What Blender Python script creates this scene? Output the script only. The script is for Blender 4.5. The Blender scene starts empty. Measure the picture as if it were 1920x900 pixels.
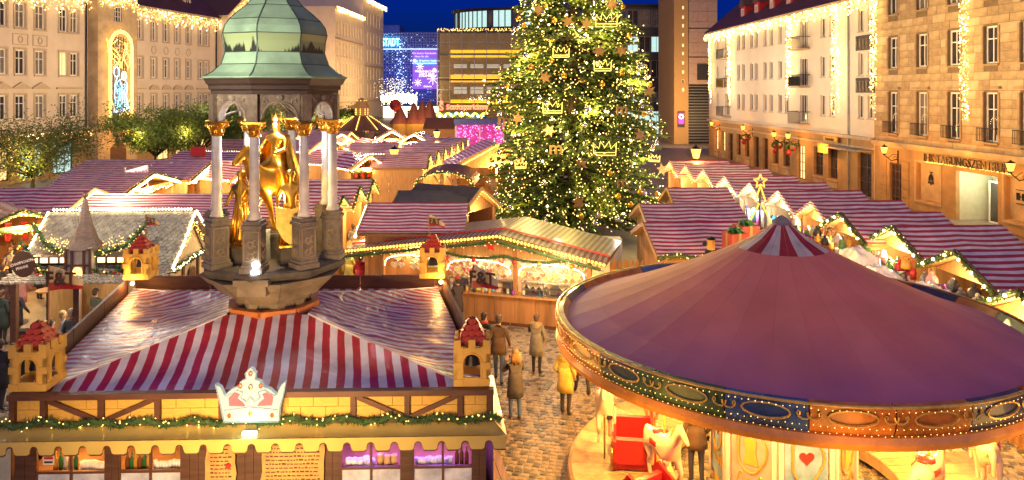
import bpy, bmesh, math, random
import numpy as np
from mathutils import Vector, Matrix, Euler, noise
rnd = random.Random(11)
sc = bpy.context.scene
COL = sc.collection
R = math.radians

# ---------------------------------------------------------------- camera, sky, exposure
HC, FP, CX, CY = 8.0, 1400.0, 960.0, 170.0        # eye height (m), focal length and principal point in photo pixels
cam = bpy.data.cameras.new("camera"); cam_o = bpy.data.objects.new("camera", cam); COL.objects.link(cam_o)
cam_o.location = (0, 0, HC); cam_o.rotation_euler = (R(90), 0, 0)
cam.sensor_width = 36; cam.lens = 36 * FP / 1920; cam.shift_y = -280 / 1920; cam.clip_end = 3000; cam.clip_start = .1
sc.camera = cam_o
sc.view_settings.view_transform = 'Standard'; sc.view_settings.look = 'None'
sc.view_settings.exposure = 0.9; sc.view_settings.gamma = 1
w = bpy.data.worlds.new("World"); sc.world = w; w.use_nodes = True
nt = w.node_tree; bg = nt.nodes['Background']
sky = nt.nodes.new('ShaderNodeTexSky'); sky.sky_type = 'NISHITA'; sky.sun_disc = False
sky.sun_elevation = R(1.0); sky.sun_rotation = R(172); sky.ozone_density = 8; sky.air_density = 1.0; sky.dust_density = .2
dk = nt.nodes.new('ShaderNodeMix'); dk.data_type = 'RGBA'; dk.blend_type = 'MULTIPLY'; dk.inputs[0].default_value = 1; dk.inputs[7].default_value = (.12, .32, 1.2, 1)   # the blue hour
nt.links.new(sky.outputs[0], dk.inputs[6]); nt.links.new(dk.outputs[2], bg.inputs[0]); bg.inputs[1].default_value = .15
sun = bpy.data.lights.new("sun", 'SUN'); sun.energy = .50; sun.angle = R(110); sun.color = (1, .74, .56)   # very soft warm fill, added to stand for the glow of the town
sun_o = bpy.data.objects.new("sun", sun); COL.objects.link(sun_o); sun_o.rotation_euler = (R(38), 0, R(8))
sc.cycles.sample_clamp_indirect = 4; sc.cycles.sample_clamp_direct = 0
sc.cycles.max_bounces = 5; sc.cycles.diffuse_bounces = 2; sc.cycles.glossy_bounces = 3; sc.cycles.transmission_bounces = 4
sc.cycles.use_denoising = True; sc.cycles.caustics_reflective = False; sc.cycles.caustics_refractive = False

# ---------------------------------------------------------------- pixel -> place
def P(px, py, d): return Vector(((px - CX) * d / FP, d, HC - (py - CY) * d / FP))
def PZ(px, py, z): return P(px, py, FP * (HC - z) / (py - CY))
def PX(px, d): return (px - CX) * d / FP
WARM = (1, .64, .27)
def lamp(loc, power, col=WARM, rad=.25, kind='POINT', aim=None, size=2, spread=None, spot=None, tint=True):
    if tint and kind != 'AREA' and col[0] > .99 and col[2] < .6: col = (1, col[1]*.84, col[2]*.58)
    l = bpy.data.lights.new("lamp_light", kind); l.energy = power; l.color = col
    o = bpy.data.objects.new("lamp_light", l); COL.objects.link(o); o.location = loc
    if kind in ('POINT', 'SPOT'): l.shadow_soft_size = rad
    if kind == 'AREA':
        l.size = size
        if spread: l.spread = R(spread)
    if kind == 'SPOT': l.spot_size = R(spot or 90); l.spot_blend = .6
    if aim is not None: o.rotation_euler = (Vector(aim) - Vector(loc)).to_track_quat('-Z', 'Y').to_euler()
    return o

# ---------------------------------------------------------------- mesh builder
class MB:
    def __init__(s): s.v = []; s.f = []; s.m = []
    def add(s, vs, fs, mi=0):
        n = len(s.v); s.v.extend([tuple(v) for v in vs]); s.f.extend([tuple(i + n for i in f) for f in fs]); s.m.extend([mi] * len(fs)); return s
    def quad(s, a, b, c, d, mi=0): return s.add([a, b, c, d], [(0, 1, 2, 3)], mi)
    def box(s, x0, x1, y0, y1, z0, z1, mi=0):
        return s.add([(x0,y0,z0),(x1,y0,z0),(x1,y1,z0),(x0,y1,z0),(x0,y0,z1),(x1,y0,z1),(x1,y1,z1),(x0,y1,z1)],
                     [(0,3,2,1),(4,5,6,7),(0,1,5,4),(1,2,6,5),(2,3,7,6),(3,0,4,7)], mi)
    def cbox(s, c, sx, sy, sz, mi=0, rot=None):
        M = Matrix.Translation(c) @ (Euler(rot).to_matrix().to_4x4() if rot else Matrix())
        n = len(s.v); s.box(-sx/2, sx/2, -sy/2, sy/2, -sz/2, sz/2, mi)
        for i in range(n, len(s.v)): s.v[i] = tuple(M @ Vector(s.v[i]))
        return s
    def bar(s, a, b, wd, h, mi=0, up=(0, 0, 1)):
        a, b = Vector(a), Vector(b); d = (b - a).normalized(); u = Vector(up)
        x = d.cross(u)
        if x.length < 1e-4: x = d.cross(Vector((1, 0, 0)))
        x.normalize(); z = x.cross(d); x *= wd / 2; z *= h / 2
        return s.add([a-x-z, a+x-z, a+x+z, a-x+z, b-x-z, b+x-z, b+x+z, b-x+z],
                     [(0,1,2,3),(7,6,5,4),(0,4,5,1),(1,5,6,2),(2,6,7,3),(3,7,4,0)], mi)
    def tube(s, pts, r, n=6, mi=0, cap=True):
        pts = [Vector(p) for p in pts]; k = len(pts)
        rs = r if isinstance(r, (list, tuple)) else [r] * k
        base = len(s.v); px = None
        for i, p in enumerate(pts):
            d = (pts[min(i + 1, k - 1)] - pts[max(i - 1, 0)])
            d = d.normalized() if d.length > 1e-6 else Vector((0, 0, 1))
            if px is None: x = d.orthogonal().normalized()
            else:
                x = px - d * px.dot(d); x = x.normalized() if x.length > 1e-5 else d.orthogonal().normalized()
            px = x; y = d.cross(x)
            for j in range(n):
                a = 2 * math.pi * j / n; s.v.append(tuple(p + (x * math.cos(a) + y * math.sin(a)) * rs[i]))
        for i in range(k - 1):
            for j in range(n):
                s.f.append((base + i*n + j, base + i*n + (j+1) % n, base + (i+1)*n + (j+1) % n, base + (i+1)*n + j)); s.m.append(mi)
        if cap:
            s.f.append(tuple(base + j for j in reversed(range(n)))); s.m.append(mi)
            s.f.append(tuple(base + (k-1)*n + j for j in range(n))); s.m.append(mi)
        return s
    def lathe(s, prof, n=12, c=(0, 0, 0), mi=0, a0=0., cap=True):
        base = len(s.v); k = len(prof)
        for r_, z in prof:
            for j in range(n):
                a = a0 + 2 * math.pi * j / n; s.v.append((c[0] + r_ * math.cos(a), c[1] + r_ * math.sin(a), c[2] + z))
        for i in range(k - 1):
            for j in range(n):
                s.f.append((base+i*n+j, base+i*n+(j+1) % n, base+(i+1)*n+(j+1) % n, base+(i+1)*n+j)); s.m.append(mi)
        if cap:
            s.f.append(tuple(base + j for j in reversed(range(n)))); s.m.append(mi)
            s.f.append(tuple(base + (k-1)*n + j for j in range(n))); s.m.append(mi)
        return s
    def octa(s, c, r, mi=0):
        x, y, z = c
        return s.add([(x+r,y,z),(x-r,y,z),(x,y+r,z),(x,y-r,z),(x,y,z+r),(x,y,z-r)],
                     [(0,2,4),(2,1,4),(1,3,4),(3,0,4),(2,0,5),(1,2,5),(3,1,5),(0,3,5)], mi)
    def ball(s, c, r, mi=0, n=10, m=6, sq=(1, 1, 1)):
        prof = [(max(1e-3, r * math.sin(math.pi * i / m)), -r * math.cos(math.pi * i / m)) for i in range(m + 1)]
        k = len(s.v); s.lathe(prof, n, (0, 0, 0), mi, cap=False)
        for i in range(k, len(s.v)):
            v = s.v[i]; s.v[i] = (c[0] + v[0]*sq[0], c[1] + v[1]*sq[1], c[2] + v[2]*sq[2])
        return s
    def prism(s, poly, y0, y1, mi=0, fn=None):       # polygon in the x-z plane pushed from y0 to y1
        n = len(poly); vs = [(x, y0, z) for x, z in poly] + [(x, y1, z) for x, z in poly]
        if fn: vs = [fn(*v) for v in vs]
        a = sum(poly[i][0]*poly[(i+1) % n][1] - poly[(i+1) % n][0]*poly[i][1] for i in range(n))
        fr = tuple(range(n)); bk = tuple(range(2*n - 1, n - 1, -1))
        sd = [(i, n+i, n+(i+1) % n, (i+1) % n) for i in range(n)]
        if a < 0: fr, bk, sd = fr[::-1], bk[::-1], [q[::-1] for q in sd]
        return s.add(vs, [fr, bk] + sd, mi)
    def xf(s, M, start=0):
        for i in range(start, len(s.v)): s.v[i] = tuple(M @ Vector(s.v[i]))
        return s
    def mesh(s, name, mats, smooth=False):
        me = bpy.data.meshes.new(name); me.from_pydata(s.v, [], s.f)
        for m in (mats if isinstance(mats, (list, tuple)) else [mats]): me.materials.append(m)
        if len(me.materials) > 1: me.polygons.foreach_set('material_index', s.m)
        if smooth: me.polygons.foreach_set('use_smooth', [True] * len(s.f))
        me.update(); return me
    def build(s, name, mats, parent=None, smooth=False, kind=None):
        return link(name, s.mesh(name, mats, smooth), parent, kind)

def link(name, me, parent=None, kind=None, loc=None, rz=None):
    o = bpy.data.objects.new(name, me); COL.objects.link(o)
    if parent is not None: o.parent = parent
    if kind: o['kind'] = kind
    if loc is not None: o.location = loc
    if rz is not None: o.rotation_euler = (0, 0, rz)
    return o
def tag(o, label=None, cat=None, group=None):
    if label: o['label'] = label
    if cat: o['category'] = cat
    if group: o['group'] = group
    return o
def thing(name, label, cat, loc=(0, 0, 0), rz=0., group=None):
    o = bpy.data.objects.new(name, None); COL.objects.link(o); o.empty_display_size = .2
    o.location = loc; o.rotation_euler = (0, 0, rz); return tag(o, label, cat, group)
KIDS = {}
def copy_tree(o, parent=None):
    c = o.copy(); COL.objects.link(c)
    if parent is not None: c.parent = parent
    for ch in o.children: copy_tree(ch, c)
    return c
def dup(o, loc, rz=0., label=None, scale=None):
    c = copy_tree(o); c.location = loc; c.rotation_euler = (0, 0, rz)
    if label: c['label'] = label
    if scale: c.scale = (scale,) * 3
    return c

# ---------------------------------------------------------------- materials
MC = {}
def base_mat(name):
    m = bpy.data.materials.new(name); m.use_nodes = True; n = m.node_tree
    return m, n, n.nodes['Principled BSDF']
def nd(n, t, **k):
    x = n.nodes.new(t)
    for a, b in k.items():
        if a in x.inputs: x.inputs[a].default_value = b
        else: setattr(x, a, b)
    return x
def mat(name, col, rough=.6, metal=0., var=.25, scale=3., bump=0., bscale=30., stretch=None, spec=.5, coat=0., em=None, es=0., rvar=0.):
    m, n, b = base_mat(name)
    b.inputs['Roughness'].default_value = rough; b.inputs['Metallic'].default_value = metal
    b.inputs['Specular IOR Level'].default_value = spec; b.inputs['Coat Weight'].default_value = coat
    tc = nd(n, 'ShaderNodeTexCoord'); src = tc.outputs['Object']
    if stretch:
        mp = nd(n, 'ShaderNodeMapping'); mp.inputs['Scale'].default_value = stretch; n.links.new(src, mp.inputs[0]); src = mp.outputs[0]
    ns = nd(n, 'ShaderNodeTexNoise', Scale=scale, Detail=6., Roughness=.62); n.links.new(src, ns.inputs['Vector'])
    mr = nd(n, 'ShaderNodeMapRange'); n.links.new(ns.outputs[0], mr.inputs[0])
    mr.inputs[1].default_value = .3; mr.inputs[2].default_value = .7; mr.inputs[3].default_value = 1 - var; mr.inputs[4].default_value = 1 + var * .7
    mx = nd(n, 'ShaderNodeMix', data_type='RGBA', blend_type='MULTIPLY'); mx.inputs[0].default_value = 1
    mx.inputs[6].default_value = (*col, 1); n.links.new(mr.outputs[0], mx.inputs[7]); n.links.new(mx.outputs[2], b.inputs['Base Color'])
    if rvar:
        r2 = nd(n, 'ShaderNodeMapRange'); n.links.new(ns.outputs[0], r2.inputs[0]); r2.inputs[1].default_value = .3; r2.inputs[2].default_value = .7
        r2.inputs[3].default_value = max(.02, rough - rvar); r2.inputs[4].default_value = min(1, rough + rvar); n.links.new(r2.outputs[0], b.inputs['Roughness'])
    if bump:
        n2 = nd(n, 'ShaderNodeTexNoise', Scale=bscale, Detail=4.); n.links.new(src, n2.inputs['Vector'])
        bp = nd(n, 'ShaderNodeBump', Strength=bump, Distance=.03); n.links.new(n2.outputs[0], bp.inputs['Height']); n.links.new(bp.outputs[0], b.inputs['Normal'])
    if em: b.inputs['Emission Color'].default_value = (*em, 1); b.inputs['Emission Strength'].default_value = es
    return m
def emit(name, col, s, sample=False):
    m, n, b = base_mat(name); b.inputs['Base Color'].default_value = (*[c * .5 for c in col], 1)
    b.inputs['Emission Color'].default_value = (*col, 1); b.inputs['Emission Strength'].default_value = s
    if not sample: m.cycles.emission_sampling = 'NONE'
    return m
def stripe(name, c1, c2, axis, width, rough=.3, bump=.35, bscale=3., off=0., coat=.3, duty=.5, wob=.03):
    m, n, b = base_mat(name)
    tc = nd(n, 'ShaderNodeTexCoord'); sp = nd(n, 'ShaderNodeSeparateXYZ')
    nw = nd(n, 'ShaderNodeTexNoise', Scale=1.3, Detail=2.); n.links.new(tc.outputs['Object'], nw.inputs['Vector'])
    n.links.new(tc.outputs['Object'], sp.inputs[0])
    wa = nd(n, 'ShaderNodeMath', operation='MULTIPLY'); n.links.new(nw.outputs[0], wa.inputs[0]); wa.inputs[1].default_value = wob * 2
    ad = nd(n, 'ShaderNodeMath', operation='ADD'); n.links.new(sp.outputs['XYZ'.index(axis)], ad.inputs[0]); n.links.new(wa.outputs[0], ad.inputs[1])
    a2 = nd(n, 'ShaderNodeMath', operation='ADD'); n.links.new(ad.outputs[0], a2.inputs[0]); a2.inputs[1].default_value = off + 100 * width
    dv = nd(n, 'ShaderNodeMath', operation='DIVIDE'); n.links.new(a2.outputs[0], dv.inputs[0]); dv.inputs[1].default_value = width
    fr = nd(n, 'ShaderNodeMath', operation='FRACT'); n.links.new(dv.outputs[0], fr.inputs[0])
    gt = nd(n, 'ShaderNodeMath', operation='GREATER_THAN'); n.links.new(fr.outputs[0], gt.inputs[0]); gt.inputs[1].default_value = duty
    mx = nd(n, 'ShaderNodeMix', data_type='RGBA'); n.links.new(gt.outputs[0], mx.inputs[0]); mx.inputs[6].default_value = (*c1, 1); mx.inputs[7].default_value = (*c2, 1)
    ns = nd(n, 'ShaderNodeTexNoise', Scale=2.2, Detail=6.); n.links.new(tc.outputs['Object'], ns.inputs['Vector'])
    mr = nd(n, 'ShaderNodeMapRange'); n.links.new(ns.outputs[0], mr.inputs[0]); mr.inputs[1].default_value = .3; mr.inputs[2].default_value = .7; mr.inputs[3].default_value = .7; mr.inputs[4].default_value = 1.08
    m2 = nd(n, 'ShaderNodeMix', data_type='RGBA', blend_type='MULTIPLY'); m2.inputs[0].default_value = 1; n.links.new(mx.outputs[2], m2.inputs[6]); n.links.new(mr.outputs[0], m2.inputs[7])
    n.links.new(m2.outputs[2], b.inputs['Base Color'])
    b.inputs['Roughness'].default_value = rough; b.inputs['Coat Weight'].default_value = coat; b.inputs['Coat Roughness'].default_value = .15
    if bump:
        mp = nd(n, 'ShaderNodeMapping'); mp.inputs['Scale'].default_value = (1, 1, 2); mp.inputs['Rotation'].default_value = (0, 0, .7); n.links.new(tc.outputs['Object'], mp.inputs[0])
        n2 = nd(n, 'ShaderNodeTexNoise', Scale=bscale, Detail=5., Distortion=1.2); n.links.new(mp.outputs[0], n2.inputs['Vector'])
        bp = nd(n, 'ShaderNodeBump', Strength=bump, Distance=.12); n.links.new(n2.outputs[0], bp.inputs['Height']); n.links.new(bp.outputs[0], b.inputs['Normal'])
        n.links.new(bp.outputs[0], b.inputs['Coat Normal'])
    return m

RED, WHT = (.42, .025, .045), (.72, .66, .68)
M = dict(
    plaster=mat('plaster', (.72, .60, .44), .85, var=.1, scale=.5, bump=.1, bscale=60),
    plaster_white=mat('plaster_white', (.76, .66, .50), .85, var=.1, scale=.5, bump=.1),
    trim=mat('trim', (.55, .42, .27), .8, var=.15), sandstone=mat('sandstone', (.50, .345, .175), .85, var=.32, scale=1.3, bump=.25, bscale=25),
    sandstone_pale=mat('sandstone_pale', (.55, .40, .22), .85, var=.3, scale=1.0, bump=.25, bscale=25),
    sandstone_warm=mat('sandstone_warm', (.43, .29, .15), .85, var=.3, scale=2.1, bump=.25, bscale=25),
    joint=mat('joint', (.22, .15, .08), .9), base_stone=mat('base_stone', (.44, .27, .11), .8, var=.22, scale=1.6, bump=.15),
    frame_white=mat('frame_white', (.85, .80, .72), .5, var=.06), pane=mat('pane', (.05, .045, .045), .06, var=.5, scale=.8, spec=.7),
    curtain=mat('curtain', (.17, .14, .11), .35, var=.5, scale=1.5, coat=.6),
    pane_lit=mat('pane_lit', (.3, .2, .1), .2, em=(1, .62, .22), es=.9, var=.5), pane_cool=mat('pane_cool', (.2, .3, .3), .2, em=(.55, .85, .8), es=.55, var=.6, scale=2),
    roof_tile=mat('roof_tile', (.10, .038, .035), .6, var=.35, scale=.8, stretch=(1, 1, 14), bump=.4, bscale=14),
    slate=mat('slate', (.06, .055, .06), .5, var=.4), metal_dark=mat('metal_dark', (.03, .03, .032), .4, .6), metal_grey=mat('metal_grey', (.32, .33, .34), .4, .7),
    wood=mat('wood', (.36, .18, .07), .55, var=.4, scale=3, stretch=(1, 1, .12), bump=.15), wood_pale=mat('wood_pale', (.46, .26, .105), .55, var=.35, scale=3, stretch=(6, 6, .6), bump=.12),
    wood_dark=mat('wood_dark', (.10, .045, .026), .5, var=.4, scale=5, stretch=(.4, 4, 4), bump=.2), wood_brown=mat('wood_brown', (.125, .05, .027), .5, var=.35, scale=4, stretch=(.5, 3, 3), bump=.15),
    plank=mat('plank', (.24, .13, .075), .55, var=.4, scale=4, stretch=(4, .4, 4), bump=.2),
    cobble=mat('cobble', (.31, .25, .17), .42, var=.45, scale=5, bump=.4, bscale=40, rvar=.15), cobble_dark=mat('cobble_dark', (.11, .10, .09), .36, var=.4, scale=6, bump=.4, bscale=40, rvar=.15),
    earth=mat('earth', (.05, .04, .03), .75, var=.4, scale=8), paving=mat('paving', (.21, .175, .135), .55, var=.3, scale=1.2, bump=.2),
    gold=mat('gold', (.88, .50, .07), .29, 1., var=.2, scale=6, bump=.25, bscale=9), gold_paint=mat('gold_paint', (.80, .52, .12), .35, .4, var=.3, scale=8),
    copper=mat('copper', (.24, .36, .24), .5, .1, var=.3, scale=1.8, bump=.12, rvar=.12), copper_seam=mat('copper_seam', (.05, .075, .055), .5, .3),
    stone_dark=mat('stone_dark', (.09, .08, .07), .7, var=.5, scale=3.5, bump=.4), stone_mon=mat('stone_mon', (.27, .215, .15), .75, var=.45, scale=2.4, bump=.45, bscale=14),
    stone_col=mat('stone_col', (.70, .65, .58), .55, var=.25, scale=4, bump=.12), wood_cornice=mat('wood_cornice', (.05, .026, .017), .6, var=.4, scale=4, stretch=(.6, .6, 4)),
    needle=mat('needle', (.085, .14, .03), .6, var=.5, scale=2), needle2=mat('needle2', (.15, .19, .04), .6, var=.4, scale=2), garland=mat('garland', (.05, .11, .03), .6, var=.5, scale=9),
    bark=mat('bark', (.09, .06, .04), .85, var=.4, scale=6, bump=.4), leaf=mat('leaf', (.08, .15, .02), .55, var=.5, scale=2), leaf2=mat('leaf2', (.12, .17, .03), .55, var=.5, scale=2),
    bulb=emit('bulb', (1, .60, .14), 2.2), bulb_hot=emit('bulb_hot', (1, .76, .34), 9), bulb_soft=emit('bulb_soft', (1, .55, .10), 2.4), bulb_white=emit('bulb_white', (.9, .97, 1), 5), bulb_blue=emit('bulb_blue', (.25, .6, 1), 4),
    bulb_tree=emit('bulb_tree', (1, .70, .16), 2.2),
    lantern_glass=emit('lantern_glass', (1, .48, .07), 1.5), shop_glow=emit('shop_glow', (1, .75, .4), 2.2), shop_cool=emit('shop_cool', (.8, .95, .9), 2.0),
    red=mat('red', (.50, .03, .03), .45, var=.15), white=mat('white', (.78, .74, .70), .5, var=.06), black=mat('black', (.02, .02, .02), .5), cream=mat('cream', (.74, .44, .085), .6, var=.14, scale=4),
    stripe_y=stripe('stripe_y', RED, WHT, 'Y', .30, .45, .15), stripe_x=stripe('stripe_x', RED, WHT, 'X', .30, .35, .2),
)
def cm(name, col, **k):
    key = 'c_' + name
    if key not in MC: MC[key] = mat(name, col, **k)
    return MC[key]

FONT = {}
def text_mb(txt, size, depth=.02, bold=False):      # lettering as a mesh in the x-z plane, centred, facing -y
    cu = bpy.data.curves.new('lettering', 'FONT'); cu.body = txt; cu.size = size; cu.extrude = depth / 2; cu.align_x = 'CENTER'; cu.align_y = 'CENTER'; cu.resolution_u = 2
    if bold: cu.offset = size * .018
    o = bpy.data.objects.new('lettering', cu); COL.objects.link(o)
    dg = bpy.context.evaluated_depsgraph_get(); me = bpy.data.meshes.new_from_object(o.evaluated_get(dg))
    mb = MB(); mb.add([(v.co.x, -v.co.z, v.co.y) for v in me.vertices], [tuple(p.vertices) for p in me.polygons])
    bpy.data.objects.remove(o); bpy.data.curves.remove(cu); bpy.data.meshes.remove(me)
    return mb
# ================================================================ THE SETTING
g = MB(); g.quad((-400, -60, -.02), (400, -60, -.02), (400, 700, -.02), (-400, 700, -.02)); g.build('ground', M['earth'], kind='structure')
g = MB(); g.quad((-60, -6, -.012), (60, -6, -.012), (60, 240, -.012), (-60, 240, -.012)); sq = g.build('square_paving', M['paving'], kind='structure')
# side pavement in front of the right-hand houses
g = MB(); g.box(21.5, 32, 25, 92, -.02, .13); pav = g.build('pavement', M['paving'], kind='structure')
# cobbles: in running rows, laid a little unevenly
def cob_mesh(seed):
    r = random.Random(seed); b = .5
    bt = [(-b, -b), (b, -b), (b, b), (-b, b)]
    vs = [(x, y, -.9) for x, y in bt] + [(x * .99 + r.uniform(-.03, .03), y * .99 + r.uniform(-.03, .03), -.12) for x, y in bt] + [(x * .72 + r.uniform(-.05, .05), y * .72 + r.uniform(-.05, .05), r.uniform(.0, .12)) for x, y in bt]
    fs = [(8, 9, 10, 11)] + [(i, (i+1) % 4, 4 + (i+1) % 4, 4 + i) for i in range(4)] + [(4+i, 4+(i+1) % 4, 8+(i+1) % 4, 8+i) for i in range(4)]
    return vs, fs
CV = [cob_mesh(i) for i in range(6)]
cme = []
for vs, fs in CV:
    mb = MB(); mb.add(vs, fs); cme.append(mb.mesh('cobble', M['cobble']))
cme2 = []
for vs, fs in CV[:3]:
    mb = MB(); mb.add(vs, fs); cme2.append(mb.mesh('cobble', M['cobble_dark']))
spots = []
ang = R(-14); ca, sa = math.cos(ang), math.sin(ang)
i = 0; v = -14.
while v < 17:
    u = -14 + (i % 2) * .08
    while u < 17:
        wd = rnd.uniform(.135, .175); X = u * ca - v * sa; Y = 20 + u * sa + v * ca
        px = CX + FP * X / Y if Y > 2 else 0
        inA = 11 < Y < 30 and 870 < px < 1330 and not (Y < 18 and px < 900)
        inB = 17 < Y < 33 and -140 < px < 250
        inC = 12.5 < Y < 20 and 1600 < px < 2000
        if inA or inB or inC: spots.append((Y, X, u, wd, 0 if inA and px < 1100 and 13 < Y < 21 else 1))
        u += wd + .014
    v += .150; i += 1
spots.sort(key=lambda s: (s[4], s[0]))
big = MB()
for k, (Y, X, u, wd, q) in enumerate(spots):
    rz = ang + rnd.uniform(-.06, .06); z = rnd.uniform(-.004, .006)
    if k < 300:
        o = link('cobble', (cme if rnd.random() < .7 else cme2)[k % (6 if 0 else 3)], sq); o.location = (X, Y, z); o.rotation_euler = (rnd.uniform(-.05, .05), rnd.uniform(-.05, .05), rz); o.scale = (wd - .008, .139, .06)
    else:
        n0 = len(big.v); vs, fs = CV[k % 6]; c, s_ = math.cos(rz), math.sin(rz)
        big.add([(X + c*x*(wd-.008) - s_*y*.139, Y + s_*x*(wd-.008) + c*y*.139, z + .06*zz) for x, y, zz in vs], fs, 0 if rnd.random() < .7 else 1)
big.build('cobbles', [M['cobble'], M['cobble_dark']], sq, kind='stuff')

# ---------------------------------------------------------------- facades
def wall_grid(mb, L0, L1, Z0, Z1, ops, depth=.25, mi=0, y=0.):
    us = sorted({L0, L1, *[o[0] for o in ops], *[o[1] for o in ops]}); zs = sorted({Z0, Z1, *[o[2] for o in ops], *[o[3] for o in ops]})
    us = [u for u in us if L0 <= u <= L1]; zs = [z for z in zs if Z0 <= z <= Z1]
    for a, b in zip(us, us[1:]):
        for c, d in zip(zs, zs[1:]):
            m_, n_ = (a + b) / 2, (c + d) / 2
            if any(o[0] < m_ < o[1] and o[2] < n_ < o[3] for o in ops): continue
            mb.quad((a, y, c), (b, y, c), (b, y, d), (a, y, d), mi)
    for a, b, c, d in [o[:4] for o in ops]:
        e = y + depth
        mb.quad((a, y, c), (a, y, d), (a, e, d), (a, e, c), mi); mb.quad((b, y, d), (b, y, c), (b, e, c), (b, e, d), mi)
        mb.quad((a, y, d), (b, y, d), (b, e, d), (a, e, d), mi); mb.quad((b, y, c), (a, y, c), (a, e, c), (b, e, c), mi)
    return mb
WCACHE = {}
def window(parent, u, z, wd, h, pane='pane', bars=(1, 2), depth=.2, fr=.09, frame='frame_white', name='window', y=0):
    wd, h = round(wd, 2), round(h, 2); key = (wd, h, bars, fr, frame)
    if key not in WCACHE:
        b = MB(); b.box(0, fr, -.03, .04, 0, h); b.box(wd-fr, wd, -.03, .04, 0, h); b.box(fr, wd-fr, -.03, .04, 0, fr); b.box(fr, wd-fr, -.03, .04, h-fr, h)
        nx, nz = bars; t = fr * .75
        for i in range(1, nx + 1):
            x = wd * i / (nx + 1); b.box(x-t/2, x+t/2, -.028, .035, fr, h-fr)
        for i in range(1, nz + 1):
            zz = h * (.66 if nz == 1 else i / (nz + 1)); b.box(fr, wd-fr, -.025, .03, zz-t*.4, zz+t*.4)
        p = MB(); p.quad((fr, .02, fr), (wd-fr, .02, fr), (wd-fr, .02, h-fr), (fr, .02, h-fr))
        WCACHE[key] = (b.mesh(name, M[frame]), p)
    me, p = WCACHE[key]; pk = key + (pane,)
    if pk not in WCACHE: WCACHE[pk] = p.mesh('pane', M[pane])
    o = link(name, me, parent); o.location = (u - wd / 2, y + depth, z); link('pane', WCACHE[pk], o); return o
def bulbs(mb, n, fn, r0=.03, r1=.05, mi=0):
    for _ in range(n):
        p = fn(); mb.octa(p, rnd.uniform(r0, r1), mi)
def fringe(parent, u0, u1, z, dens=26, drop=.9, y=-.35, r=(.045, .075)):
    b = MB(); n = int(abs(u1 - u0) * dens)
    for _ in range(n):
        u = rnd.uniform(u0, u1); dr = drop * (.45 + .55 * abs(math.sin(u * 2.1))) ; zz = z - dr * rnd.random() ** 1.3
        b.octa((u, y + rnd.uniform(-.08, .08), zz), rnd.uniform(*r), 0 if rnd.random() < .8 else 1)
    return b.build('icicle_lights', [M['bulb'], M['bulb_hot']], parent, kind='stuff')
def drop_curtain(parent, u, wd, z0, z1, n=230, y=-.4, r=(.04, .065)):
    b = MB(); k = 7; ends = [z0 + rnd.random() * (z1 - z0) * .28 for _ in range(k)]
    for _ in range(n):
        i = rnd.randrange(k); b.octa((u + wd * ((i + .5) / k - .5) + rnd.uniform(-.03, .03), y + rnd.uniform(-.05, .05), rnd.uniform(ends[i], z1)), rnd.uniform(*r), 0 if rnd.random() < .75 else 1)
    return b.build('light_curtain', [M['bulb'], M['bulb_hot']], parent, kind='stuff')
class Fac:                                            # a facade line: photo column -> distance along the wall, row -> height
    def __init__(s, a, d0, d1, toward):               # X = a[0] + a[1]*d
        s.a = a; p0, p1 = (Vector((a[0] + a[1]*d, d, 0)) for d in (d0, d1))
        s.o = p1 if toward else p0; e = p0 if toward else p1
        s.dir = (e - s.o).normalized(); s.L = (e - s.o).length; s.rz = math.atan2(s.dir.y, s.dir.x)
    def d(s, px): return s.a[0] / ((px - CX) / FP - s.a[1])
    def u(s, px):
        d = s.d(px); return (Vector((s.a[0] + s.a[1]*d, d, 0)) - s.o).dot(s.dir)
    def z(s, px, py): return HC - (py - CY) * s.d(px) / FP
def shell(mb, L, D, Z, mi=0, y0=0., roof=None):       # the other walls
    mb.quad((0, D, 0), (0, y0, 0), (0, y0, Z), (0, D, Z), mi); mb.quad((L, y0, 0), (L, D, 0), (L, D, Z), (L, y0, Z), mi); mb.quad((L, D, 0), (0, D, 0), (0, D, Z), (L, D, Z), mi)
    return mb
def gable_roof(name, parent, L, D, z, rise, over=.6, m='roof_tile', hip=0.):
    b = MB(); o = over; zz = z - .05
    a = [(-.2, -o, zz), (L+.2, -o, zz), (L+.2, D+o, zz), (-.2, D+o, zz)]; r1, r2 = (hip, D/2, z+rise), (L-hip, D/2, z+rise)
    b.add(a + [r1, r2], [(0, 1, 5, 4), (2, 3, 4, 5), (1, 2, 5), (3, 0, 4), (0, 3, 2, 1)]); return b.build(name, M[m], parent)

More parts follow.
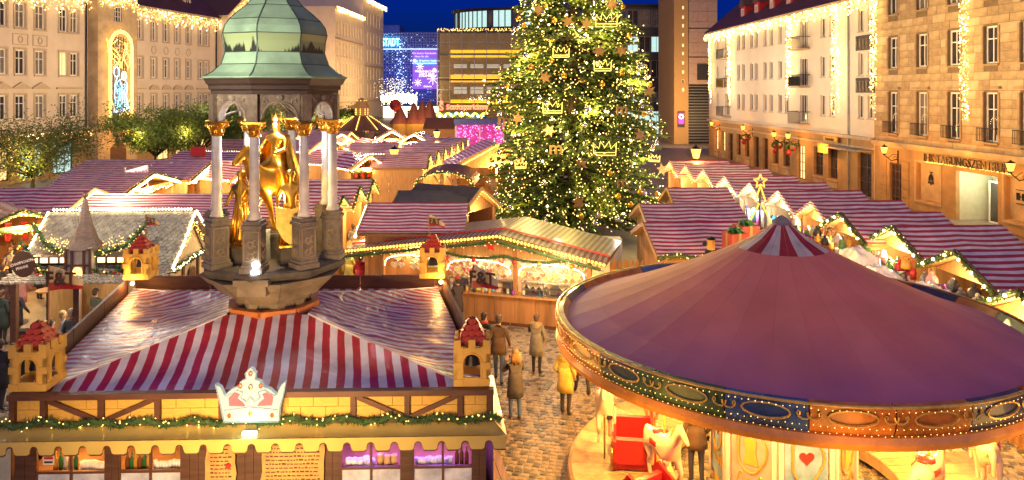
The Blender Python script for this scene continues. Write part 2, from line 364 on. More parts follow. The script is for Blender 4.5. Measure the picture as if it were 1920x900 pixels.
# ---- left building: cream plaster, stone stair tower
FL = Fac((-55.98, .207), 50, 93.0, False)
LB = thing('town_building', 'long cream plaster building on the left with glowing figure arch on its stone tower', 'building', FL.o, FL.rz)
rows = [(13.45, 2.15), (9.4, 2.15), (5.5, 2.1)]
ops = []; lw = []
ua = FL.u(38); ub = FL.u(75)
for px in (-60, -30, 2, 38, 75, 119, 139, 245, 262, 288, 311, 332, 353, 376, 387):
    u = FL.u(px); wd = 1.05 if px in (-60, -30, 2, 38, 75) else (.95 if px < 200 else .85)
    for z, h in rows: ops.append((u - wd/2, u + wd/2, z, z + h)); lw.append((u, z, wd, h))
ut0, ut1 = FL.u(165), FL.u(240)
b = MB(); wall_grid(b, 0, FL.L, 4.3, 17.0, ops); shell(b, FL.L, 14, 17.0); b.build('wall', M['plaster'], LB)
for u, z, wd, h in lw:
    r_ = rnd.random(); wn = window(LB, u, z, wd, h, 'curtain' if r_ < .55 else ('pane' if r_ < .97 else 'pane_lit'), (1, 1), .17, .11)
    s = MB(); s.box(-.15, wd+.15, -.29, -.19, -.14, -.02); s.box(-.17, -.02, -.24, -.185, 0, h+.02); s.box(wd+.02, wd+.17, -.24, -.185, 0, h+.02); s.box(-.17, wd+.17, -.26, -.185, h+.02, h+.2); s.build('frame_surround', M['trim'], wn)
    if z < 6: # hood moulds over the lowest row
        s = MB()
        if u < ut0 and wd > 1: s.prism([(-.45, h+.55), (wd+.45, h+.55), (wd+.45, h+.62), (wd/2, h+1.15), (-.45, h+.62)], -.42, -.19)
        elif u > ut1 and .5 < 1 and FL.u(280) < u < FL.u(365): s.prism([(wd/2 + .75*math.cos(a), h+.5 + .55*math.sin(a)) for a in [math.pi*i/10 for i in range(11)]], -.4, -.19)
        else: s.box(-.4, wd+.4, -.4, -.19, h+.55, h+.7)
        s.build('hood_mould', M['trim'], wn)
b = MB()
for px in (38, 75, 288, 311, 332, 353):
    u = FL.u(px); z = 8.45 if px > 200 else 12.4
    for zz in ((12.45, ) if px > 200 else (12.45, )):
        if px > 200: b.tube([(u + .36*math.cos(t), -.03, zz + .42*math.sin(t)) for t in [i*math.pi/6 for i in range(13)]], .05, 5)
        else:
            b.box(u-.8, u+.8, -.05, .01, zz-.5, zz-.42); b.box(u-.8, u+.8, -.05, .01, zz+.42, zz+.5); b.box(u-.8, u-.72, -.05, .01, zz-.42, zz+.42); b.box(u+.72, u+.8, -.05, .01, zz-.42, zz+.42)
            b.tube([(u + .22*math.cos(t), -.03, zz + .28*math.sin(t)) for t in [i*math.pi/6 for i in range(13)]], .05, 5)
b.build('stucco_panel', M['trim'], LB)
b = MB(); b.box(0, FL.L, -.5, .0, 16.75, 17.05); b.box(0, FL.L, -.3, 0, 16.45, 16.75); b.box(0, FL.L, -.25, -.003, 4.25, 4.55); b.box(0, FL.L, -.7, -.02, 4.1, 4.25); b.build('cornice', M['trim'], LB)
gf = []; u = 1.
while u < FL.L - 3: 
    if not (ut0 - 3 < u < ut1 + 1): gf.append((u, u + 2.6, .3, 3.3))
    u += 3.5
b = MB(); wall_grid(b, 0, FL.L, 0, 4.1, gf, .5); b.build('ground_floor_wall', M['base_stone'], LB)
for i, o_ in enumerate(gf):
    window(LB, (o_[0]+o_[1])/2, .3, 2.6, 3.0, 'pane_cool' if FL.u(30) < o_[0] < FL.u(140) else 'pane_lit', (2, 1), .4, .1, 'metal_dark', name='shop_window')
gable_roof('roof', LB, FL.L, 14, 17.05, 6.5)
for px in (290, 334, 368, 60, 110):                    # dormers on the roof slope
    u = FL.u(px); dm = MB(); dm.box(u-.7, u+.7, 1.2, 4, 17.9, 19.3); d_ = dm.build('dormer', M['red'] if 0 else M['trim'], LB)
    dm = MB(); dm.prism([(u-.95, 19.3), (u+.95, 19.3), (u, 20.3)], 1.0, 4.3); dm.build('dormer_roof', M['roof_tile'], d_); window(d_, u, 18.1, .9, 1.1, 'pane', (1, 1), 1.16)
# tower
b = MB(); tw = ut1 - ut0; tops = [((ut0+ut1)/2 + .0 - .55, (ut0+ut1)/2 + .55, 14.9, 16.4), ((ut0+ut1)/2 - .9, (ut0+ut1)/2 + .9, 5.4, 13.2)]
wall_grid(b, ut0, ut1, 0, 21, [tops[0]], .25, 0, -1.1)
b.quad((ut0, 0, 0), (ut0, -1.1, 0), (ut0, -1.1, 21), (ut0, 0, 21)); b.quad((ut1, -1.1, 0), (ut1, 0, 0), (ut1, 0, 21), (ut1, -1.1, 21))
b.quad((ut0, 0, 17), (ut0, 4, 17), (ut0, 4, 21), (ut0, 0, 21)); b.quad((ut1, 4, 17), (ut1, 0, 17), (ut1, 0, 21), (ut1, 4, 21)); b.quad((ut0, -1.1, 21), (ut1, -1.1, 21), (ut1, 4, 21), (ut0, 4, 21))
twr = b.build('stair_tower', M['sandstone_pale'], LB); window(twr, (ut0+ut1)/2, 14.9, 1.1, 1.5, 'pane', (2, 2), .2, .08, y=-1.1)
b = MB(); b.box(ut0-.1, ut1+.1, -1.25, -.003, 4.2, 4.5); b.prism([((ut0+ut1)/2 - 1.1, 0), ((ut0+ut1)/2 + 1.1, 0), ((ut0+ut1)/2 + 1.1, 2.3), ((ut0+ut1)/2, 3.1), ((ut0+ut1)/2 - 1.1, 2.3)], -1.13, -1.05, 1); b.build('tower_portal', [M['trim'], M['wood_dark']], twr)
b = MB()                                               # thin grille of the tall tower light
um = (ut0 + ut1) / 2
for k in range(-3, 4): b.box(um + k*.35 - .04, um + k*.35 + .04, -1.16, -1.09, 5.2, 13.4)
for k in range(12): b.box(um - 1.2, um + 1.2, -1.17, -1.09, 5.4 + k*.7, 5.46 + k*.7)
b.build('tower_grille', M['slate'], twr)
for u0, u1 in ((0, ut0 - .2), (ut1 + .2, FL.L)): fringe(LB, u0, u1, 16.75, 24, 1.6, -.55, (.04, .075)); fringe(LB, u0, u1, 4.2, 22, .9, -.75, (.04, .07))
fringe(LB, ut0, ut1, 17.3, 30, 1.2, -1.3, (.04, .07))
b = MB()
for uu in (ut0 - .35, FL.u(404)): b.tube([(uu, -.12, 4.5), (uu, -.12, 16.6)], .08, 6)
b.build('drain_pipe', M['metal_dark'], LB)
# glowing arch with the two figures (light motif, top level: it hangs on the tower)
ax = FL.o + FL.dir * um; nrm = Vector((FL.dir.y, -FL.dir.x, 0))
AR = thing('light_motif', 'tall gold light arch with blue figures on the stone tower', 'light decoration', (ax + nrm * 1.45), FL.rz)
hw, z0, z1 = 1.62, 4.9, 14.0
def arch_pts(hw, z0, z1, n=14): return [(-hw, 0, z0)] + [(-hw, 0, z0 + (z1 - hw - z0) * i / n) for i in range(1, n + 1)] + [(hw * math.cos(math.pi - math.pi * i / n), 0, z1 - hw + hw * math.sin(math.pi * i / n)) for i in range(1, n + 1)] + [(hw, 0, z1 - hw - (z1 - hw - z0) * i / n) for i in range(1, n + 1)]
b = MB()
for q in (hw, hw - .22): b.tube(arch_pts(q, z0, z1 - (hw - q)), .055, 5)
for k in range(3): # swirl tracery
    b.tube([(-1.1 + .1*k + .9*math.sin(t*1.7 + k), 0, 10.3 + t) for t in [i*.2 for i in range(15)]], .03, 5); b.tube([(.9 - .25*k + .35*math.sin(t*2 + k*2), 0, 10.2 + t) for t in [i*.2 for i in range(14)]], .03, 5)
b.tube([(-1.35, 0, 7.1), (-.9, 0, 6.1), (-.1, 0, 5.5), (.5, 0, 6.3), (1.35, 0, 7.2)], .035, 5); b.tube([(-1.3, 0, 5.3), (-.5, 0, 6.0), (0, 0, 5.1), (.6, 0, 6.0), (1.3, 0, 5.2)], .03, 5)
b.build('gold_tubes', emit('gold_tube', (1, .58, .12), 2.5), AR)
b = MB(); bulbs(b, 170, lambda: (lambda p: (p[0] + rnd.uniform(-.1, .1), rnd.uniform(-.08, .08), p[2] + rnd.uniform(-.2, .2)))(rnd.choice(arch_pts(hw - .1, z0, z1))), .04, .07)
bulbs(b, 120, lambda: (rnd.uniform(-1.3, 1.3), 0, rnd.uniform(10.2, 13.4)), .03, .05); b.build('spark_lights', M['bulb'], AR, kind='stuff')
b = MB()
def loop(cx, cz, rx, rz, n=14): return [(cx + rx*math.cos(2*math.pi*i/n), 0, cz + rz*math.sin(2*math.pi*i/n)) for i in range(n + 1)]
b.tube([(-.8, 0, 8.6), (-.95, 0, 7.6), (-.75, 0, 6.6), (-1.1, 0, 5.9), (1.2, 0, 5.9), (.7, 0, 7.4), (.85, 0, 8.6), (.55, 0, 9.1), (.1, 0, 9.2), (-.35, 0, 9.0), (-.8, 0, 8.6)], .04, 5)
b.tube(loop(-.65, 9.85, .36, .5), .045, 5)
for k in range(5): b.tube([(-.2 + k*.22, 0, 8.3 - .2*k), (-.3 + k*.26, 0, 7.2), (-.7 + k*.38, 0, 6.0)], .03, 5)
b.tube([(-.6, 0, 9.3), (-.9, 0, 8.5), (-.5, 0, 7.9), (.1, 0, 8.2), (-.15, 0, 9.0)], .035, 5); b.tube([(.8, 0, 8.5), (.3, 0, 7.9), (-.3, 0, 7.7)], .035, 5)
b.build('blue_tubes', emit('blue_tube', (.25, .62, 1), 2.5), AR)
b = MB(); b.tube(loop(.4, 9.5, .32, .42), .04, 5); b.tube(loop(.4, 9.45, .18, .26), .03, 5); b.build('halo', emit('halo_tube', (1, .75, .4), 3), AR)
b = MB(); bulbs(b, 110, lambda: (rnd.uniform(-.75, .8), .02, rnd.uniform(6.0, 8.7)), .025, .045); b.build('blue_spark_lights', M['bulb_blue'], AR, kind='stuff')
# corner pavilion at the far end of the left building
pu = FL.o + FL.dir * (FL.L + .02)
CP = thing('corner_pavilion', 'narrow cream corner block with lit gable at the far end of the long left building', 'building', pu + nrm * 1.4, FL.rz)
b = MB(); pl = 7.5; cops = [(2 + k*2.2, 2.9 + k*2.2, z, z + 2.1) for k in range(2) for z in (13.4, 9.4, 5.5)]; wall_grid(b, 0, pl, 0, 17.4, cops); shell(b, pl, 13, 17.4); b.prism([(0, 17.4), (pl, 17.4), (pl/2, 20)], 0, .4); b.build('wall', M['plaster'], CP)
for o_ in cops: window(CP, (o_[0]+o_[1])/2, o_[2], .9, 2.1, 'curtain', (1, 1))
b = MB(); b.add([(-.3, -.3, 17.35), (pl/2, -.3, 20.3), (pl/2, 13, 20.3), (-.3, 13, 17.35), (pl+.3, -.3, 17.35), (pl+.3, 13, 17.35)], [(0, 1, 2, 3), (1, 4, 5, 2)]); b.build('roof', M['roof_tile'], CP)
b = MB(); 
for _ in range(240):
    t = rnd.random(); b.octa((pl * t, -.45, 17.5 + 2.6 * (1 - abs(2*t - 1)) - rnd.random() * 1.0), rnd.uniform(.04, .07))
for _ in range(90): b.octa((rnd.uniform(.1, .6), -.3, rnd.uniform(9, 15.5)), rnd.uniform(.04, .07))
b.build('icicle_lights', M['bulb'], CP, kind='stuff')

# ---- tall building further back on the left
FB = Fac((-42.65, .047), 150, 173, False)
TB2 = thing('office_block', 'tall pale block behind the dome with two rows of eave lights', 'building', FB.o, FB.rz)
ops = []
for k in range(9):
    u = 1.6 + k * (FB.L - 2.6) / 8.6
    for z, h in ((19.3, 3.0), (15.0, 3.0), (10.8, 3.0), (6.6, 3.1)): ops.append((u, u + 1.15, z, z + h))
b = MB(); wall_grid(b, 0, FB.L, 0, 25, ops, .3); shell(b, FB.L, 16, 25); b.quad((0, 0, 25), (FB.L, 0, 25), (FB.L, 16, 25), (0, 16, 25)); b.build('wall', M['plaster'], TB2)
for o_ in ops: window(TB2, (o_[0]+o_[1])/2, o_[2], 1.15, o_[3]-o_[2], 'pane', (0, 1), .2, .1)
b = MB(); b.box(-.4, FB.L, -.4, 0, 24.6, 25.1); b.box(0, FB.L, -.2, 0, 18.4, 18.6); b.box(0, FB.L, -.2, 0, 5.4, 5.7); b.build('cornice', M['trim'], TB2)
fringe(TB2, 0, FB.L, 25.0, 30, 1.0, -.5, (.06, .1))
b = MB(); wall_grid(b, 0, 21, 0, 29.5, [], .3); b.box(0, 21, .01, 15, .1, 29.4); e2 = FB.o + FB.dir * (FB.L + .1)
TB3 = thing('office_tower', 'taller pale corner tower beyond the office block with eave lights', 'building', e2 + Vector((.05, 0, 0)), FB.rz)
ops = [(3 + k*3.2, 4.4 + k*3.2, z, z + 3.2) for k in range(5) for z in (23.5, 18.8, 14.6, 10.6, 6.4)]
b = MB(); wall_grid(b, 0, 21, 0, 29.5, ops, .3); shell(b, 21, 16, 29.5); b.quad((0, 0, 29.5), (21, 0, 29.5), (21, 16, 29.5), (0, 16, 29.5)); b.build('wall', M['plaster'], TB3)
for o_ in ops: window(TB3, (o_[0]+o_[1])/2, o_[2], 1.4, 3.2, 'pane', (0, 1), .2, .12)
b = MB(); b.box(-.6, 21.6, -.6, 0, 29.1, 29.7); b.box(-.1, 21, -.3, 0, 13.6, 13.9); b.box(-.1, 21, -.3, 0, 5.4, 5.8); b.build('cornice', M['trim'], TB3)
fringe(TB3, -.5, 21.5, 29.6, 30, 1.2, -.8, (.07, .11))

# ---- department store with the honeycomb facade
dK = 214.; KX0, KX1 = PX(690, dK), PX(823, dK)
KS = thing('department_store', 'far department store with blue lit honeycomb facade and violet poster', 'building', (KX0, dK, 0))
KL = KX1 - KX0; KZ = HC + (CY - 60) * dK / FP
b = MB(); b.box(0, KL, .3, 20, 0, KZ); b.box(0, 9, .2, 10, KZ, KZ + 2); b.build('wall', cm('store_wall', (.05, .09, .40)), KS)
b = MB(); nx, nz = 26, 26; cw = KL / nx; ch = (KZ - 4.5) / nz
for i in range(nx):
    for j in range(nz):
        x, z = (i + .5) * cw, 4.5 + (j + .5) * ch
        b.add([(x - cw*.46, .25, z), (x, .25, z - ch*.46), (x + cw*.46, .25, z), (x, .25, z + ch*.46), (x, -.08, z)], [(0, 1, 4), (1, 2, 4), (2, 3, 4), (3, 0, 4)], 0)
b.build('facade_tiles', [cm('store_tile', (.30, .36, .60), rough=.4)], KS, kind='stuff')
b = MB()
for _ in range(200): b.octa(((rnd.randrange(nx)) * cw, -.15, 4.5 + rnd.randrange(nz) * ch), rnd.uniform(.06, .12))
for k in range(70): b.octa((KL * k / 70, -.3, HC + (CY - 92) * dK / FP), .15)
for k in range(90): b.octa((KL*.46 + rnd.gauss(0, .8), -.3, 5 + 17 * rnd.random()), .14)
b.build('point_lights', emit('bulb_store', (.55, .75, 1), 1.6), KS, kind='stuff')
b = MB(); b.box(PX(774, dK)-KX0, PX(819, dK)-KX0, -.4, -.1, HC + (CY-167)*dK/FP, HC + (CY-93)*dK/FP); po = b.build('poster', emit('poster_violet', (.20, .07, .46), .8), KS)
b = MB(); b.box(PX(776, dK)-KX0, PX(818, dK)-KX0, -.44, -.4, HC + (CY-122)*dK/FP, HC + (CY-110)*dK/FP); b.build('poster_band', emit('poster_blue', (.03, .22, .75), .9), po)
pz = lambda y: HC + (CY - y) * dK / FP
for txt, x, y, s, c in (('Die besten Geschenke', 796, 100, .75, (.6, .5, .9)), ('Ideen für alle', 791, 106, .75, (.6, .5, .9)), ('30 Tage, 30 festliche Angebote', 797, 114, .68, (.8, .9, 1)), ('im Galeria Adventskalender', 797, 118.5, .65, (.8, .9, 1)), ('WEIHNACHTEN', 801, 134, .95, (.9, .85, 1)), ('GEHT NUR', 801, 138.5, .9, (.9, .85, 1)), ('ZUSAMMEN', 801, 142.5, .9, (.9, .85, 1)), ('Galeria', 802, 162, .8, (.9, .8, 1))):
    t = text_mb(txt, s, .05); t.xf(Matrix.Translation((PX(x, dK) - KX0, -.5, pz(y)))); t.build('poster_lettering', emit('poster_ink', c, 1.2), po)
b = MB()
for x, y, r_ in ((788, 125, 1.1), (784, 155, 1.1), (812, 148, 1.7), (778, 114, .5), (815, 131, .6)):
    for k in range(4):
        a = math.pi*k/4; cx, cz = PX(x, dK) - KX0, pz(y); b.bar((cx - r_*math.cos(a), -.5, cz - r_*math.sin(a)), (cx + r_*math.cos(a), -.5, cz + r_*math.sin(a)), .12, .05, 0, (0, 1, 0))
b.build('poster_star', emit('poster_star', (.95, .75, .95), 1.4), po)
t = text_mb('KARSTADT', 3.1, .5, True); t.xf(Matrix.Translation((PX(723, dK) - KX0, -.7, pz(80))) @ Matrix.Diagonal((.52, 1, 1, 1))); t.build('sign_lettering', emit('sign_cyan', (.25, .95, 1), 2.2), KS)
b = MB(); b.box(0, KL, -3, .2, 3.6, 4.4); b.build('canopy', M['metal_dark'], KS); b = MB(); b.quad((0, -.1, .2), (KL, -.1, .2), (KL, -.1, 3.5), (0, -.1, 3.5)); b.build('shop_window', M['shop_glow'], KS)

# ---- glass bank building behind the tree
dS = 165.; SX0, SX1 = PX(820, dS), PX(1213, dS); SL = SX1 - SX0; sz = lambda y: HC + (CY - y) * dS / FP
SB = thing('bank_building', 'glass bank building behind the tree with amber lit floors and round top storey', 'building', (SX0, dS, 0))
b = MB(); b.box(.3, SL - .3, 2.2, 20, 0, sz(56)); b.build('wall', cm('bank_wall', (.05, .036, .022)), SB)
b = MB()
for y in (58, 100, 148, 194): b.box(0, SL, .3, 2.4, sz(y) - .35, sz(y) + .05)
b.build('floor_slab', M['metal_dark'], SB)
for y0, y1 in ((93, 107), (140, 154), (187, 200)):
    b = MB(); b.box(2.8, SL, 1.5, 1.9, sz(y1), sz(y0)); b.build('amber_soffit', emit('amber_soffit', (1, .46, .02), 1.5, True), SB)
b = MB(); b.quad((.3, 2.1, 1), (SL-.3, 2.1, 1), (SL-.3, 2.1, sz(60)), (.3, 2.1, sz(60))); b.build('back_glazing', mat('bank_glass_back', (.2, .13, .05), .15, em=(1, .5, .1), es=.13, var=.9, scale=.35), SB)
b = MB()
for k in range(12):
    for j, (ya, yb) in enumerate(((120, 127), (163, 176), (139, 143))): b.box(3.5 + k*3.7, 6.4 + k*3.7, 1.95, 2.05, sz(yb), sz(ya))
b.build('office_lights', mat('office_lights', (.4, .35, .25), .3, em=(1, .85, .6), es=.55, var=.9, scale=.6), SB)
nxp = 17; pw = SL / nxp; glm, gn, gb = base_mat('bank_glass')
gb.inputs['Base Color'].default_value = (.12, .11, .11, 1); gb.inputs['Roughness'].default_value = .04; gb.inputs['Alpha'].default_value = .3
pm = MB(); pm.box(.06, pw - .06, 0, .04, .06, 5.0)
pme = pm.mesh('glass_panel', glm)
for i in range(nxp):
    for j in range(4):
        link('glass_panel', pme, SB, loc=(i * pw, -.05, .4 + j * 5.25))
b = MB()
for i in range(nxp + 1): b.box(i*pw - .07, i*pw + .07, -.12, .12, 0, sz(56))
for j in range(9): b.box(0, SL, -.1, .1, .3 + j*2.62, .42 + j*2.62)
for i in range(0, nxp, 2): b.bar((i*pw, .2, 1 + (i % 3) * 5), ((i+1)*pw, .2, 6 + (i % 3) * 5), .1, .1)
b.build('scaffold_frame', M['metal_grey'], SB)
b = MB(); bulbs(b, 420, lambda: (rnd.uniform(0, SL), -.3, sz(56) + rnd.uniform(-.25, .35)), .07, .12); b.build('edge_lights', M['bulb'], SB, kind='stuff')
cxr = PX(1010, dS) - SX0; rr = 19.5; dr = MB(); prs = []
for i in range(40):
    a0, a1 = math.pi + math.pi * i / 40, math.pi + math.pi * (i + 1) / 40
    p0, p1 = (cxr + rr*math.cos(a0), 12 + .55*rr*math.sin(a0)), (cxr + rr*math.cos(a1), 12 + .55*rr*math.sin(a1))
    q = MB(); q.quad((p0[0], p0[1], sz(48)), (p1[0], p1[1], sz(48)), (p1[0], p1[1], sz(17)), (p0[0], p0[1], sz(17)))
    q.build('window', M['pane_cool'] if rnd.random() < .6 else (M['pane'] if rnd.random() < .4 else M['curtain']), SB); dr.box(p0[0]-.12, p0[0]+.12, p0[1]-.2, p0[1], sz(50), sz(15))
    for z0_, z1_, o_ in ((sz(52), sz(48), .15), (sz(17), sz(11), .7)):
        k = (rr + o_) / rr; dr.quad((cxr + (p0[0]-cxr)*k, 12 + (p0[1]-12)*k, z0_), (cxr + (p1[0]-cxr)*k, 12 + (p1[1]-12)*k, z0_), (cxr + (p1[0]-cxr)*k, 12 + (p1[1]-12)*k, z1_), (cxr + (p0[0]-cxr)*k, 12 + (p0[1]-12)*k, z1_))
dr.box(cxr - rr*.98, cxr + rr*.98, 12, 24, sz(52), sz(12)); dr.build('round_storey', M['metal_dark'], SB)
t = text_mb('Stadtsparkasse', 1.55, .2, True); t.xf(Matrix.Translation((PX(876, dS) - SX0, -.5, sz(201)))); t.build('sign_lettering', emit('sign_red', (1, .12, .06), 3.2), SB)
t = text_mb('S', 2.2, .2, True); t.xf(Matrix.Translation((PX(828, dS) - SX0, -.5, sz(201)))); t.ball((PX(828, dS) - SX0, -.5, sz(191.5)), .38); t.build('sign_emblem', emit('sign_red2', (1, .10, .05), 3.2), SB)

# ---- grey office house right of the tree, brick tower, louvred block
dO = 135.; oz = lambda y: HC + (CY - y) * dO / FP; OX0, OX1 = PX(1150, dO), PX(1266, dO); OL = OX1 - OX0
OB = thing('grey_office_building', 'dark grey office building with ribbon windows between tree and brick tower', 'building', (OX0, dO, 0))
ops = [(0.4 + k*2.15, 2.4 + k*2.15, oz(yb), oz(ya)) for k in range(5) for ya, yb in ((18, 51), (68, 98), (113, 145), (172, 191), (208, 252))]
b = MB(); wall_grid(b, 0, OL, 0, oz(8), ops, .3); shell(b, OL, 15, oz(8)); b.quad((0, 0, oz(8)), (OL, 0, oz(8)), (OL, 15, oz(8)), (0, 15, oz(8))); b.build('wall', cm('office_dark', (.05, .045, .045), rough=.4), OB)
for o_ in ops: window(OB, (o_[0]+o_[1])/2, o_[2], 2.0, o_[3]-o_[2], rnd.choice(['pane_cool', 'pane', 'curtain', 'curtain']) if o_[2] > 3 else 'pane_cool', (1, 0), .2, .09, 'metal_grey')
b = MB(); b.box(0, OL, -.4, 0, oz(8) - .4, oz(8)); b.build('cornice', M['metal_dark'], OB)
dT = 112.; tz = lambda y: HC + (CY - y) * dT / FP; TX0 = PX(1264, dT)
TT = thing('brick_tower', 'tall yellow brick slab tower with small square windows behind the market', 'building', (TX0, dT, 0))
TL = PX(1291, dT) - TX0; ops = [(TL*.55, TL*.55+.32, tz(y)-.3, tz(y)+.25) for y in (14, 32, 48, 65, 85, 100, 118, 135, 152, 168)]
b = MB(); wall_grid(b, 0, TL, 0, 26, ops, .2); shell(b, TL, 12, 26); b.quad((0, 0, 26), (TL, 0, 26), (TL, 12, 26), (0, 12, 26)); b.build('wall', mat('yellow_brick', (.40, .25, .10), .8, var=.25, scale=4, stretch=(1, 1, 5), bump=.3), TT)
for o_ in ops: window(TT, (o_[0]+o_[1])/2, o_[2], .32, .55, 'pane_lit' if rnd.random() < .7 else 'pane', (0, 0), .1, .05)
b = MB(); b.box(.5, 1.45, -.4, -.02, tz(238), tz(209)); sg = b.build('light_box', M['black'], TT)
b = MB(); b.box(.6, 1.35, -.44, -.4, tz(232), tz(212)); b.build('light_panel', emit('magenta_panel', (.85, .03, .42), 1.6), sg); t = text_mb('O', 1.0, .04, True); t.xf(Matrix.Translation((.97, -.47, tz(219)))); t.build('panel_mark', emit('panel_mark', (1, .75, .9), 2.5), sg)
LBk = thing('louvred_block', 'pinkish tiled block above dark louvres beside the brick tower', 'building', (PX(1290.5, 112), 112.02, 0))
LL = PX(1345, 112) - PX(1290.5, 112)
b = MB(); b.box(0, LL, 0, 12, tz(158), 27); b.build('wall', mat('pink_tile', (.34, .23, .18), .6, var=.2, scale=2, bump=.2), LBk)
b = MB(); b.box(0, LL, -.06, 0, tz(54), tz(52)); b.box(0, LL, -.06, 0, tz(108), tz(106)); b.box(0, .08, -.06, 0, tz(158), 27); b.build('panel_joint', M['metal_dark'], LBk)
for j in range(9):
    for i in range(3):
        q = MB(); q.box(i*LL/3+.03, (i+1)*LL/3-.03, -.05, -.002, tz(157) + j*1.55 + .03, tz(157) + (j+1)*1.55 - .03); q.build('tile_panel', M['_pt'] if '_pt' in M else M.setdefault('_pt', mat('pink_tile_face', (.36, .25, .20), .55, var=.15, scale=2)), LBk)
b = MB(); b.box(1.3, 3.6, -.25, -.06, tz(150), tz(121)); b.build('billboard', M['black'], LBk)
b = MB(); b.box(0, LL, .8, 11, 0, tz(158)); b.build('inner_wall', cm('louvre_back', (.05, .04, .035)), LBk)
for j in range(20):
    q = MB(); q.box(0, LL, -.05, .35, .4 + j*.43, .5 + j*.43); q.build('louvre', M['metal_grey'], LBk)

# ---- right-hand house: cream plaster, light curtains, inn on the ground floor
FM = Fac((29.1, -.054), 54.0, 91.6, True)
RH = thing('cream_house', 'cream plaster house on the right hung with light curtains above a lantern lit inn', 'building', FM.o, FM.rz)
cols = [(1346, .55), (1385, .85), (1394, .85), (1409, .85), (1418, .85), (1434.5, .85), (1446, .85), (1463, .85), (1475.5, .85), (1543, .85), (1560, .85), (1614, .75), (1632, .75)]
doors = [(1364, 1.5), (1507, 1.5)]
rows = [(12.45, 1.65), (9.15, 1.7), (5.95, 1.7)]
ops = []; lw = []
for px, wd in cols:
    u = FM.u(px)
    for z, h in rows: ops.append((u-wd/2, u+wd/2, z, z+h)); lw.append((u, z, wd, h, 0))
for px, wd in doors:
    u = FM.u(px)
    for z, h in rows: ops.append((u-wd/2, u+wd/2, z-.75, z+h)); lw.append((u, z-.75, wd, h+.75, 1))
b = MB(); wall_grid(b, 0, FM.L, 4.45, 15.0, ops, .25); shell(b, FM.L, 13, 15.0); b.build('wall', M['plaster_white'], RH)
for u, z, wd, h, k in lw:
    wn = window(RH, u, z, wd, h, rnd.choice(['curtain', 'pane', 'pane', 'pane', 'pane']), (1, 0) if wd < 1 else (2, 0), .17, .07)
    if not k: s = MB(); s.box(-.08, wd+.08, -.25, -.19, -.1, -.02); s.build('window_sill', M['trim'], wn)
    else:
        s = MB(); s.box(-.35, wd+.5, -1.15, -.18, -.16, -.04, 0)
        for q in range(12): s.box(-.33 + q*(wd+.8)/11 - .015, -.33 + q*(wd+.8)/11 + .015, -1.13, -1.09, -.04, .95, 1)
        s.box(-.35, wd+.5, -1.14, -1.08, .95, 1.0, 1); s.box(-.35, -.31, -1.1, -.18, .95, 1.0, 1); s.box(wd+.46, wd+.5, -1.1, -.18, .95, 1.0, 1)
        if (z < 8.6 and z > 8) : s.box(-.32, wd+.47, -1.08, -1.05, .02, .85, 2)
        s.build('balcony', [M['trim'], M['metal_dark'], M['black'] if u > FM.u(1450) else M['cream']], wn)
gops = []; gl = []
for a, c, z0_, z1_, t_ in ((1340, 1347, 1.0, 3.3, 'w'), (1353, 1360, 1.0, 3.3, 'w'), (1366, 1374, .15, 3.2, 'd'), (1381, 1389, 1.0, 3.3, 'w'), (1397, 1405, 1.0, 3.3, 'w'), (1414, 1423, .15, 3.3, 'd'), (1430, 1440, .15, 3.3, 'd'), (1449, 1460, 1.0, 3.3, 'w'), (1469, 1481, 1.0, 3.3, 'w'), (1495, 1510, .15, 3.2, 'g'), (1526, 1543, .9, 3.3, 'w'), (1553, 1570, .9, 3.3, 'w'), (1608, 1634, .15, 3.4, 'p')):
    u0, u1 = sorted((FM.u(a), FM.u(c))); gops.append((u0, u1, z0_, z1_)); gl.append((t_,))
b = MB(); wall_grid(b, 0, FM.L, 0, 4.45, gops, .35); b.build('ground_floor_wall', M['base_stone'], RH)
for o_, (t_,) in zip(gops, gl):
    wd, h = o_[1]-o_[0], o_[3]-o_[2]; uc = (o_[0]+o_[1])/2
    window(RH, uc, o_[2], wd, h, {'w': 'pane', 'd': 'pane', 'g': 'pane_lit', 'p': 'pane'}[t_] if o_[0] > FM.u(1365) or t_ != 'w' else 'pane_lit', (1, 2) if t_ != 'g' else (2, 3), .25, .08, 'wood_dark', name='window' if t_ == 'w' else 'door')
    if t_ == 'w':
        s = MB(); s.box(o_[0]-.1, o_[1]+.1, -.1, -.002, o_[2]-.18, o_[2]-.04); s.box(o_[0]-.05, o_[1]+.05, -.06, -.002, .2, o_[2]-.3); s.build('window_sill', M['sandstone_pale'], RH)
b = MB(); b.box(0, FM.L, -.28, -.002, 4.35, 4.6); b.box(0, FM.L, -.5, -.003, 14.7, 15.05); b.box(0, FM.L, -.12, -.002, 3.7, 3.85); b.build('cornice', M['trim'], RH)
gable_roof('roof', RH, FM.L, 13, 15.05, 6, .6)
for px in (1378, 1403, 1431, 1462, 1496, 1530, 1570):
    u = FM.u(px); dm = MB(); dm.box(u-.7, u+.7, .9, 3.6, 15.6, 17.3); d_ = dm.build('dormer', M['red'], RH)
    dm = MB(); dm.prism([(u-.95, 17.3), (u+.95, 17.3), (u, 18.3)], .7, 4.2); dm.build('dormer_roof', M['roof_tile'], d_); window(d_, u, 15.85, .7, 1.2, 'curtain', (1, 0), .85)
fringe(RH, 0, FM.L, 14.75, 34, 1.05, -.6, (.04, .07))
for px, wd, yb in ((1337, .95, 198), (1373, .95, 203), (1487, 1.1, 212), (1575, 1.25, 218)): drop_curtain(RH, FM.u(px), wd, FM.z(px, yb), 14.6, int(150 + 190*wd))
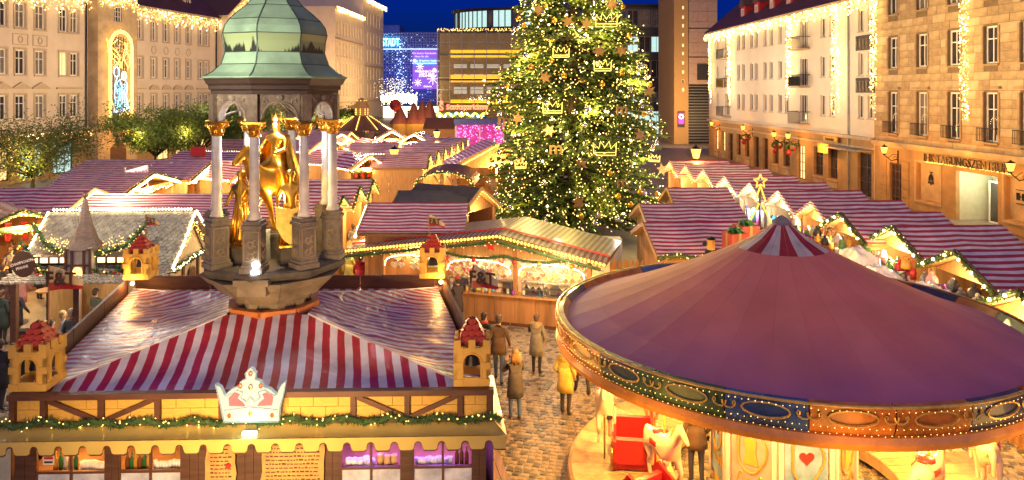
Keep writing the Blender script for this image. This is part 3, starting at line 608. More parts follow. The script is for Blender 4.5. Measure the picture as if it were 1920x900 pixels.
for k, zz in ((0, 11.0), (1, 7.85)):                    # two stone relief panels
    u0, u1 = sorted((FM.u(1606), FM.u(1640))); s = MB(); s.box(u0, u1, -.08, -.002, zz, zz + 1.1); rp = s.build('relief_panel', M['stone_dark'], RH)
    s = MB()
    for q in range(5):
        x = u0 + .25 + q*(u1-u0-.4)/4.5; s.ball((x, -.12, zz+.8), .1, 0, 6, 4); s.box(x-.09, x+.09, -.16, -.08, zz+.3, zz+.7); s.box(x-.12, x-.03, -.14, -.08, zz+.08, zz+.32); s.box(x+.03, x+.12, -.14, -.08, zz+.08, zz+.32)
    s.build('relief_figures', M['stone_mon'], rp)
b = MB(); 
for px in (1593, ): b.tube([(FM.u(px), -.12, .2), (FM.u(px), -.12, 14.6)], .07, 6)
b.build('drain_pipe', M['metal_grey'], RH)
b = MB(); u0, u1 = sorted((FM.u(1575), FM.u(1638))); b.box(u0, u1, -1.3, -.003, 3.55, 3.65); b.build('entrance_canopy', M['metal_grey'], RH)
u0 = FM.u(1563); b = MB(); b.box(u0-1.1, u0+1.3, -.34, -.29, 3.9, 4.3); sg = b.build('inn_sign', M['cream'], RH); t = text_mb('Ratskeller', .38, .02); t.xf(Matrix.Translation((u0+.1, -.36, 4.1))); t.build('sign_lettering', M['wood_dark'], sg)
b = MB(); b.box(u0-.9, u0+.9, -.9, -.85, 3.0, 3.75); sg = b.build('hanging_sign', M['cream'], RH)

# ---- sandstone house with the blocks
FI = Fac((31.26, -.093), 30, 54.0, True)
SH = thing('sandstone_house', 'ochre sandstone block house on the far right with IHK TAGUNGSZENTRUM above its entrance', 'building', FI.o, FI.rz)
cols = [1675, 1729, 1789, 1858]; us = [FI.u(p) for p in cols]; us += [us[-1] + 2.75 * k for k in (1, 2, 3)]
ops = []; lw = []
for u in us:
    for z, h in ((13.3, 2.1), (9.55, 2.15), (5.05, 2.85)): ops.append((u-.55, u+.55, z, z+h)); lw.append((u, z, 1.1, h))
b = MB(); wall_grid(b, 0, FI.L, 4.3, 17.5, ops, .28, 0, .02); shell(b, FI.L, 14, 17.5); b.build('wall', M['joint'], SH)
gable_roof('roof', SH, FI.L, 14, 17.5, 6)
cube = MB().box(-.5, .5, -.5, .5, -.5, .5)
bme = [cube.mesh('stone_block', M[k]) for k in ('sandstone', 'sandstone_pale', 'sandstone_warm', 'sandstone')]
nb = 0; rest = MB(); z = 4.3; row = 0; blist = []
while z < 17.4:
    chh = [.52, .60, .48][row % 3]; cuts = sorted([(o_[0], o_[1]) for o_ in ops if o_[2] < z + chh - .02 and o_[3] > z + .02])
    u = 0.; spans = []
    for a, c in cuts:
        if a > u: spans.append((u, a))
        u = max(u, c)
    spans.append((u, FI.L))
    for a, c in spans:
        x = a
        while x < c - .01:
            ln = rnd.uniform(.85, 1.35)
            if c - (x + ln) < .5: ln = c - x
            zt = z + chh
            blist.append((x, min(x + ln, c), z, zt)); x += ln
    z += chh; row += 1
blist = [q for q in blist]
def bl_clip(q):                                          # keep blocks out of window openings that cut a course part way
    return [q]
vis = [q for q in blist if q[2] < 14.2 and q[0] < FI.u(1935)]
vis.sort(key=lambda q: -q[0]); vs_ = set(vis[:300])
for q in blist:
    zz0, zz1 = q[2], q[3]
    for o_ in ops:
        if o_[0] < (q[0]+q[1])/2 < o_[1]:
            if o_[2] < zz1 < o_[3] and zz0 < o_[2]: zz1 = o_[2]
            if zz0 < o_[3] < zz1: zz0 = o_[3]
    pr = rnd.uniform(0, .012)
    if q in vs_:
        o = link('stone_block', rnd.choice(bme), SH); o.location = ((q[0]+q[1])/2, .04 - pr, (zz0+zz1)/2); o.scale = (q[1]-q[0]-.022, .1, zz1-zz0-.022)
    else: rest.box(q[0]+.011, q[1]-.011, -.01-pr, .09, zz0+.011, zz1-.011)
rest.build('stone_blocks', M['sandstone'], SH, kind='stuff')
for u, z, wd, h in lw:
    wn = window(SH, u, z, wd, h, 'pane' if rnd.random() < .8 else 'curtain', (1, 1), .2, .1)
    s = MB(); s.box(-.1, wd+.1, -.34, -.19, -.12, -.02)
    s.box(-.17, -.01, -.27, -.19, 0, h); s.box(wd+.01, wd+.17, -.27, -.19, 0, h)
    if z < 6: s.box(-.28, wd+.28, -.4, -.19, h+.2, h+.34)
    s.build('frame_surround', M['sandstone_warm'], wn)
    if z < 6:
        s = MB(); s.box(-.1, wd+.1, -.62, -.58, .78, .83); s.box(-.1, wd+.1, -.62, -.58, .06, .1)
        for q in range(11): s.box(-.1 + q*(wd+.2)/10 - .012, -.1 + q*(wd+.2)/10 + .012, -.615, -.585, .1, .78)
        s.box(-.1, -.07, -.6, -.2, .78, .82); s.box(wd+.07, wd+.1, -.6, -.2, .78, .82); s.build('window_railing', M['metal_dark'], wn)
        s = MB()                                         # candle arch shining inside some of the windows
        if rnd.random() < .8:
            for q in range(9): s.octa((wd*.5 + .28*math.cos(math.pi*q/8), -.01, 1.05 + .35*math.sin(math.pi*q/8)), .022)
            s.build('candle_arch', M['bulb'], wn, kind='stuff')
# ground floor: openings
e0, e1 = sorted((FI.u(1792), FI.u(1871))); d0, d1 = sorted((FI.u(1668), FI.u(1690))); n0, n1 = sorted((FI.u(1720), FI.u(1761))); m0 = FI.u(1886); m1 = m0 + 2.2
gops = [(d0, d1, .1, 3.0), (n0, n1, .9, 3.25), (e0, e1, .1, 3.15), (m0, m1, .9, 3.25)]
b = MB(); wall_grid(b, 0, FI.L, 0, 4.3, [gops[0], gops[1], gops[3]] + [gops[2]], .25); b.build('ground_floor_wall', M['base_stone'], SH)
b = MB()
for a, c, z0_, z1_ in (gops[1], gops[3]): b.quad((a, .25, z0_), (c, .25, z0_), (c, .25, z1_), (a, .25, z1_))
b.build('niche_panel', M['sandstone_pale'], SH)
b = MB()
for a, c, z0_, z1_ in (gops[1], gops[3]):
    b.box(a-.25, a-.1, -.05, -.002, z0_-.2, z1_+.2); b.box(c+.1, c+.25, -.05, -.002, z0_-.2, z1_+.2); b.box(a-.1, c+.1, -.05, -.002, z1_+.08, z1_+.2); b.box(a-.1, c+.1, -.1, -.002, z0_-.2, z0_-.08)
b.box(0, FI.L, -.3, -.003, 4.2, 4.45); b.box(0, FI.L, -.12, -.003, 4.05, 4.2); b.build('cornice', M['sandstone_pale'], SH)
for i in range(5):                                       # rusticated blocks beside the door
    for a in (FI.u(1692), FI.u(1651)): q = MB(); q.box(a, a+.75, -.06, -.002, .15 + i*.62, .72 + i*.62); q.build('stone_block', M['base_stone'], SH)
q = window(SH, (d0+d1)/2, .1, d1-d0, 2.9, 'pane', (2, 4), .2, .13, 'wood_dark', name='door')
b = MB(); D = 2.4
b.quad((e0, .25, .1), (e0, .25, 3.15), (e0, D, 3.15), (e0, D, .1)); b.quad((e1, .25, 3.15), (e1, .25, .1), (e1, D, .1), (e1, D, 3.15)); b.quad((e0, .25, 3.15), (e1, .25, 3.15), (e1, D, 3.15), (e0, D, 3.15)); b.quad((e0, D, .1), (e1, D, .1), (e1, D, 3.15), (e0, D, 3.15)); b.quad((e0, -.3, .1), (e1, -.3, .1), (e1, D, .1), (e0, D, .1))
b.build('entrance_recess', cm('recess', (.62, .58, .42), var=.1), SH)
for k in range(2):
    dd = window(SH, e0 + (e1-e0)*(.42 + .36*k), .12, (e1-e0)*.34, 2.5, 'pane', (0, 0), 1.5, .09, 'frame_white', name='glass_door')
    s = MB(); s.tube([(.1 if k else (e1-e0)*.34-.1, -.08, .9), (.1 if k else (e1-e0)*.34-.1, -.08, 1.5)], .025, 6); s.build('handle', M['metal_grey'], dd)
lamp(FI.o + FI.dir * ((e0+e1)/2) + Vector((math.sin(FI.rz)*-.9, math.cos(FI.rz)*.9, 2.9)), 105, (.85, 1, .72), .3)
t = text_mb('IHK TAGUNGSZENTRUM', .74, .06); tw_ = max(v[0] for v in t.v) - min(v[0] for v in t.v); ta, tb = FI.u(1742), FI.u(1903)
t.xf(Matrix.Translation(((ta+tb)/2, -.34, 3.7)) @ Matrix.Diagonal(((tb-ta)/tw_, 1, 1, 1)))
t.build('sign_lettering', M['metal_dark'], SH)
b = MB(); bulbs(b, 150, lambda: (rnd.uniform(ta, tb), -.2, 3.7 - .24 + rnd.uniform(-.05, .02)), .02, .03); b.build('sign_backlight', M['bulb_soft'], SH, kind='stuff')
t = text_mb('IHK', .55, .05, True); t.xf(Matrix.Translation((m0 + .95, .2, 2.2))); t.box(m0+.5, m0+1.5, .18, .22, 2.56, 2.6); t.box(m0+.5, m0+1.5, .18, .22, 1.8, 1.84); t.build('plaque_lettering', M['metal_dark'], SH)
b = MB(); nc = (n0+n1)/2                                # wrought emblem in the niche
b.tube([(nc + .2*math.cos(a), .2, 2.3 + .3*math.sin(a)) for a in [i*math.pi/7 for i in range(15)]], .03, 5); b.tube([(nc-.25, .2, 2.0), (nc, .2, 2.6), (nc+.25, .2, 2.0)], .03, 5); b.tube([(nc, .2, 1.9), (nc, .2, 2.75)], .03, 5); b.tube([(nc-.15, .2, 2.75), (nc+.15, .2, 2.75)], .03, 5); b.build('emblem', M['metal_dark'], SH)
drop_curtain(SH, FI.u(1647), .9, FI.z(1647, 228), 17, 400); drop_curtain(SH, FI.u(1819), .85, FI.z(1819, 242), 17, 420, r=(.03, .05))

# unseen area lamps added to brighten the facades
for dd, pw_ in ((60, 640), (74, 720), (88, 640)):
    a = Vector((-55.98 + .207*dd, dd, 9)); lamp(a + nrm * 15 + Vector((0, 0, -2.0)), pw_, (1, .73, .45), 1, 'AREA', a, 5)
for dd, pw_ in ((58, 255), (70, 290), (83, 290)):
    a = Vector((29.1 - .054*dd, dd, 10.5)); lamp(a + Vector((-12, 0, -3.5)), pw_*.8, (1, .80, .58), 1, 'AREA', a, 3, 95)
for dd, pw_ in ((38, 190), (46, 220)):
    a = Vector((31.26 - .093*dd, dd, 11)); lamp(a + Vector((-11, 0, -3.8)), pw_, (1, .70, .36), 1, 'AREA', a, 3, 95)
lamp((-21, 158, 6), 2300, (1, .62, .25), 1, 'AREA', (-33, 175, 15), 8)
lamp((-30, 140, 7), 2000, (1, .58, .22), 1, 'AREA', (-36, 150, 16), 6)
lamp((PX(755, 205), 200, 7), 800, (.06, .14, 1), 1, 'AREA', (PX(755, 214), 214, 16), 10)
lamp((PX(1278, 100), 101, 4), 1800, (1, .6, .25), 1, 'AREA', (PX(1278, 112), 112, 12), 3)
# ================================================================ SHARED BUILDERS
def skin_mesh(name, nodes, edges, mats, pick=None, sub=2, smooth=True):
    """nodes: list of (pos, radius); grown to one continuous surface; pick(co)->material index"""
    me = bpy.data.meshes.new(name); me.from_pydata([n[0] for n in nodes], edges, [])
    o = bpy.data.objects.new(name, me); COL.objects.link(o)
    sk = o.modifiers.new('skin', 'SKIN'); ss = o.modifiers.new('sub', 'SUBSURF'); ss.levels = sub; ss.render_levels = sub
    lay = me.skin_vertices[0].data
    for i, n in enumerate(nodes):
        r_ = n[1] if isinstance(n[1], tuple) else (n[1], n[1]); lay[i].radius = r_
    lay[0].use_root = True
    dg = bpy.context.evaluated_depsgraph_get(); out = bpy.data.meshes.new_from_object(o.evaluated_get(dg)); out.name = name
    bpy.data.objects.remove(o); bpy.data.meshes.remove(me)
    out.materials.clear()
    for m in (mats if isinstance(mats, (list, tuple)) else [mats]): out.materials.append(m)
    if pick: out.polygons.foreach_set('material_index', [pick(p.center) for p in out.polygons])
    if smooth: out.polygons.foreach_set('use_smooth', [True] * len(out.polygons))
    return out
def garland_mb(pts, r=.09, dens=90, mb=None, mi=0):     # a bushy rope of short needles
    mb = mb or MB(); pts = [Vector(p) for p in pts]
    for a, b in zip(pts, pts[1:]):
        d = b - a; n = max(3, int(d.length * dens))
        for _ in range(n):
            c = a + d * rnd.random(); v = Vector((rnd.gauss(0, 1), rnd.gauss(0, 1), rnd.gauss(0, 1))).normalized(); t = v.orthogonal().normalized() * r * .22
            e = c + v * r * rnd.uniform(.7, 1.5); mb.add([c - t, c + t, e], [(0, 1, 2)], mi)
    mb.tube(pts, r * .45, 5, mi); return mb
def along(pts, n):                                       # n points spread along a polyline
    pts = [Vector(p) for p in pts]; L = [(b - a).length for a, b in zip(pts, pts[1:])]; T = sum(L); out = []
    for k in range(n):
        s = T * (k + .5) / n; i = 0
        while i < len(L) - 1 and s > L[i]: s -= L[i]; i += 1
        out.append(pts[i].lerp(pts[i+1], s / max(L[i], 1e-6)))
    return out
def bulb_line(parent, pts, n, r=.03, m='bulb', jit=0., name='light_string'):
    b = MB()
    for p in along(pts, n): b.octa((p.x + rnd.uniform(-jit, jit), p.y + rnd.uniform(-jit, jit), p.z + rnd.uniform(-jit, jit)), r * rnd.uniform(.85, 1.2))
    return b.build(name, M[m], parent, kind='stuff')
def flag(parent, base, h=1.0, fw=.55, fh=.34, ang=0., lean=0., name='pennant'):
    # pole, pennant of two colours with lettering
    x, y, z = base; p = MB(); tip = (x + lean, y, z + h); p.tube([base, tip], .014, 6); pl = p.build('flag_pole', M['wood'], parent)
    f = MB(); n = 8
    c, s = math.cos(ang), math.sin(ang); r_ = []
    for i in range(n + 1):
        t = i / n; w_ = .05 * math.sin(t * 5); top = z + h - fh*.9*t*.55; bot = z + h - fh + fh*.15*t
        cx_, cy_ = x + lean*(.85) + c*fw*t - s*w_, y + s*fw*t + c*w_
        r_.append(((cx_, cy_, top), (cx_, cy_, (top+bot)/2 + .5*(top-bot)*.35), (cx_, cy_, (top+bot)/2 - .5*(top-bot)*.35), (cx_, cy_, bot)))
    for i in range(n):
        for k in range(3): f.quad(r_[i][k+1], r_[i+1][k+1], r_[i+1][k], r_[i][k], 0 if k == 2 else 1)
    pn = f.build('pennant', [M['red'], cm('flag_cream', (.80, .62, .32))], pl)
    t = text_mb('F&T', fh*.74, .012, True); mt = Matrix.Translation((x + lean*.85 + c*fw*.36 - s*.03, y + s*fw*.36, z + h - fh*.53)) @ Matrix.Rotation(ang, 4, 'Z')
    b2 = MB(); b2.v = t.v[:]; b2.f = t.f[:]; b2.m = t.m[:]; b2.xf(Matrix.Translation((0, -.035, 0)) ); b2.xf(mt)
    t.xf(mt @ Matrix.Translation((0, .035, 0))); b2.build('pennant_lettering', M['wood_dark'], pl)
    return pl

# ================================================================ THE CASTLE BAR IN FRONT
CA, CB, CC, CD = Vector((-7.94, 11.83, 0)), Vector((-.30, 12.06, 0)), Vector((-1.77, 18.82, 0)), Vector((-9.56, 18.67, 0))
def Sb(u, v, z=0.): p = CA.lerp(CB, u).lerp(CD.lerp(CC, u), v); return Vector((p.x, p.y, z))
c0 = Sb(.5, .5)
CBAR = thing('castle_bar', 'square castle bar with half timbered fascia, toy turrets and red striped tent roof', 'market stall', c0)
def S(u, v, z=0.): return Sb(u, v, z) - c0
fd = (CB - CA).normalized(); frz = math.atan2(fd.y, fd.x); sd = (CD - CA).normalized()
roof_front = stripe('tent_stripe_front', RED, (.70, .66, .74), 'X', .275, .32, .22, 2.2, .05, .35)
roof_side = stripe('tent_stripe_side', (.32, .015, .05), (.56, .50, .62), 'Y', .235, .40, .34, 2.2, 0, .08, wob=.05)  # darker and bluer than the front: sky reflection put into the stripe colours
mc = Vector((-4.9, 15.4, 0)) - c0; rg = .80
ringc = [mc + Vector((sx*rg - sy*rg*.15, sy*rg, 3.62)) for sx, sy in ((-1, -1), (1, -1), (1, 1), (-1, 1))]
ev = [S(.012, .02, 3.05), S(.988, .02, 3.05), S(.985, .985, 3.05), S(.015, .985, 3.05)]
def tent_face(a, b, c, d, mt, rz, nx=34, ny=14, wr=.03):
    mb = MB(); R_ = Matrix.Rotation(-rz, 4, 'Z')
    for j in range(ny + 1):
        for i in range(nx + 1):
            s, t = i / nx, j / ny; p = a.lerp(b, s).lerp(d.lerp(c, s), t)
            e = min(1, 6*min(s, 1-s)) * min(1, 5*t*(1-t) + .15)
            p.z += -.14 * math.sin(math.pi * t) * e + wr * e * (noise.noise(Vector((p.x*1.6, p.y*2.2, 3))) + .6 * noise.noise(Vector((p.x*4 + p.y*2, p.y*4, 7))))
            mb.v.append(tuple(R_ @ p))
    for j in range(ny):
        for i in range(nx):
            k = j*(nx+1) + i; mb.f.append((k, k+1, k+nx+2, k+nx+1)); mb.m.append(0)
    o = mb.build('roof_cloth', mt, CBAR, True); o.rotation_euler = (0, 0, rz); return o
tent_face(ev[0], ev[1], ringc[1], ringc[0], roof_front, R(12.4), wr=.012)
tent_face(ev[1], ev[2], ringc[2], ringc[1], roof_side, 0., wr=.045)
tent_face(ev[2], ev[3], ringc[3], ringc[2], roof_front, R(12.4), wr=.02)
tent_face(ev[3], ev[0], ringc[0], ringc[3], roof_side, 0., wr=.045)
b = MB()
for a, q in ((0, 0), (1, 1), (2, 2), (3, 3)): b.tube([ev[a] + Vector((0, 0, .02)), ev[a].lerp(ringc[q], .5) + Vector((0, 0, -.03)), ringc[q] + Vector((0, 0, .02))], .02, 5)
b.build('roof_seam', cm('seam_white', (.7, .66, .66)), CBAR, kind='stuff')
b = MB()
for k in range(8):
    a0, a1 = k*math.pi/4, (k+1)*math.pi/4; b.bar(mc + Vector((.86*math.cos(a0), .86*math.sin(a0), 3.62)), mc + Vector((.86*math.cos(a1), .86*math.sin(a1), 3.62)), .16, .14)
b.build('roof_collar', cm('orange_foam', (.60, .20, .04), rough=.5), CBAR)
# side and rear boards, inner sheathing
for (a, b_), zt in (((S(0, .12), S(0, .97)), 3.34), ((S(1, .12), S(1, .97)), 3.34), ((S(.02, 1), S(.98, 1)), 3.36)):
    L = (b_ - a).length; n = max(2, int(L / 1.5))
    for k in range(n):
        p, q = a.lerp(b_, k / n), a.lerp(b_, (k + 1) / n - .004); m_ = MB(); m_.bar(p + Vector((0, 0, (zt + 2.75)/2)), q + Vector((0, 0, (zt + 2.75)/2)), .06, zt - 2.75); m_.build('roof_board', M['wood_brown'], CBAR)
# fascia: beams, posts, braces, cream blocks
zt, zb = 3.20, 2.72
def F_(px, z, out=0.): u = (px - 20) / 905.; p = S(u, 0, z); return p + Vector((fd.y, -fd.x, 0)) * out
bm_ = lambda a, b_, wd, h, nm='timber_beam': MB().bar(a, b_, wd, h).build(nm, M['wood_brown'], CBAR)
bm_(F_(19, 3.165, .03), F_(926, 3.165, .03), .14, .09); bm_(F_(19, 2.70, .03), F_(926, 2.70, .03), .12, .10)
posts = [25, 82, 188, 293, 412, 659, 761, 862, 918]
for p in posts: bm_(F_(p, 2.75, .03), F_(p, 3.12, .03), .085, .10, 'timber_post') if 0 else MB().box(-.042, .042, -.06, .03, 0, .37).build('timber_post', M['wood_brown'], CBAR)
for o, p in zip([c for c in CBAR.children if c.name.startswith('timber_post')], posts): o.location = F_(p, 2.75, .0); o.rotation_euler = (0, 0, frz)
for (x0, z0), (x1, z1) in (((90, 3.1), (182, 2.77)), ((196, 2.77), (287, 3.1)), ((666, 3.1), (755, 2.77)), ((768, 2.77), (856, 3.1))):
    MB().bar(F_(x0, z0, .045), F_(x1, z1, .045), .03, .075, 0).build('timber_brace', M['wood_brown'], CBAR)
cb = MB().box(-.5, .5, -.5, .5, -.5, .5).mesh('fascia_block', M['cream'])
for x0, x1 in zip(posts, posts[1:]):
    n = max(1, round((x1 - x0) / 52)); ins = 5.5
    for rj in range(2):
        cuts = [x0 + ins] + [x0 + ins + (x1 - x0 - 2*ins) * (k + (.5 if rj else 0)) / n for k in range(0 if rj else 1, n)] + [x1 - ins]
        for a, b_ in zip(cuts, cuts[1:]):
            o = link('fascia_block', cb, CBAR); o.location = F_((a + b_)/2, 2.75 + .185*(rj + .5), -.03); o.scale = ((b_ - a) * 7.64 / 905 - .008, .05, .178); o.rotation_euler = (0, 0, frz)
MB().bar(F_(20, 2.94, -.09), F_(925, 2.94, -.09), .05, .4).build('fascia_board', M['wood_dark'], CBAR)
# awning with crenellated valance
no = Vector((fd.y, -fd.x, 0))
awn = mat('awning_cloth', (.62, .46, .13), .3, var=.12, scale=2, bump=.3, bscale=5, coat=.5); awn_trim = M['wood_dark']
X0, X1 = -.055, 1.012
def A_(u, z, out): return S(u, 0, z) + no * out
mb = MB(); n = 50
for i in range(n + 1):
    u = X0 + (X1 - X0) * i / n
    for j in range(5):
        t = j / 4; uu = u if 0 < i < n else u; sx = (u - .5) * .03 * t
        p = A_(u + sx, 2.71 - .07*t - .03*math.sin(math.pi*t) + .014*noise.noise(Vector((u*30, t*3, 0))), .05 + .42*t); mb.v.append(tuple(p))
for i in range(n):
    for j in range(4): k = i*5 + j; mb.f.append((k, k+1, k+6, k+5)); mb.m.append(0)
mb.build('awning', awn, CBAR, True)
W = (A_(X1 + .015, 0, .47) - A_(X0 - .015, 0, .47)).length
def scallop(W, ext=0.):
    pts = [(0, 0), (W, 0), (W, -.19 - ext)]; per = .355; x = W; k = 0
    tabs = int(W / per); per = W / tabs
    out = []
    for i in range(tabs):
        a = W - i*per
        out += [(a - .02, -.20), (a - per*.50, -.20), (a - per*.56, -.18)]
        for q in range(7): th = math.pi * q / 6; out.append((a - per*.77 + per*.17*math.cos(th), -.13 + .065*math.sin(th)))
        out += [(a - per*.96, -.18)]
    pts = pts[:2] + [(x_, z_ - ext) for x_, z_ in out] + [(0, -.19 - ext)]
    return pts
vl = MB(); vl.prism(scallop(W), 0, .015); o = vl.build('valance', awn, CBAR); o.location = A_(X0 - .015, 2.645, .48); o.rotation_euler = (0, 0, frz)
vl = MB(); vl.prism(scallop(W, .03), .018, .026); o = vl.build('valance_trim', awn_trim, CBAR); o.location = A_(X0 - .015, 2.645, .48); o.rotation_euler = (0, 0, frz)
mb = MB()                                                # right-hand awning return
q = [A_(1.0, 2.71, .05), A_(1.027, 2.64, .47), S(1.05, .3, 2.62), S(1.0, .3, 2.71)]; mb.quad(*q); mb.quad(q[1], q[1] + Vector((0, 0, -.14)), q[2] + Vector((0, 0, -.14)), q[2]); mb.build('awning_side', awn, CBAR)
# garland with lights
gp = [A_(X0 + (1.07) * i / 60 - .0, 2.76 + .035*math.sin(i*1.1) + .02*math.sin(i*2.7), .12) for i in range(61)]
garland_mb(gp, .085, 330).build('garland', M['garland'], CBAR, kind='stuff')
bulb_line(CBAR, gp, 150, .014, 'bulb', .07)
# counter wall: posts, boards, windows
zs = 2.62; wall = MB()
for a, b_ in ((28, 66), (195, 220), (336, 385), (440, 488), (605, 635), (750, 772), (886, 912)):
    u0, u1 = (a - 20)/905, (b_ - 20)/905; n = max(1, round((b_ - a)/16))
    for k in range(n):
        p0, p1 = S(u0 + (u1-u0)*k/n, .004, 0), S(u0 + (u1-u0)*(k + .96)/n, .004, 0); q = MB(); q.bar(p0 + Vector((0, 0, zs/2)), p1 + Vector((0, 0, zs/2)), .07, zs); q.build('wall_board', M['wood_dark'], CBAR)
for a, b_ in ((66, 195), (220, 336), (635, 750), (772, 886)):
    q = MB(); q.bar(F_(a, .5, -.04), F_(b_, .5, -.04), .05, 1.0); q.build('counter_front', M['wood_brown'], CBAR)
    u0, u1 = (a-20)/905, (b_-20)/905; wv = MB()
    for t in (0, .5, 1): wv.bar(S(u0 + (u1-u0)*t, .004, 1.0), S(u0 + (u1-u0)*t, .004, zs), .045, .035)
    for z in (1.02, 1.93, 2.36): wv.bar(S(u0, .004, z), S(u1, .004, z), .05, .04)
    fr = wv.build('window', M['wood_brown'], CBAR)
    for k in range(2):
        t0, t1 = u0 + (u1-u0)*k/2, u0 + (u1-u0)*(k+1)/2; p = MB(); p.quad(S(t0, .006, 1.04), S(t1, .006, 1.04), S(t1, .006, 1.91), S(t0, .006, 1.91)); p.build('frosted_pane', M.setdefault('frost', mat('frosted_pane', (.55, .55, .58), .3, var=.5, scale=3, em=(.5, .45, .5), es=.08)), fr)
b = MB(); b.quad(S(.03, .14, .9), S(.97, .14, .9), S(.97, .14, 2.7), S(.03, .14, 2.7)); b.quad(S(.03, .01, 1.86), S(.97, .01, 1.86), S(.97, .14, 1.86), S(.03, .14, 1.86)); b.quad(S(.35, .01, .9), S(.35, .14, .9), S(.35, .14, 2.6), S(.35, .01, 2.6)); b.quad(S(.66, .01, .9), S(.66, .14, .9), S(.66, .14, 2.6), S(.66, .01, 2.6)); b.build('shelf_back', M['wood'], CBAR)
for a, b_, zz in ((0, 1, 0),):
    q = MB()
    for (p, r_) in (((0, 0), (0, 1)), ((1, 0), (1, 1)), ((0, 1), (1, 1))):
        q.quad(S(*p, 0), S(*r_, 0), S(*r_, 2.8), S(*p, 2.8))
    q.build('side_wall', M['wood_dark'], CBAR)
for px, col, pw_ in ((130, (1, .66, .3), 26), (278, (1, .7, .35), 14), (692, (.36, .16, 1), 40), (828, (.36, .16, 1), 40)): lamp(Sb((px-20)/905, .06, 2.5), pw_, col, .08)
# parchment boards with burnt edges and close written lines
for a, b_, nm in ((385, 440, 24), (488, 605, 22)):
    wd = (b_ - a) * 7.64 / 905; q = MB(); r2 = random.Random(a); pts = []
    for k in range(12): pts.append((wd*k/12, 2.6))
    for k in range(9): pts.append((wd + r2.uniform(-.02, .02), 2.6 - k*.17))
    for k in range(12): pts.append((wd - wd*k/12, 1.1 + r2.uniform(-.02, .02)))
    for k in range(9): pts.append((r2.uniform(-.02, .02), 1.1 + k*.17))
    q.prism(pts, -.02, 0); o = q.build('parchment_board', mat('parchment', (.62, .33, .10), .6, var=.35, scale=3), CBAR); o.location = F_(a, 0, .06); o.rotation_euler = (0, 0, frz)
    q = MB()
    for k in range(int(20)):
        z = 2.42 - k*.062; x = .07
        while x < wd - .1:
            l = r2.uniform(.02, .075); q.box(x, min(x + l, wd - .06), -.024, -.021, z, z + .018 + (.008 if r2.random() < .3 else 0)); x += l + .018
    t = q.build('written_lines', M['wood_dark'], o, kind='stuff')
q = MB(); q.box(0, .17, -.01, 0, 0, .14, 0); q.box(.012, .158, -.014, -.01, .09, .128, 1); q.box(.02, .15, -.014, -.01, .03, .06, 2); o = q.build('notice', [M['white'], M['red'], M['black']], CBAR); o.location = F_(82, 2.08, .03); o.rotation_euler = (0, 0, frz)
q = MB(); q.ball((0, 0, 0), .045, 0, 10, 6); o = q.build('wax_seal', M['red'], CBAR); o.location = F_(427, 2.05, .09)
# castle turrets
tile_me = MB(); tp = [(-.06, 0), (-.06, -.05)] + [(.06*math.cos(math.pi + math.pi*i/6), -.05 + .05*math.sin(math.pi + math.pi*i/6)) for i in range(1, 6)] + [(.06, -.05), (.06, 0)]
tile_me.prism(tp, -.006, .006); tile_me = tile_me.mesh('roof_tile', cm('turret_tile', (.50, .045, .018), rough=.35, var=.4, scale=9))
def turret(base, w_=.56, lamp_on=False, h=.62):
    T = link('turret', None, CBAR) if 0 else None
    mb = MB(); th = .05; n = 8; ar = w_ * .24; oz0 = .14
    for k in range(4):
        poly = [(-w_/2, 0), (w_/2, 0), (w_/2, h), (-w_/2, h)]
        # jambs, sill, lintel with a round arch
        st = len(mb.v)
        mb.prism([(-w_/2, 0), (-ar, 0), (-ar, h*.62), *[(-ar*math.cos(math.pi*i/n), h*.62 + ar*math.sin(math.pi*i/n)) for i in range(1, n)], (ar, h*.62), (ar, 0), (w_/2, 0), (w_/2, h), (-w_/2, h)], -w_/2, -w_/2 + th)
        mb.box(-ar, ar, -w_/2 + .004, -w_/2 + th - .004, 0, oz0)
        for z in (.0, .27, .52):
            for sx in (-1, 1): mb.box(sx*(w_/2 - .06) - .075, sx*(w_/2 - .06) + .075, -w_/2 - .016, -w_/2 - .002, z + .01, z + .12)
        for x in (-w_*.42, 0, w_*.42): mb.box(x - w_*.1, x + w_*.1, -w_/2 - .012, -w_/2 + th, h + .001, h + .13)
        mb.tube([(-ar - .02, -w_/2 - .01, oz0), (-ar - .02, -w_/2 - .01, h*.62), *[(-(ar + .02)*math.cos(math.pi*i/n), -w_/2 - .01, h*.62 + (ar + .02)*math.sin(math.pi*i/n)) for i in range(1, n)], (ar + .02, -w_/2 - .01, h*.62), (ar + .02, -w_/2 - .01, oz0)], .016, 4)
        mb.xf(Matrix.Rotation(k*math.pi/2, 4, 'Z'), st)
    T = mb.build('turret', M['cream'], CBAR); T.location = base; T.rotation_euler = (0, 0, frz)
    r_ = MB(); r_.lathe([(w_*.46, h), (w_*.40, h + .12), (.012, h + .44)], 4, a0=math.pi/4); r_.build('roof_cone', cm('turret_tile_dark', (.22, .03, .015)), T)
    for k in range(4):
        for j in range(4):
            t = .15 + j*.22; nn = 4 - j; rad = w_*.46*(1 - t)*.9; z = h + .06 + .38*t
            for i in range(nn):
                o = link('roof_tile', tile_me, T); x = (i - (nn-1)/2) * .115
                o.matrix_local = Matrix.Rotation(k*math.pi/2, 4, 'Z') @ Matrix.Translation((x, -rad*.78 - .02, z + .035)) @ Matrix.Rotation(R(-38), 4, 'X')
    b_ = MB(); b_.lathe([(.13, .27), (.115, .33), (.09, .42), (.05, .47), (.01, .48)], 12); b_.tube([(0, 0, .48), (0, 0, h - .02)], .012, 5); b_.build('bell', M['metal_dark'], T)
    return T
tA, tB = turret(S(.04, .045, 3.215)), turret(S(.962, .045, 3.215))
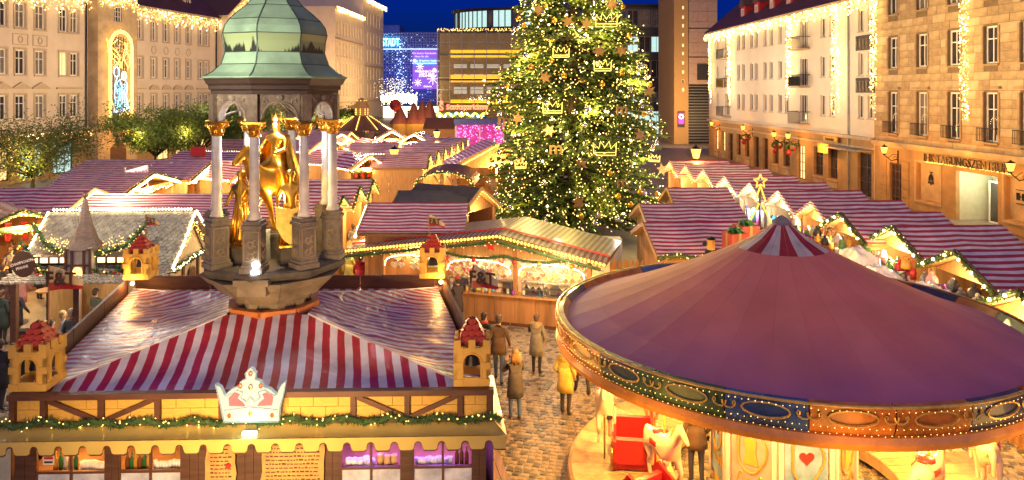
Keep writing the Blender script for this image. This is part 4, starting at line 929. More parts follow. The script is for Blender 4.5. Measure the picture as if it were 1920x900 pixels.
tC, tD = turret(S(.968, .965, 3.40), .58), turret(S(.045, .965, 3.40), .58)
flag(CBAR, S(.06, .05, 4.2), .95, .62, .42, R(-4)); flag(CBAR, S(.945, .05, 4.2), .92, .52, .40, R(-28), .16)
flag(CBAR, S(.955, .965, 4.2), .72, .58, .30, R(-38)); flag(CBAR, S(.06, .965, 4.2), .75, .6, .28, R(-30))
for o_, p in ((tD, S(.025, .93, 3.30)), (tC, S(.99, .93, 3.30))):
    q = MB(); q.ball(p, .05, 0, 8, 5); q.build('spot_bulb', M['bulb_hot'], CBAR); lamp(c0 + p + Vector((0, -.25, .12)), 16, (1, .62, .22), .1)
# shelf goods: bottles, mugs, glasses
def goods(name, prof, mtr, n=8): mb = MB(); mb.lathe(prof, n); return mb.mesh(name, mtr, True)
bot = [goods('bottle', [(.035, 0), (.036, .17), (.014, .23), (.014, .29)], cm('glass_' + k, c, rough=.12)) for k, c in (('green', (.03, .14, .05)), ('brown', (.16, .06, .02)), ('amber', (.5, .25, .05)), ('clear', (.6, .6, .6)))]
gls = goods('drinking_glass', [(.028, 0), (.033, .13), (.03, .13)], cm('glass_white', (.7, .75, .8), rough=.1)); mug = MB(); mug.lathe([(.05, 0), (.055, .13), (.048, .13), (.045, .02)], 10); mug.tube([(.05, 0, .11), (.09, 0, .1), (.09, 0, .04), (.05, 0, .03)], .011, 5); mug = mug.mesh('mug', M['white'], True)
jarm = goods('preserve_jar', [(.055, 0), (.06, .10), (.05, .14), (.055, .15), (.055, .18)], cm('jar_brass', (.6, .42, .15), rough=.25))
def shelf_row(u0, u1, kinds, lab, grp, cat, v=.03, n=8, z=1.87):
    for k in range(n):
        me = kinds[k % len(kinds)]; o = link(me.name.split('.')[0], me); o.location = Sb(u0 + (u1-u0)*(k + .5)/n, v + rnd.uniform(-.006, .006), z); o.rotation_euler = (0, 0, rnd.uniform(0, 6)); tag(o, lab, cat, grp)
pu = lambda px: (px - 20)/905
shelf_row(pu(88), pu(136), [bot[2], bot[0], bot[3]], 'bottle behind the leftmost lit bar window', 'bottles in the leftmost bar window', 'bottle', n=5)
shelf_row(pu(142), pu(185), [mug], 'glass mug lined up behind the leftmost lit bar window', 'mugs in the leftmost bar window', 'mug', n=6)
shelf_row(pu(226), pu(272), [bot[1], bot[0], bot[2]], 'bottle behind the second bar window from the left', 'bottles in the second bar window', 'bottle', n=6)
shelf_row(pu(278), pu(330), [gls], 'tall glass standing behind the second bar window', 'glasses in the second bar window', 'glass', n=9)
shelf_row(pu(645), pu(700), [mug], 'white mug in the violet lit bar window left of the last post', 'mugs in the first violet window', 'mug', n=5)
shelf_row(pu(705), pu(744), [jarm], 'brass coloured jar in the violet lit bar window', 'jars in the first violet window', 'jar', n=3)
shelf_row(pu(778), pu(850), [gls], 'clear glass in the rightmost violet bar window', 'glasses in the rightmost bar window', 'glass', n=14)
shelf_row(pu(854), pu(882), [bot[1]], 'dark bottle in the rightmost violet bar window', 'bottles in the rightmost bar window', 'bottle', n=3)
# the lit crown
CR = thing('crown_sign', 'lit white crown sign with pink panels and jewels on the bar fascia', 'sign', Sb((475-20)/905., 0, 0) + no * .2, frz)
def cp(px, py): return ((px - 476) * 11.75 / FP, HC - (py - CY) * 11.75 / FP)
out = [(427, 788), (421, 758), (411, 716), (421, 722), (428, 738), (440, 727), (453, 722), (458, 712), (468, 708), (466, 697), (476, 686), (486, 697), (484, 708), (494, 712), (499, 722), (512, 727), (524, 738), (532, 720), (541, 713), (536, 740), (530, 762), (528, 788)]
MBc = MB(); MBc.prism([cp(*p) for p in out][::-1], -.05, .02); MBc.build('crown_plate', mat('crown_white', (.30, .34, .37), .35, var=.05, em=(.6, .88, 1), es=.16), CR)
for pts in ([(437, 757), (436, 742), (446, 732), (456, 736), (452, 744), (462, 752), (466, 758)], [(515, 757), (518, 742), (508, 732), (498, 736), (502, 744), (492, 752), (488, 758)]):
    q = MB(); q.prism([cp(*p) for p in pts], -.07, -.052); q.build('pink_panel', mat('crown_pink', (.50, .11, .14), .35, em=(1, .22, .28), es=.12), CR)
q = MB(); q.prism([cp(*p) for p in ((428, 766), (476, 760), (526, 766), (525, 784), (430, 784))], -.068, -.052); q.build('crown_band', mat('crown_band', (.75, .72, .5), .35, em=(.9, .9, .7), es=.15), CR)
q = MB()
for pts in (out + out[:1], [(428, 766), (476, 760), (526, 766)], [(430, 740), (440, 735), (450, 728), (462, 732), (458, 742), (468, 750), (476, 740), (484, 750), (494, 742), (490, 732), (502, 728), (512, 735), (522, 740)], [(462, 770), (470, 780), (482, 780), (490, 770)]): q.tube([(cp(*p)[0], -.07, cp(*p)[1]) for p in pts], .007, 4)
q.build('crown_outline', cm('crown_line', (.25, .45, .50)), CR)
for i, (x, y, c) in enumerate(((476, 697, 'red'), (457, 720, 'red'), (495, 720, 'red'), (476, 722, 'gold'), (437, 775, 'red'), (476, 772, 'gold'), (516, 775, 'red'))):
    q = MB(); c_ = cp(x, y); q.ball((c_[0], -.075, c_[1]), .032, 0, 8, 6, (1, .6, 1.3)); q.build('jewel', M[c] if c != 'red' else cm('jewel_red', (.5, .12, .03), rough=.2), CR)
q = MB(); q.box(-.11, .11, -.14, -.08, 2.64, 2.69); q.build('crown_lamp', emit('crown_lamp_glow', (.7, .95, 1), 1.2), CR)
lamp(Sb((475-20)/905., 0, 2.75) + no * .5, 1.6, (.75, .95, 1), .05)
# boarded step along the right-hand side
DK = thing('wooden_deck', 'brown plank deck along the right hand side of the castle bar', 'deck', Sb(1.02, .3, 0))
for k in range(5):
    q = MB(); a, b_ = Sb(1.015 + k*.022, -.02, .2) - DK.location, Sb(1.015 + k*.022, .66, .2) - DK.location; q.bar(a, b_, .155, .05); q.build('plank', M['plank'], DK)
q = MB(); q.bar(Sb(1.06, -.02, .09) - DK.location, Sb(1.06, .66, .09) - DK.location, .7, .16); q.build('deck_frame', M['wood_dark'], DK)

# ================================================================ MONUMENT
MO = thing('canopy_monument', 'green domed stone monument on columns rising through the castle bar roof', 'monument', (-4.9, 15.4, 0))
o8 = -math.pi / 2
q = MB(); q.lathe([(.85, 0), (.85, 2.9), (.72, 3.0), (.72, 3.62)], 8, a0=o8 + math.pi/8); q.build('plinth', M['stone_mon'], MO)
for k in range(8):                                       # block course of the plinth head with pointed niches
    a = o8 + math.pi/8 + k*math.pi/4; mt = Matrix.Rotation(a + math.pi/8 + math.pi/2, 4, 'Z')
    q = MB(); hw = .285; n = 6
    q.prism([(-hw, 3.5), (-.15, 3.5), (-.15, 3.66), (-.10, 3.76), (0, 3.82), (.10, 3.76), (.15, 3.66), (.15, 3.5), (hw, 3.5), (hw, 3.92), (-hw, 3.92)], -.68, -.56); q.box(-hw+.004, hw-.004, -.58, -.2, 3.4, 3.91); q.xf(mt); q.build('niche_block', M['stone_mon'], MO)
    for j, (r0, r1, z0, z1) in enumerate(((.74, .84, 3.80, 3.94), (.96, 1.13, 3.945, 4.16), (1.18, 1.34, 4.165, 4.34))):
        q = MB(); w0, w1 = r0*math.tan(math.pi/8)*.985, r1*math.tan(math.pi/8)*.985
        q.add([(-w0, -r0, z0), (w0, -r0, z0), (w0*.4, -.1, z0), (-w0*.4, -.1, z0), (-w1, -r1, z1), (w1, -r1, z1), (w1*.4, -.1, z1), (-w1*.4, -.1, z1)], [(0, 3, 2, 1), (4, 5, 6, 7), (0, 1, 5, 4), (1, 2, 6, 5), (2, 3, 7, 6), (3, 0, 4, 7)])
        q.xf(mt); q.build('corbel_block', M['stone_mon'], MO)
q = MB(); q.box(-.27, .27, -1.36, -.9, 4.12, 4.43); q.box(-.33, .33, -1.42, -.9, 4.33, 4.44); q.build('corbel_front', M['stone_mon'], MO)
q = MB(); q.lathe([(1.30, 4.345), (1.42, 4.40), (1.46, 4.46), (1.46, 4.53), (1.40, 4.56)], 8, a0=o8); q.build('platform', M['stone_dark'], MO)
q = MB(); q.box(-.30, .30, -.15, .55, 4.56, 5.02); q.box(-.34, .34, -.19, .59, 5.02, 5.08); q.build('statue_plinth', M['stone_dark'], MO)
q = MB(); q.box(-.40, -.02, -.55, -.2, 4.56, 5.18); q.build('statue_block', cm('block_blue', (.35, .40, .44), bump=.3), MO)
pedm = mat('pedestal_stone', (.17, .145, .12), .7, var=.4, scale=5, bump=.4)
Rc = 1.2
def arch_poly(wd, z0, zt, r_, zc, n=10): return [(-wd/2, z0), (-r_, z0), *[(-r_*math.cos(math.pi*i/n), zc + r_*math.sin(math.pi*i/n)) for i in range(n + 1)], (r_, z0), (wd/2, z0), (wd/2, zt), (-wd/2, zt)]
col_prof = [(.135, 5.54), (.135, 5.58), (.11, 5.60), (.125, 5.63), (.097, 5.66), (.094, 6.2), (.086, 7.12)]
for k in range(8):
    a = o8 + k*math.pi/4; c = Vector((Rc*math.cos(a), Rc*math.sin(a), 0)); mt = Matrix.Translation(c) @ Matrix.Rotation(a + math.pi/2, 4, 'Z')
    q = MB(); q.box(-.17, .17, -.17, .17, 4.72, 5.40); q.box(-.215, .215, -.215, .215, 4.56, 4.66); q.box(-.19, .19, -.19, .19, 4.66, 4.72); q.box(-.20, .20, -.20, .20, 5.40, 5.46); q.box(-.17, .17, -.17, .17, 5.46, 5.54); q.xf(mt); pd = q.build('pedestal', pedm, MO)
    q = MB()                                             # carved foliage panels, two faces
    for st_, rot in ((0, 0), (1, math.pi/2), (2, -math.pi/2)):
        s0 = len(q.v)
        for dz in (-.18, .04): 
            q.tube([(-.09, -.175, 5.06 + dz), (-.04, -.178, 5.13 + dz), (.02, -.178, 5.1 + dz), (.08, -.175, 5.16 + dz)], .016, 4); q.tube([(.09, -.175, 5.02 + dz), (.03, -.178, 5.06 + dz), (-.03, -.178, 5.0 + dz), (-.08, -.175, 5.05 + dz)], .016, 4)
            q.tube([(.05*math.cos(t), -.178, 5.06 + dz + .06*math.sin(t)) for t in [i*math.pi/4 for i in range(9)]], .014, 4)
        for x in (-.14, .14): q.box(x - .012, x + .012, -.178, -.17, 4.78, 5.34)
        for z in (4.78, 5.33): q.box(-.14, .14, -.178, -.17, z, z + .02)
        q.xf(Matrix.Rotation(rot, 4, 'Z'), s0)
    q.xf(mt); q.build('carved_panel', M['stone_mon'], pd, kind='stuff')
    q = MB(); q.lathe(col_prof, 16); q.xf(mt); cl = q.build('column', M['stone_col'], MO, True)
    q = MB(); q.lathe([(.10, 7.12), (.12, 7.14), (.10, 7.16), (.105, 7.24), (.15, 7.34), (.16, 7.36)], 16); q.box(-.165, .165, -.165, .165, 7.36, 7.40)
    for rj, (rr_, zz) in enumerate(((.115, 7.2), (.135, 7.28))):
        for i in range(8):
            t = (i + .5*rj)*math.pi/4; p = Vector((rr_*math.cos(t), rr_*math.sin(t), zz)); q.add([p + Vector((-math.sin(t)*.035, math.cos(t)*.035, -.04)), p + Vector((math.sin(t)*.035, -math.cos(t)*.035, -.04)), p + Vector((math.cos(t)*.03, math.sin(t)*.03, .05)), p + Vector((math.cos(t)*.05, math.sin(t)*.05, .03))], [(0, 1, 2), (0, 2, 3), (1, 3, 2), (0, 3, 1)])
    for sx in (-1, 1):
        for sy in (-1, 1): q.ball((sx*.145, sy*.145, 7.33), .035, 0, 6, 4)
    q.xf(mt); q.build('capital', M['gold'], cl)
    q = MB(); q.box(-.095, .095, -.12, .11, 7.405, 7.93); q.xf(mt); q.build('arcade_pier', M.setdefault('arc', mat('arcade_stone', (.19, .135, .09), .7, var=.5, scale=6, bump=.6, bscale=22)), MO)
    # arch between this column and the next
    a2 = a + math.pi/8; ch = 2*Rc*math.sin(math.pi/8) - .18; rin = Rc*math.cos(math.pi/8); m2 = Matrix.Rotation(a2 + math.pi/2, 4, 'Z')
    q = MB(); q.prism(arch_poly(ch, 7.41, 7.93, ch/2 - .03, 7.44), -rin - .09, -rin + .09); q.xf(m2); ac = q.build('arcade_arch', M.setdefault('arc', mat('arcade_stone', (.19, .135, .09), .7, var=.5, scale=6, bump=.6, bscale=22)), MO)
    q = MB(); q.tube([((ch/2-.04)*-math.cos(math.pi*i/10), -rin - .1, 7.46 + (ch/2-.04)*math.sin(math.pi*i/10)) for i in range(11)], .022, 5)
    for sx in (-1, 1):
        q.tube([(sx*(ch/2 - .03 - .05*t + .03*math.cos(t*5)), -rin - .1, 7.86 - .04*t + .03*math.sin(t*5)) for t in [i*.25 for i in range(9)]], .018, 4)
    q.ball((0, -rin - .11, 7.86), .06, 0, 6, 4, (1.3, .6, 1)); q.xf(m2); q.build('carved_scroll', M['stone_mon'], ac, kind='stuff')
q = MB(); q.lathe([(1.32, 7.935), (1.32, 8.0), (1.37, 8.03), (1.37, 8.10), (1.42, 8.14), (1.45, 8.20), (1.47, 8.235)], 8, a0=o8); q.build('cornice', M['wood_cornice'], MO)
q = MB(); q.lathe([(.9, 7.90), (1.30, 7.93)], 8, a0=o8, cap=False); q.lathe([(.9, 7.9), (.02, 8.1)], 8, a0=o8, cap=False); q.build('vault', M['stone_mon'], MO)
q = MB()
for k in range(8):
    a = o8 + k*math.pi/4; q.bar((1.1*math.cos(a), 1.1*math.sin(a), 7.48), (-.2*math.cos(a), -.2*math.sin(a), 7.95), .02, .02)
q.build('tie_rod', M['metal_grey'], MO, kind='stuff')
# copper dome, sheet by sheet
dome = [(1.49, 8.24), (1.47, 8.27), (1.30, 8.36), (1.12, 8.52), (1.035, 8.76), (1.05, 8.98), (1.085, 9.13), (1.05, 9.28), (.95, 9.42), (.80, 9.56), (.60, 9.72), (.46, 9.88), (.38, 10.1), (.34, 10.3)]
bands = [(1, 3), (3, 4), (4, 6), (6, 8), (8, 10), (10, 13)]
stain = None
mst, nst, bst = base_mat('copper_stained')               # run-off streaks: dirt with a shape of its own
tc = nd(nst, 'ShaderNodeTexCoord'); sp = nd(nst, 'ShaderNodeSeparateXYZ'); nst.links.new(tc.outputs['Object'], sp.inputs[0])
mp = nd(nst, 'ShaderNodeMapping'); mp.inputs['Scale'].default_value = (6, 6, .5); nst.links.new(tc.outputs['Object'], mp.inputs[0])
n1 = nd(nst, 'ShaderNodeTexNoise', Scale=1., Detail=6.); nst.links.new(mp.outputs[0], n1.inputs['Vector'])
mz = nd(nst, 'ShaderNodeMapRange'); nst.links.new(sp.outputs[2], mz.inputs[0]); mz.inputs[1].default_value = 8.76; mz.inputs[2].default_value = 9.10; mz.inputs[3].default_value = .10; mz.inputs[4].default_value = -.17
ad = nd(nst, 'ShaderNodeMath', operation='ADD'); nst.links.new(n1.outputs[0], ad.inputs[0]); nst.links.new(mz.outputs[0], ad.inputs[1])
st_ = nd(nst, 'ShaderNodeMapRange'); nst.links.new(ad.outputs[0], st_.inputs[0]); st_.inputs[1].default_value = .52; st_.inputs[2].default_value = .57
mx = nd(nst, 'ShaderNodeMix', data_type='RGBA'); nst.links.new(st_.outputs[0], mx.inputs[0]); mx.inputs[6].default_value = (.27, .33, .16, 1); mx.inputs[7].default_value = (.012, .014, .01, 1); nst.links.new(mx.outputs[2], bst.inputs['Base Color'])
bst.inputs['Roughness'].default_value = .5; bst.inputs['Metallic'].default_value = .2
for k in range(8):
    a0, a1 = o8 + k*math.pi/4, o8 + (k+1)*math.pi/4
    for bi, (i0, i1) in enumerate(bands):
        halves = 2 if bi < 1 else 1
        for hf in range(halves):
            q = MB(); s0, s1 = hf/halves, (hf+1)/halves
            for i in range(i0, i1):
                (r0, z0), (r1, z1) = dome[i], dome[i+1]
                pA, pB = Vector((r0*math.cos(a0), r0*math.sin(a0), z0)), Vector((r0*math.cos(a1), r0*math.sin(a1), z0)); pC, pD = Vector((r1*math.cos(a1), r1*math.sin(a1), z1)), Vector((r1*math.cos(a0), r1*math.sin(a0), z1))
                q.quad(pA.lerp(pB, s0), pA.lerp(pB, s1), pD.lerp(pC, s1), pD.lerp(pC, s0))
            q.build('copper_sheet', mst if bi == 2 else M['copper'], MO)
q = MB()
for k in range(8):
    a = o8 + k*math.pi/4; q.tube([(r_*math.cos(a), r_*math.sin(a), z) for r_, z in dome[1:]], .014, 4)
for i in (1, 3, 4, 6, 8, 10):
    r_, z = dome[i]; q.tube([(r_*math.cos(o8 + k*math.pi/4), r_*math.sin(o8 + k*math.pi/4), z) for k in range(9)], .011, 4)
q.build('dome_seam', M['copper_seam'], MO, kind='stuff')
q = MB(); q.lathe([(1.47, 8.236), (1.50, 8.25), (1.50, 8.275), (1.45, 8.285)], 8, a0=o8); q.build('dome_eave', M['copper'], MO)
q = MB(); q.lathe([(.34, 10.3), (.28, 11), (.32, 11.1), (.1, 12), (.02, 13)], 8, a0=o8); q.build('dome_lantern', M['copper'], MO)
# gilded figures
def lady(mats, name, shield=False):
    nodes = [((0, 0, .72), .13), ((0, 0, .42), .17), ((0, .0, .16), .20), ((0, 0, .03), .23), ((0, 0, .92), .115), ((0, 0, 1.10), (.15, .11)), ((0, 0, 1.22), .06), ((0, -.01, 1.33), (.075, .09)), ((0, -.01, 1.43), .07),
             ((.17, 0, 1.12), .055), ((.24, -.03, .93), .045), ((.15, -.16, .86), .035), ((-.17, 0, 1.12), .055), ((-.25, .0, .93), .045), ((-.26, -.10, .78), .035), ((.1, -.19, .88), .03), ((-.27, -.15, .76), .03)]
    return skin_mesh(name, nodes, [(0, 1), (1, 2), (2, 3), (0, 4), (4, 5), (5, 6), (6, 7), (7, 8), (5, 9), (9, 10), (10, 11), (11, 15), (5, 12), (12, 13), (13, 14), (14, 16)], mats)
for (dx, dy), rz, lab, kind in (((-.52, -.62), R(-15), 'gilded woman statue with lance left of the rider under the dome', 0), ((.46, -.58), R(20), 'gilded woman statue with big shield right of the rider under the dome', 1)):
    t = thing('woman_statue', lab, 'statue', (-4.9 + dx*1.0, 15.4 + dy*.75, 4.56), rz)
    q = MB(); q.box(-.2, .2, -.2, .2, 0, .34); q.build('base_block', M['stone_dark'], t); q = MB(); q.box(-.23, .23, -.23, .23, .34, .38); q.build('base_plate', M['gold'], t)
    bd = link('figure', lady(M['gold'], 'figure'), t); bd.location = (0, 0, .38); q = MB()
    for i in range(14):                                  # gown folds
        a = 2*math.pi*i/14; q.tube([(.10*math.cos(a), .09*math.sin(a), 1.3), (.15*math.cos(a + .1), .15*math.sin(a + .1), .9), (.215*math.cos(a), .215*math.sin(a), .40)], [.012, .02, .028], 5)
    q.build('gown_folds', M['gold'], t, True, 'stuff'); q = MB(); q.ball((0, .015, 1.76), .1, 0, 8, 6); q.ball((0, .06, 1.66), .07, 0, 8, 5); q.build('hair', M['gold'], t, True)
    if kind == 0: q = MB(); q.tube([(.14, -.2, .5), (.14, -.2, 2.05)], .014, 6); q.lathe([(.03, 0), (.025, .06), (.002, .18)], 6, (.14, -.2, 2.05)); q.build('lance', M['gold'], t)
    else: q = MB(); q.prism([(-.30, 1.16), (0, 1.10), (.30, 1.20), (.28, .72), (.12, .48), (-.02, .40), (-.16, .52), (-.28, .76)], -.26, -.22); q.build('shield', M['gold_paint'], t)
def horse_mesh(mats, name, pick=None, gait=0., sub=2):   # faces -y, about 1.7 m long, hooves at z = 0
    N = [((0, .05, 1.05), (.24, .27)), ((0, -.42, 1.08), (.22, .27)), ((0, .48, 1.10), (.25, .27)), ((0, -.62, 1.25), (.15, .20)), ((0, -.76, 1.52), (.11, .15)), ((0, -.86, 1.72), (.09, .11)), ((0, -1.04, 1.60), (.075, .09)), ((0, -1.20, 1.46), (.055, .06)),
         ((0, .72, 1.12), .12), ((0, .86, .95), .07), ((0, .90, .6), .05)]
    E = [(0, 1), (0, 2), (1, 3), (3, 4), (4, 5), (5, 6), (6, 7), (2, 8), (8, 9), (9, 10)]
    for sx, g1, g2 in ((-1, gait, -gait), (1, -gait, gait)):
        i = len(N); x = sx*.15
        N += [((x, -.46, .82), .11), ((x, -.48 - g1*.4, .50), .065), ((x, -.47 - g1*.3 + abs(g1)*.25, .26), .045), ((x, -.48 - g1*.5 + abs(g1)*.3, .05), .06)]
        E += [(1, i), (i, i+1), (i+1, i+2), (i+2, i+3)]
        i = len(N); N += [((x, .50, .82), .14), ((x, .46 - g2*.3, .60), .09), ((x, .60 - g2*.35, .40), .055), ((x, .55 - g2*.5, .05), .06)]
        E += [(2, i), (i, i+1), (i+1, i+2), (i+2, i+3)]
    for sx in (-1, 1): i = len(N); N += [((sx*.05, -.82, 1.84), .02)]; E += [(5, i)]
    return skin_mesh(name, N, E, mats, pick, sub)
RS = thing('rider_statue', 'gilded horse and rider statue in the middle of the domed monument', 'statue', (-4.9, 15.55, 5.08), R(-25))
o = link('horse', horse_mesh(M['gold'], 'horse', None, .35), RS)
ride = [((0, .0, 1.45), (.17, .14)), ((0, .02, 1.70), (.14, .11)), ((0, 0, 1.93), (.19, .12)), ((0, 0, 2.06), .065), ((0, -.02, 2.2), (.085, .10)), ((0, -.02, 2.31), .08), ((-.25, 0, 1.93), .06), ((-.32, -.12, 1.72), .05), ((-.18, -.34, 1.66), .04), ((.25, 0, 1.93), .06), ((.33, -.1, 1.72), .05), ((.2, -.32, 1.62), .04), ((-.26, -.16, 1.32), .10), ((-.30, -.12, .95), .06), ((-.30, -.2, .85), .05), ((.26, -.16, 1.32), .10), ((.30, -.12, .95), .06), ((.30, -.2, .85), .05)]
link('rider', skin_mesh('rider', ride, [(0, 1), (1, 2), (2, 3), (3, 4), (4, 5), (2, 6), (6, 7), (7, 8), (2, 9), (9, 10), (10, 11), (0, 12), (12, 13), (13, 14), (0, 15), (15, 16), (16, 17)], M['gold']), RS)
q = MB(); n = 12
for j in range(7):
    for i in range(n + 1):
        t = math.pi*(-.1 + 1.2*i/n); r_ = .24 + .05*j + .025*math.cos(i*3 + j); q.v.append((r_*math.cos(t), .02 + r_*.85*math.sin(t), 2.0 - j*.17))
for j in range(6):
    for i in range(n): k = j*(n+1) + i; q.f.append((k, k+1, k+n+2, k+n+1)); q.m.append(0)
q.build('cloak', M['gold'], RS, True); q = MB(); q.lathe([(.095, 2.30), (.10, 2.36), (.06, 2.42)], 8)
for k in range(6): q.add([(.1*math.cos(k), .1*math.sin(k), 2.35), (.1*math.cos(k+.5), .1*math.sin(k+.5), 2.35), (.11*math.cos(k+.25), .11*math.sin(k+.25), 2.47)], [(0, 1, 2)])
q.build('crown', M['gold'], RS)
q = MB(); q.ball(P(480, 497, 14.02), .075, 0, 8, 6); q.box(*[v for c in zip(P(480, 507, 14.02) - Vector((.07, .07, .06)), P(480, 507, 14.02) + Vector((.07, .07, .0))) for v in c]); tag(q.build('floodlight', emit('floodlight_glow', (.88, .95, 1), 12)), 'small dazzling white floodlight on the monument platform edge', 'floodlight')
lamp(P(480, 488, 14.3), 110, (.85, .93, 1), .06); lamp((-4.6, 15.0, 5.9), 80, (1, .75, .35), .1); lamp((-4.9, 15.4, 7.3), 110, (.98, .95, .95), .1); lamp((-5.3, 14.9, 4.75), 60, (1, .8, .45), .08)

# ================================================================ CAROUSEL
KX, KY = 5.45, 15.1
KA = thing('carousel', 'big round carousel with red cone canopy, painted rim and white horses', 'carousel', (KX, KY, 0))
NG = 32; canopy_p = [(.15, 5.33), (.50, 5.05), (.88, 4.84), (1.15, 4.70), (1.95, 4.32), (2.85, 3.94), (3.65, 3.62), (4.31, 3.41)]
def radial_cloth(name, c_in, c_hem):                             # cloth colour blends by radius from red to violet at the rim
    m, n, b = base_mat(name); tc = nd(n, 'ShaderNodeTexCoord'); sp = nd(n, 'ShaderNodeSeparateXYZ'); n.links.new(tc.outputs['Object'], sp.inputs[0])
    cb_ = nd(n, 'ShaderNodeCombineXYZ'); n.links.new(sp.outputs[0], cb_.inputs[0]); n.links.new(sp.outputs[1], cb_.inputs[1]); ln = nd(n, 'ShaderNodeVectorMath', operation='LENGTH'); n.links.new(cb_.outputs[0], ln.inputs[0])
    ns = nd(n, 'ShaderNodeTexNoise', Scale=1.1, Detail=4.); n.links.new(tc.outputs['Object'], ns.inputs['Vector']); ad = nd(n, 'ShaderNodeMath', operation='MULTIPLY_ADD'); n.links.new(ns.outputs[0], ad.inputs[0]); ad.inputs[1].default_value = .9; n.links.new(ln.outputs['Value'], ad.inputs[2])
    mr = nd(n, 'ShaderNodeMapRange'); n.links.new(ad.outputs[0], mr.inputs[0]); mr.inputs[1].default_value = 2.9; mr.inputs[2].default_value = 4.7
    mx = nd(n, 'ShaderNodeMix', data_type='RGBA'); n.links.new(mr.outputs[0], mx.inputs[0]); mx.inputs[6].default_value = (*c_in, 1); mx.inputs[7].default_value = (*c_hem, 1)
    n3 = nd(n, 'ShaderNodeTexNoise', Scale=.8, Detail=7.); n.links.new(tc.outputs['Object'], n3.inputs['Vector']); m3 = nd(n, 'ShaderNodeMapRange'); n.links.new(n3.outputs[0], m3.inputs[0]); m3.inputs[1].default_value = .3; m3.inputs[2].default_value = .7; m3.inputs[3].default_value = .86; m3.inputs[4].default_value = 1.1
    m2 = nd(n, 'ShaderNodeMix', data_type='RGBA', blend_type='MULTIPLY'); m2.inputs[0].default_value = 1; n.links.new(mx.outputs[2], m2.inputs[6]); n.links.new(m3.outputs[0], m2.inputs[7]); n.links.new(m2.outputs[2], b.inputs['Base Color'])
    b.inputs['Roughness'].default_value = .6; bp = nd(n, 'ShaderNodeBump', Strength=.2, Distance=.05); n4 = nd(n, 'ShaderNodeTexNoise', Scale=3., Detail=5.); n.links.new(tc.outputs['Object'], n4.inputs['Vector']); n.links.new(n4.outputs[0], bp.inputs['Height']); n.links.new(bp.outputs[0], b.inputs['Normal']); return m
dusty, dusty2 = radial_cloth('canopy_red', (.86, .235, .175), (.44, .135, .27)), radial_cloth('canopy_rose', (.865, .25, .185), (.45, .14, .275))
strong, pale, hem = mat('canopy_cap_red', (.42, .02, .03), .5), mat('canopy_cap_white', (.70, .60, .52), .5), mat('canopy_violet_edge', (.30, .095, .20), .55, var=.2, scale=1)
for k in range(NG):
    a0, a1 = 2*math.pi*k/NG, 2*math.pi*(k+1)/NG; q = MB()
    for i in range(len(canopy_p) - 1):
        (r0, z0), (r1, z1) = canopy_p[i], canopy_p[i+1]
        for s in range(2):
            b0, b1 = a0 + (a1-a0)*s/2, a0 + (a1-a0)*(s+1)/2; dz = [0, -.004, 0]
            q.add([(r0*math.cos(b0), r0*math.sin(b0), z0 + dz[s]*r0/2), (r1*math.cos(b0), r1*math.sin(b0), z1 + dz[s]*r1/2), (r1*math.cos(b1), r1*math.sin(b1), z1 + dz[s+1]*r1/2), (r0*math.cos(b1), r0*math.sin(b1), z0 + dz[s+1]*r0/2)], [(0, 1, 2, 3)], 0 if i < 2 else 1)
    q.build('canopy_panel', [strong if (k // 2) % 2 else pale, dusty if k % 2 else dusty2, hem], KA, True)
q = MB()
for k in range(NG):
    a = 2*math.pi*k/NG; q.tube([(r_*math.cos(a), r_*math.sin(a), z - .002) for r_, z in canopy_p], .004, 4, cap=False)
q.build('canopy_seam', cm('seam_plum', (.66, .18, .15)), KA, kind='stuff')
q = MB(); q.lathe([(.19, 5.29), (.19, 5.35), (.12, 5.42), (.02, 5.48)], 12); q.build('canopy_cap', cm('cap_grey', (.35, .30, .25)), KA)
Ro = 4.52; paints = [cm('board_' + k, c, rough=.4, coat=.2, var=.5, scale=2.5) for k, c in (('orange', (.62, .20, .03)), ('blue', (.06, .12, .30)), ('green', (.04, .10, .05)), ('amber', (.60, .30, .04)), ('redb', (.45, .07, .02)), ('navy', (.05, .05, .12)))]
NB = 24
for k in range(NB):
    a0, a1 = 2*math.pi*k/NB, 2*math.pi*(k+1)/NB - .004; q = MB(); n = 4
    for s in range(n):
        b0, b1 = a0 + (a1-a0)*s/n, a0 + (a1-a0)*(s+1)/n
        for (r0, z0), (r1, z1) in (((Ro - .10, 2.98), (Ro, 3.20)), ((Ro, 3.20), (Ro + .02, 3.50)), ((Ro + .02, 3.50), (Ro - .12, 3.52)), ((Ro - .12, 3.52), (Ro - .22, 3.40))):
            q.quad((r0*math.cos(b0), r0*math.sin(b0), z0), (r0*math.cos(b1), r0*math.sin(b1), z0), (r1*math.cos(b1), r1*math.sin(b1), z1), (r1*math.cos(b0), r1*math.sin(b0), z1))
    bo = q.build('rounding_board', [paints[(k*5 + k // 3) % 6]], KA, True)
    q = MB(); am = (a0 + a1)/2                            # painted cartouche and scrolls, standing proud
    def cy(t, z, out=.012): return ((Ro + .02 + out)*math.cos(t), (Ro + .02 + out)*math.sin(t), z)
    q.tube([cy(am + .075*math.cos(t), 3.34 + .11*math.sin(t)) for t in [i*math.pi/7 for i in range(15)]], .016, 4)
    for sx in (-1, 1): q.tube([cy(am + sx*(.09 + .012*t + .012*math.cos(t*2.2)), 3.34 + .06*math.sin(t*2.2)) for t in [i*.4 for i in range(9)]], .013, 4)
    q.build('gilt_scroll', M['gold_paint'], bo)
q = MB()
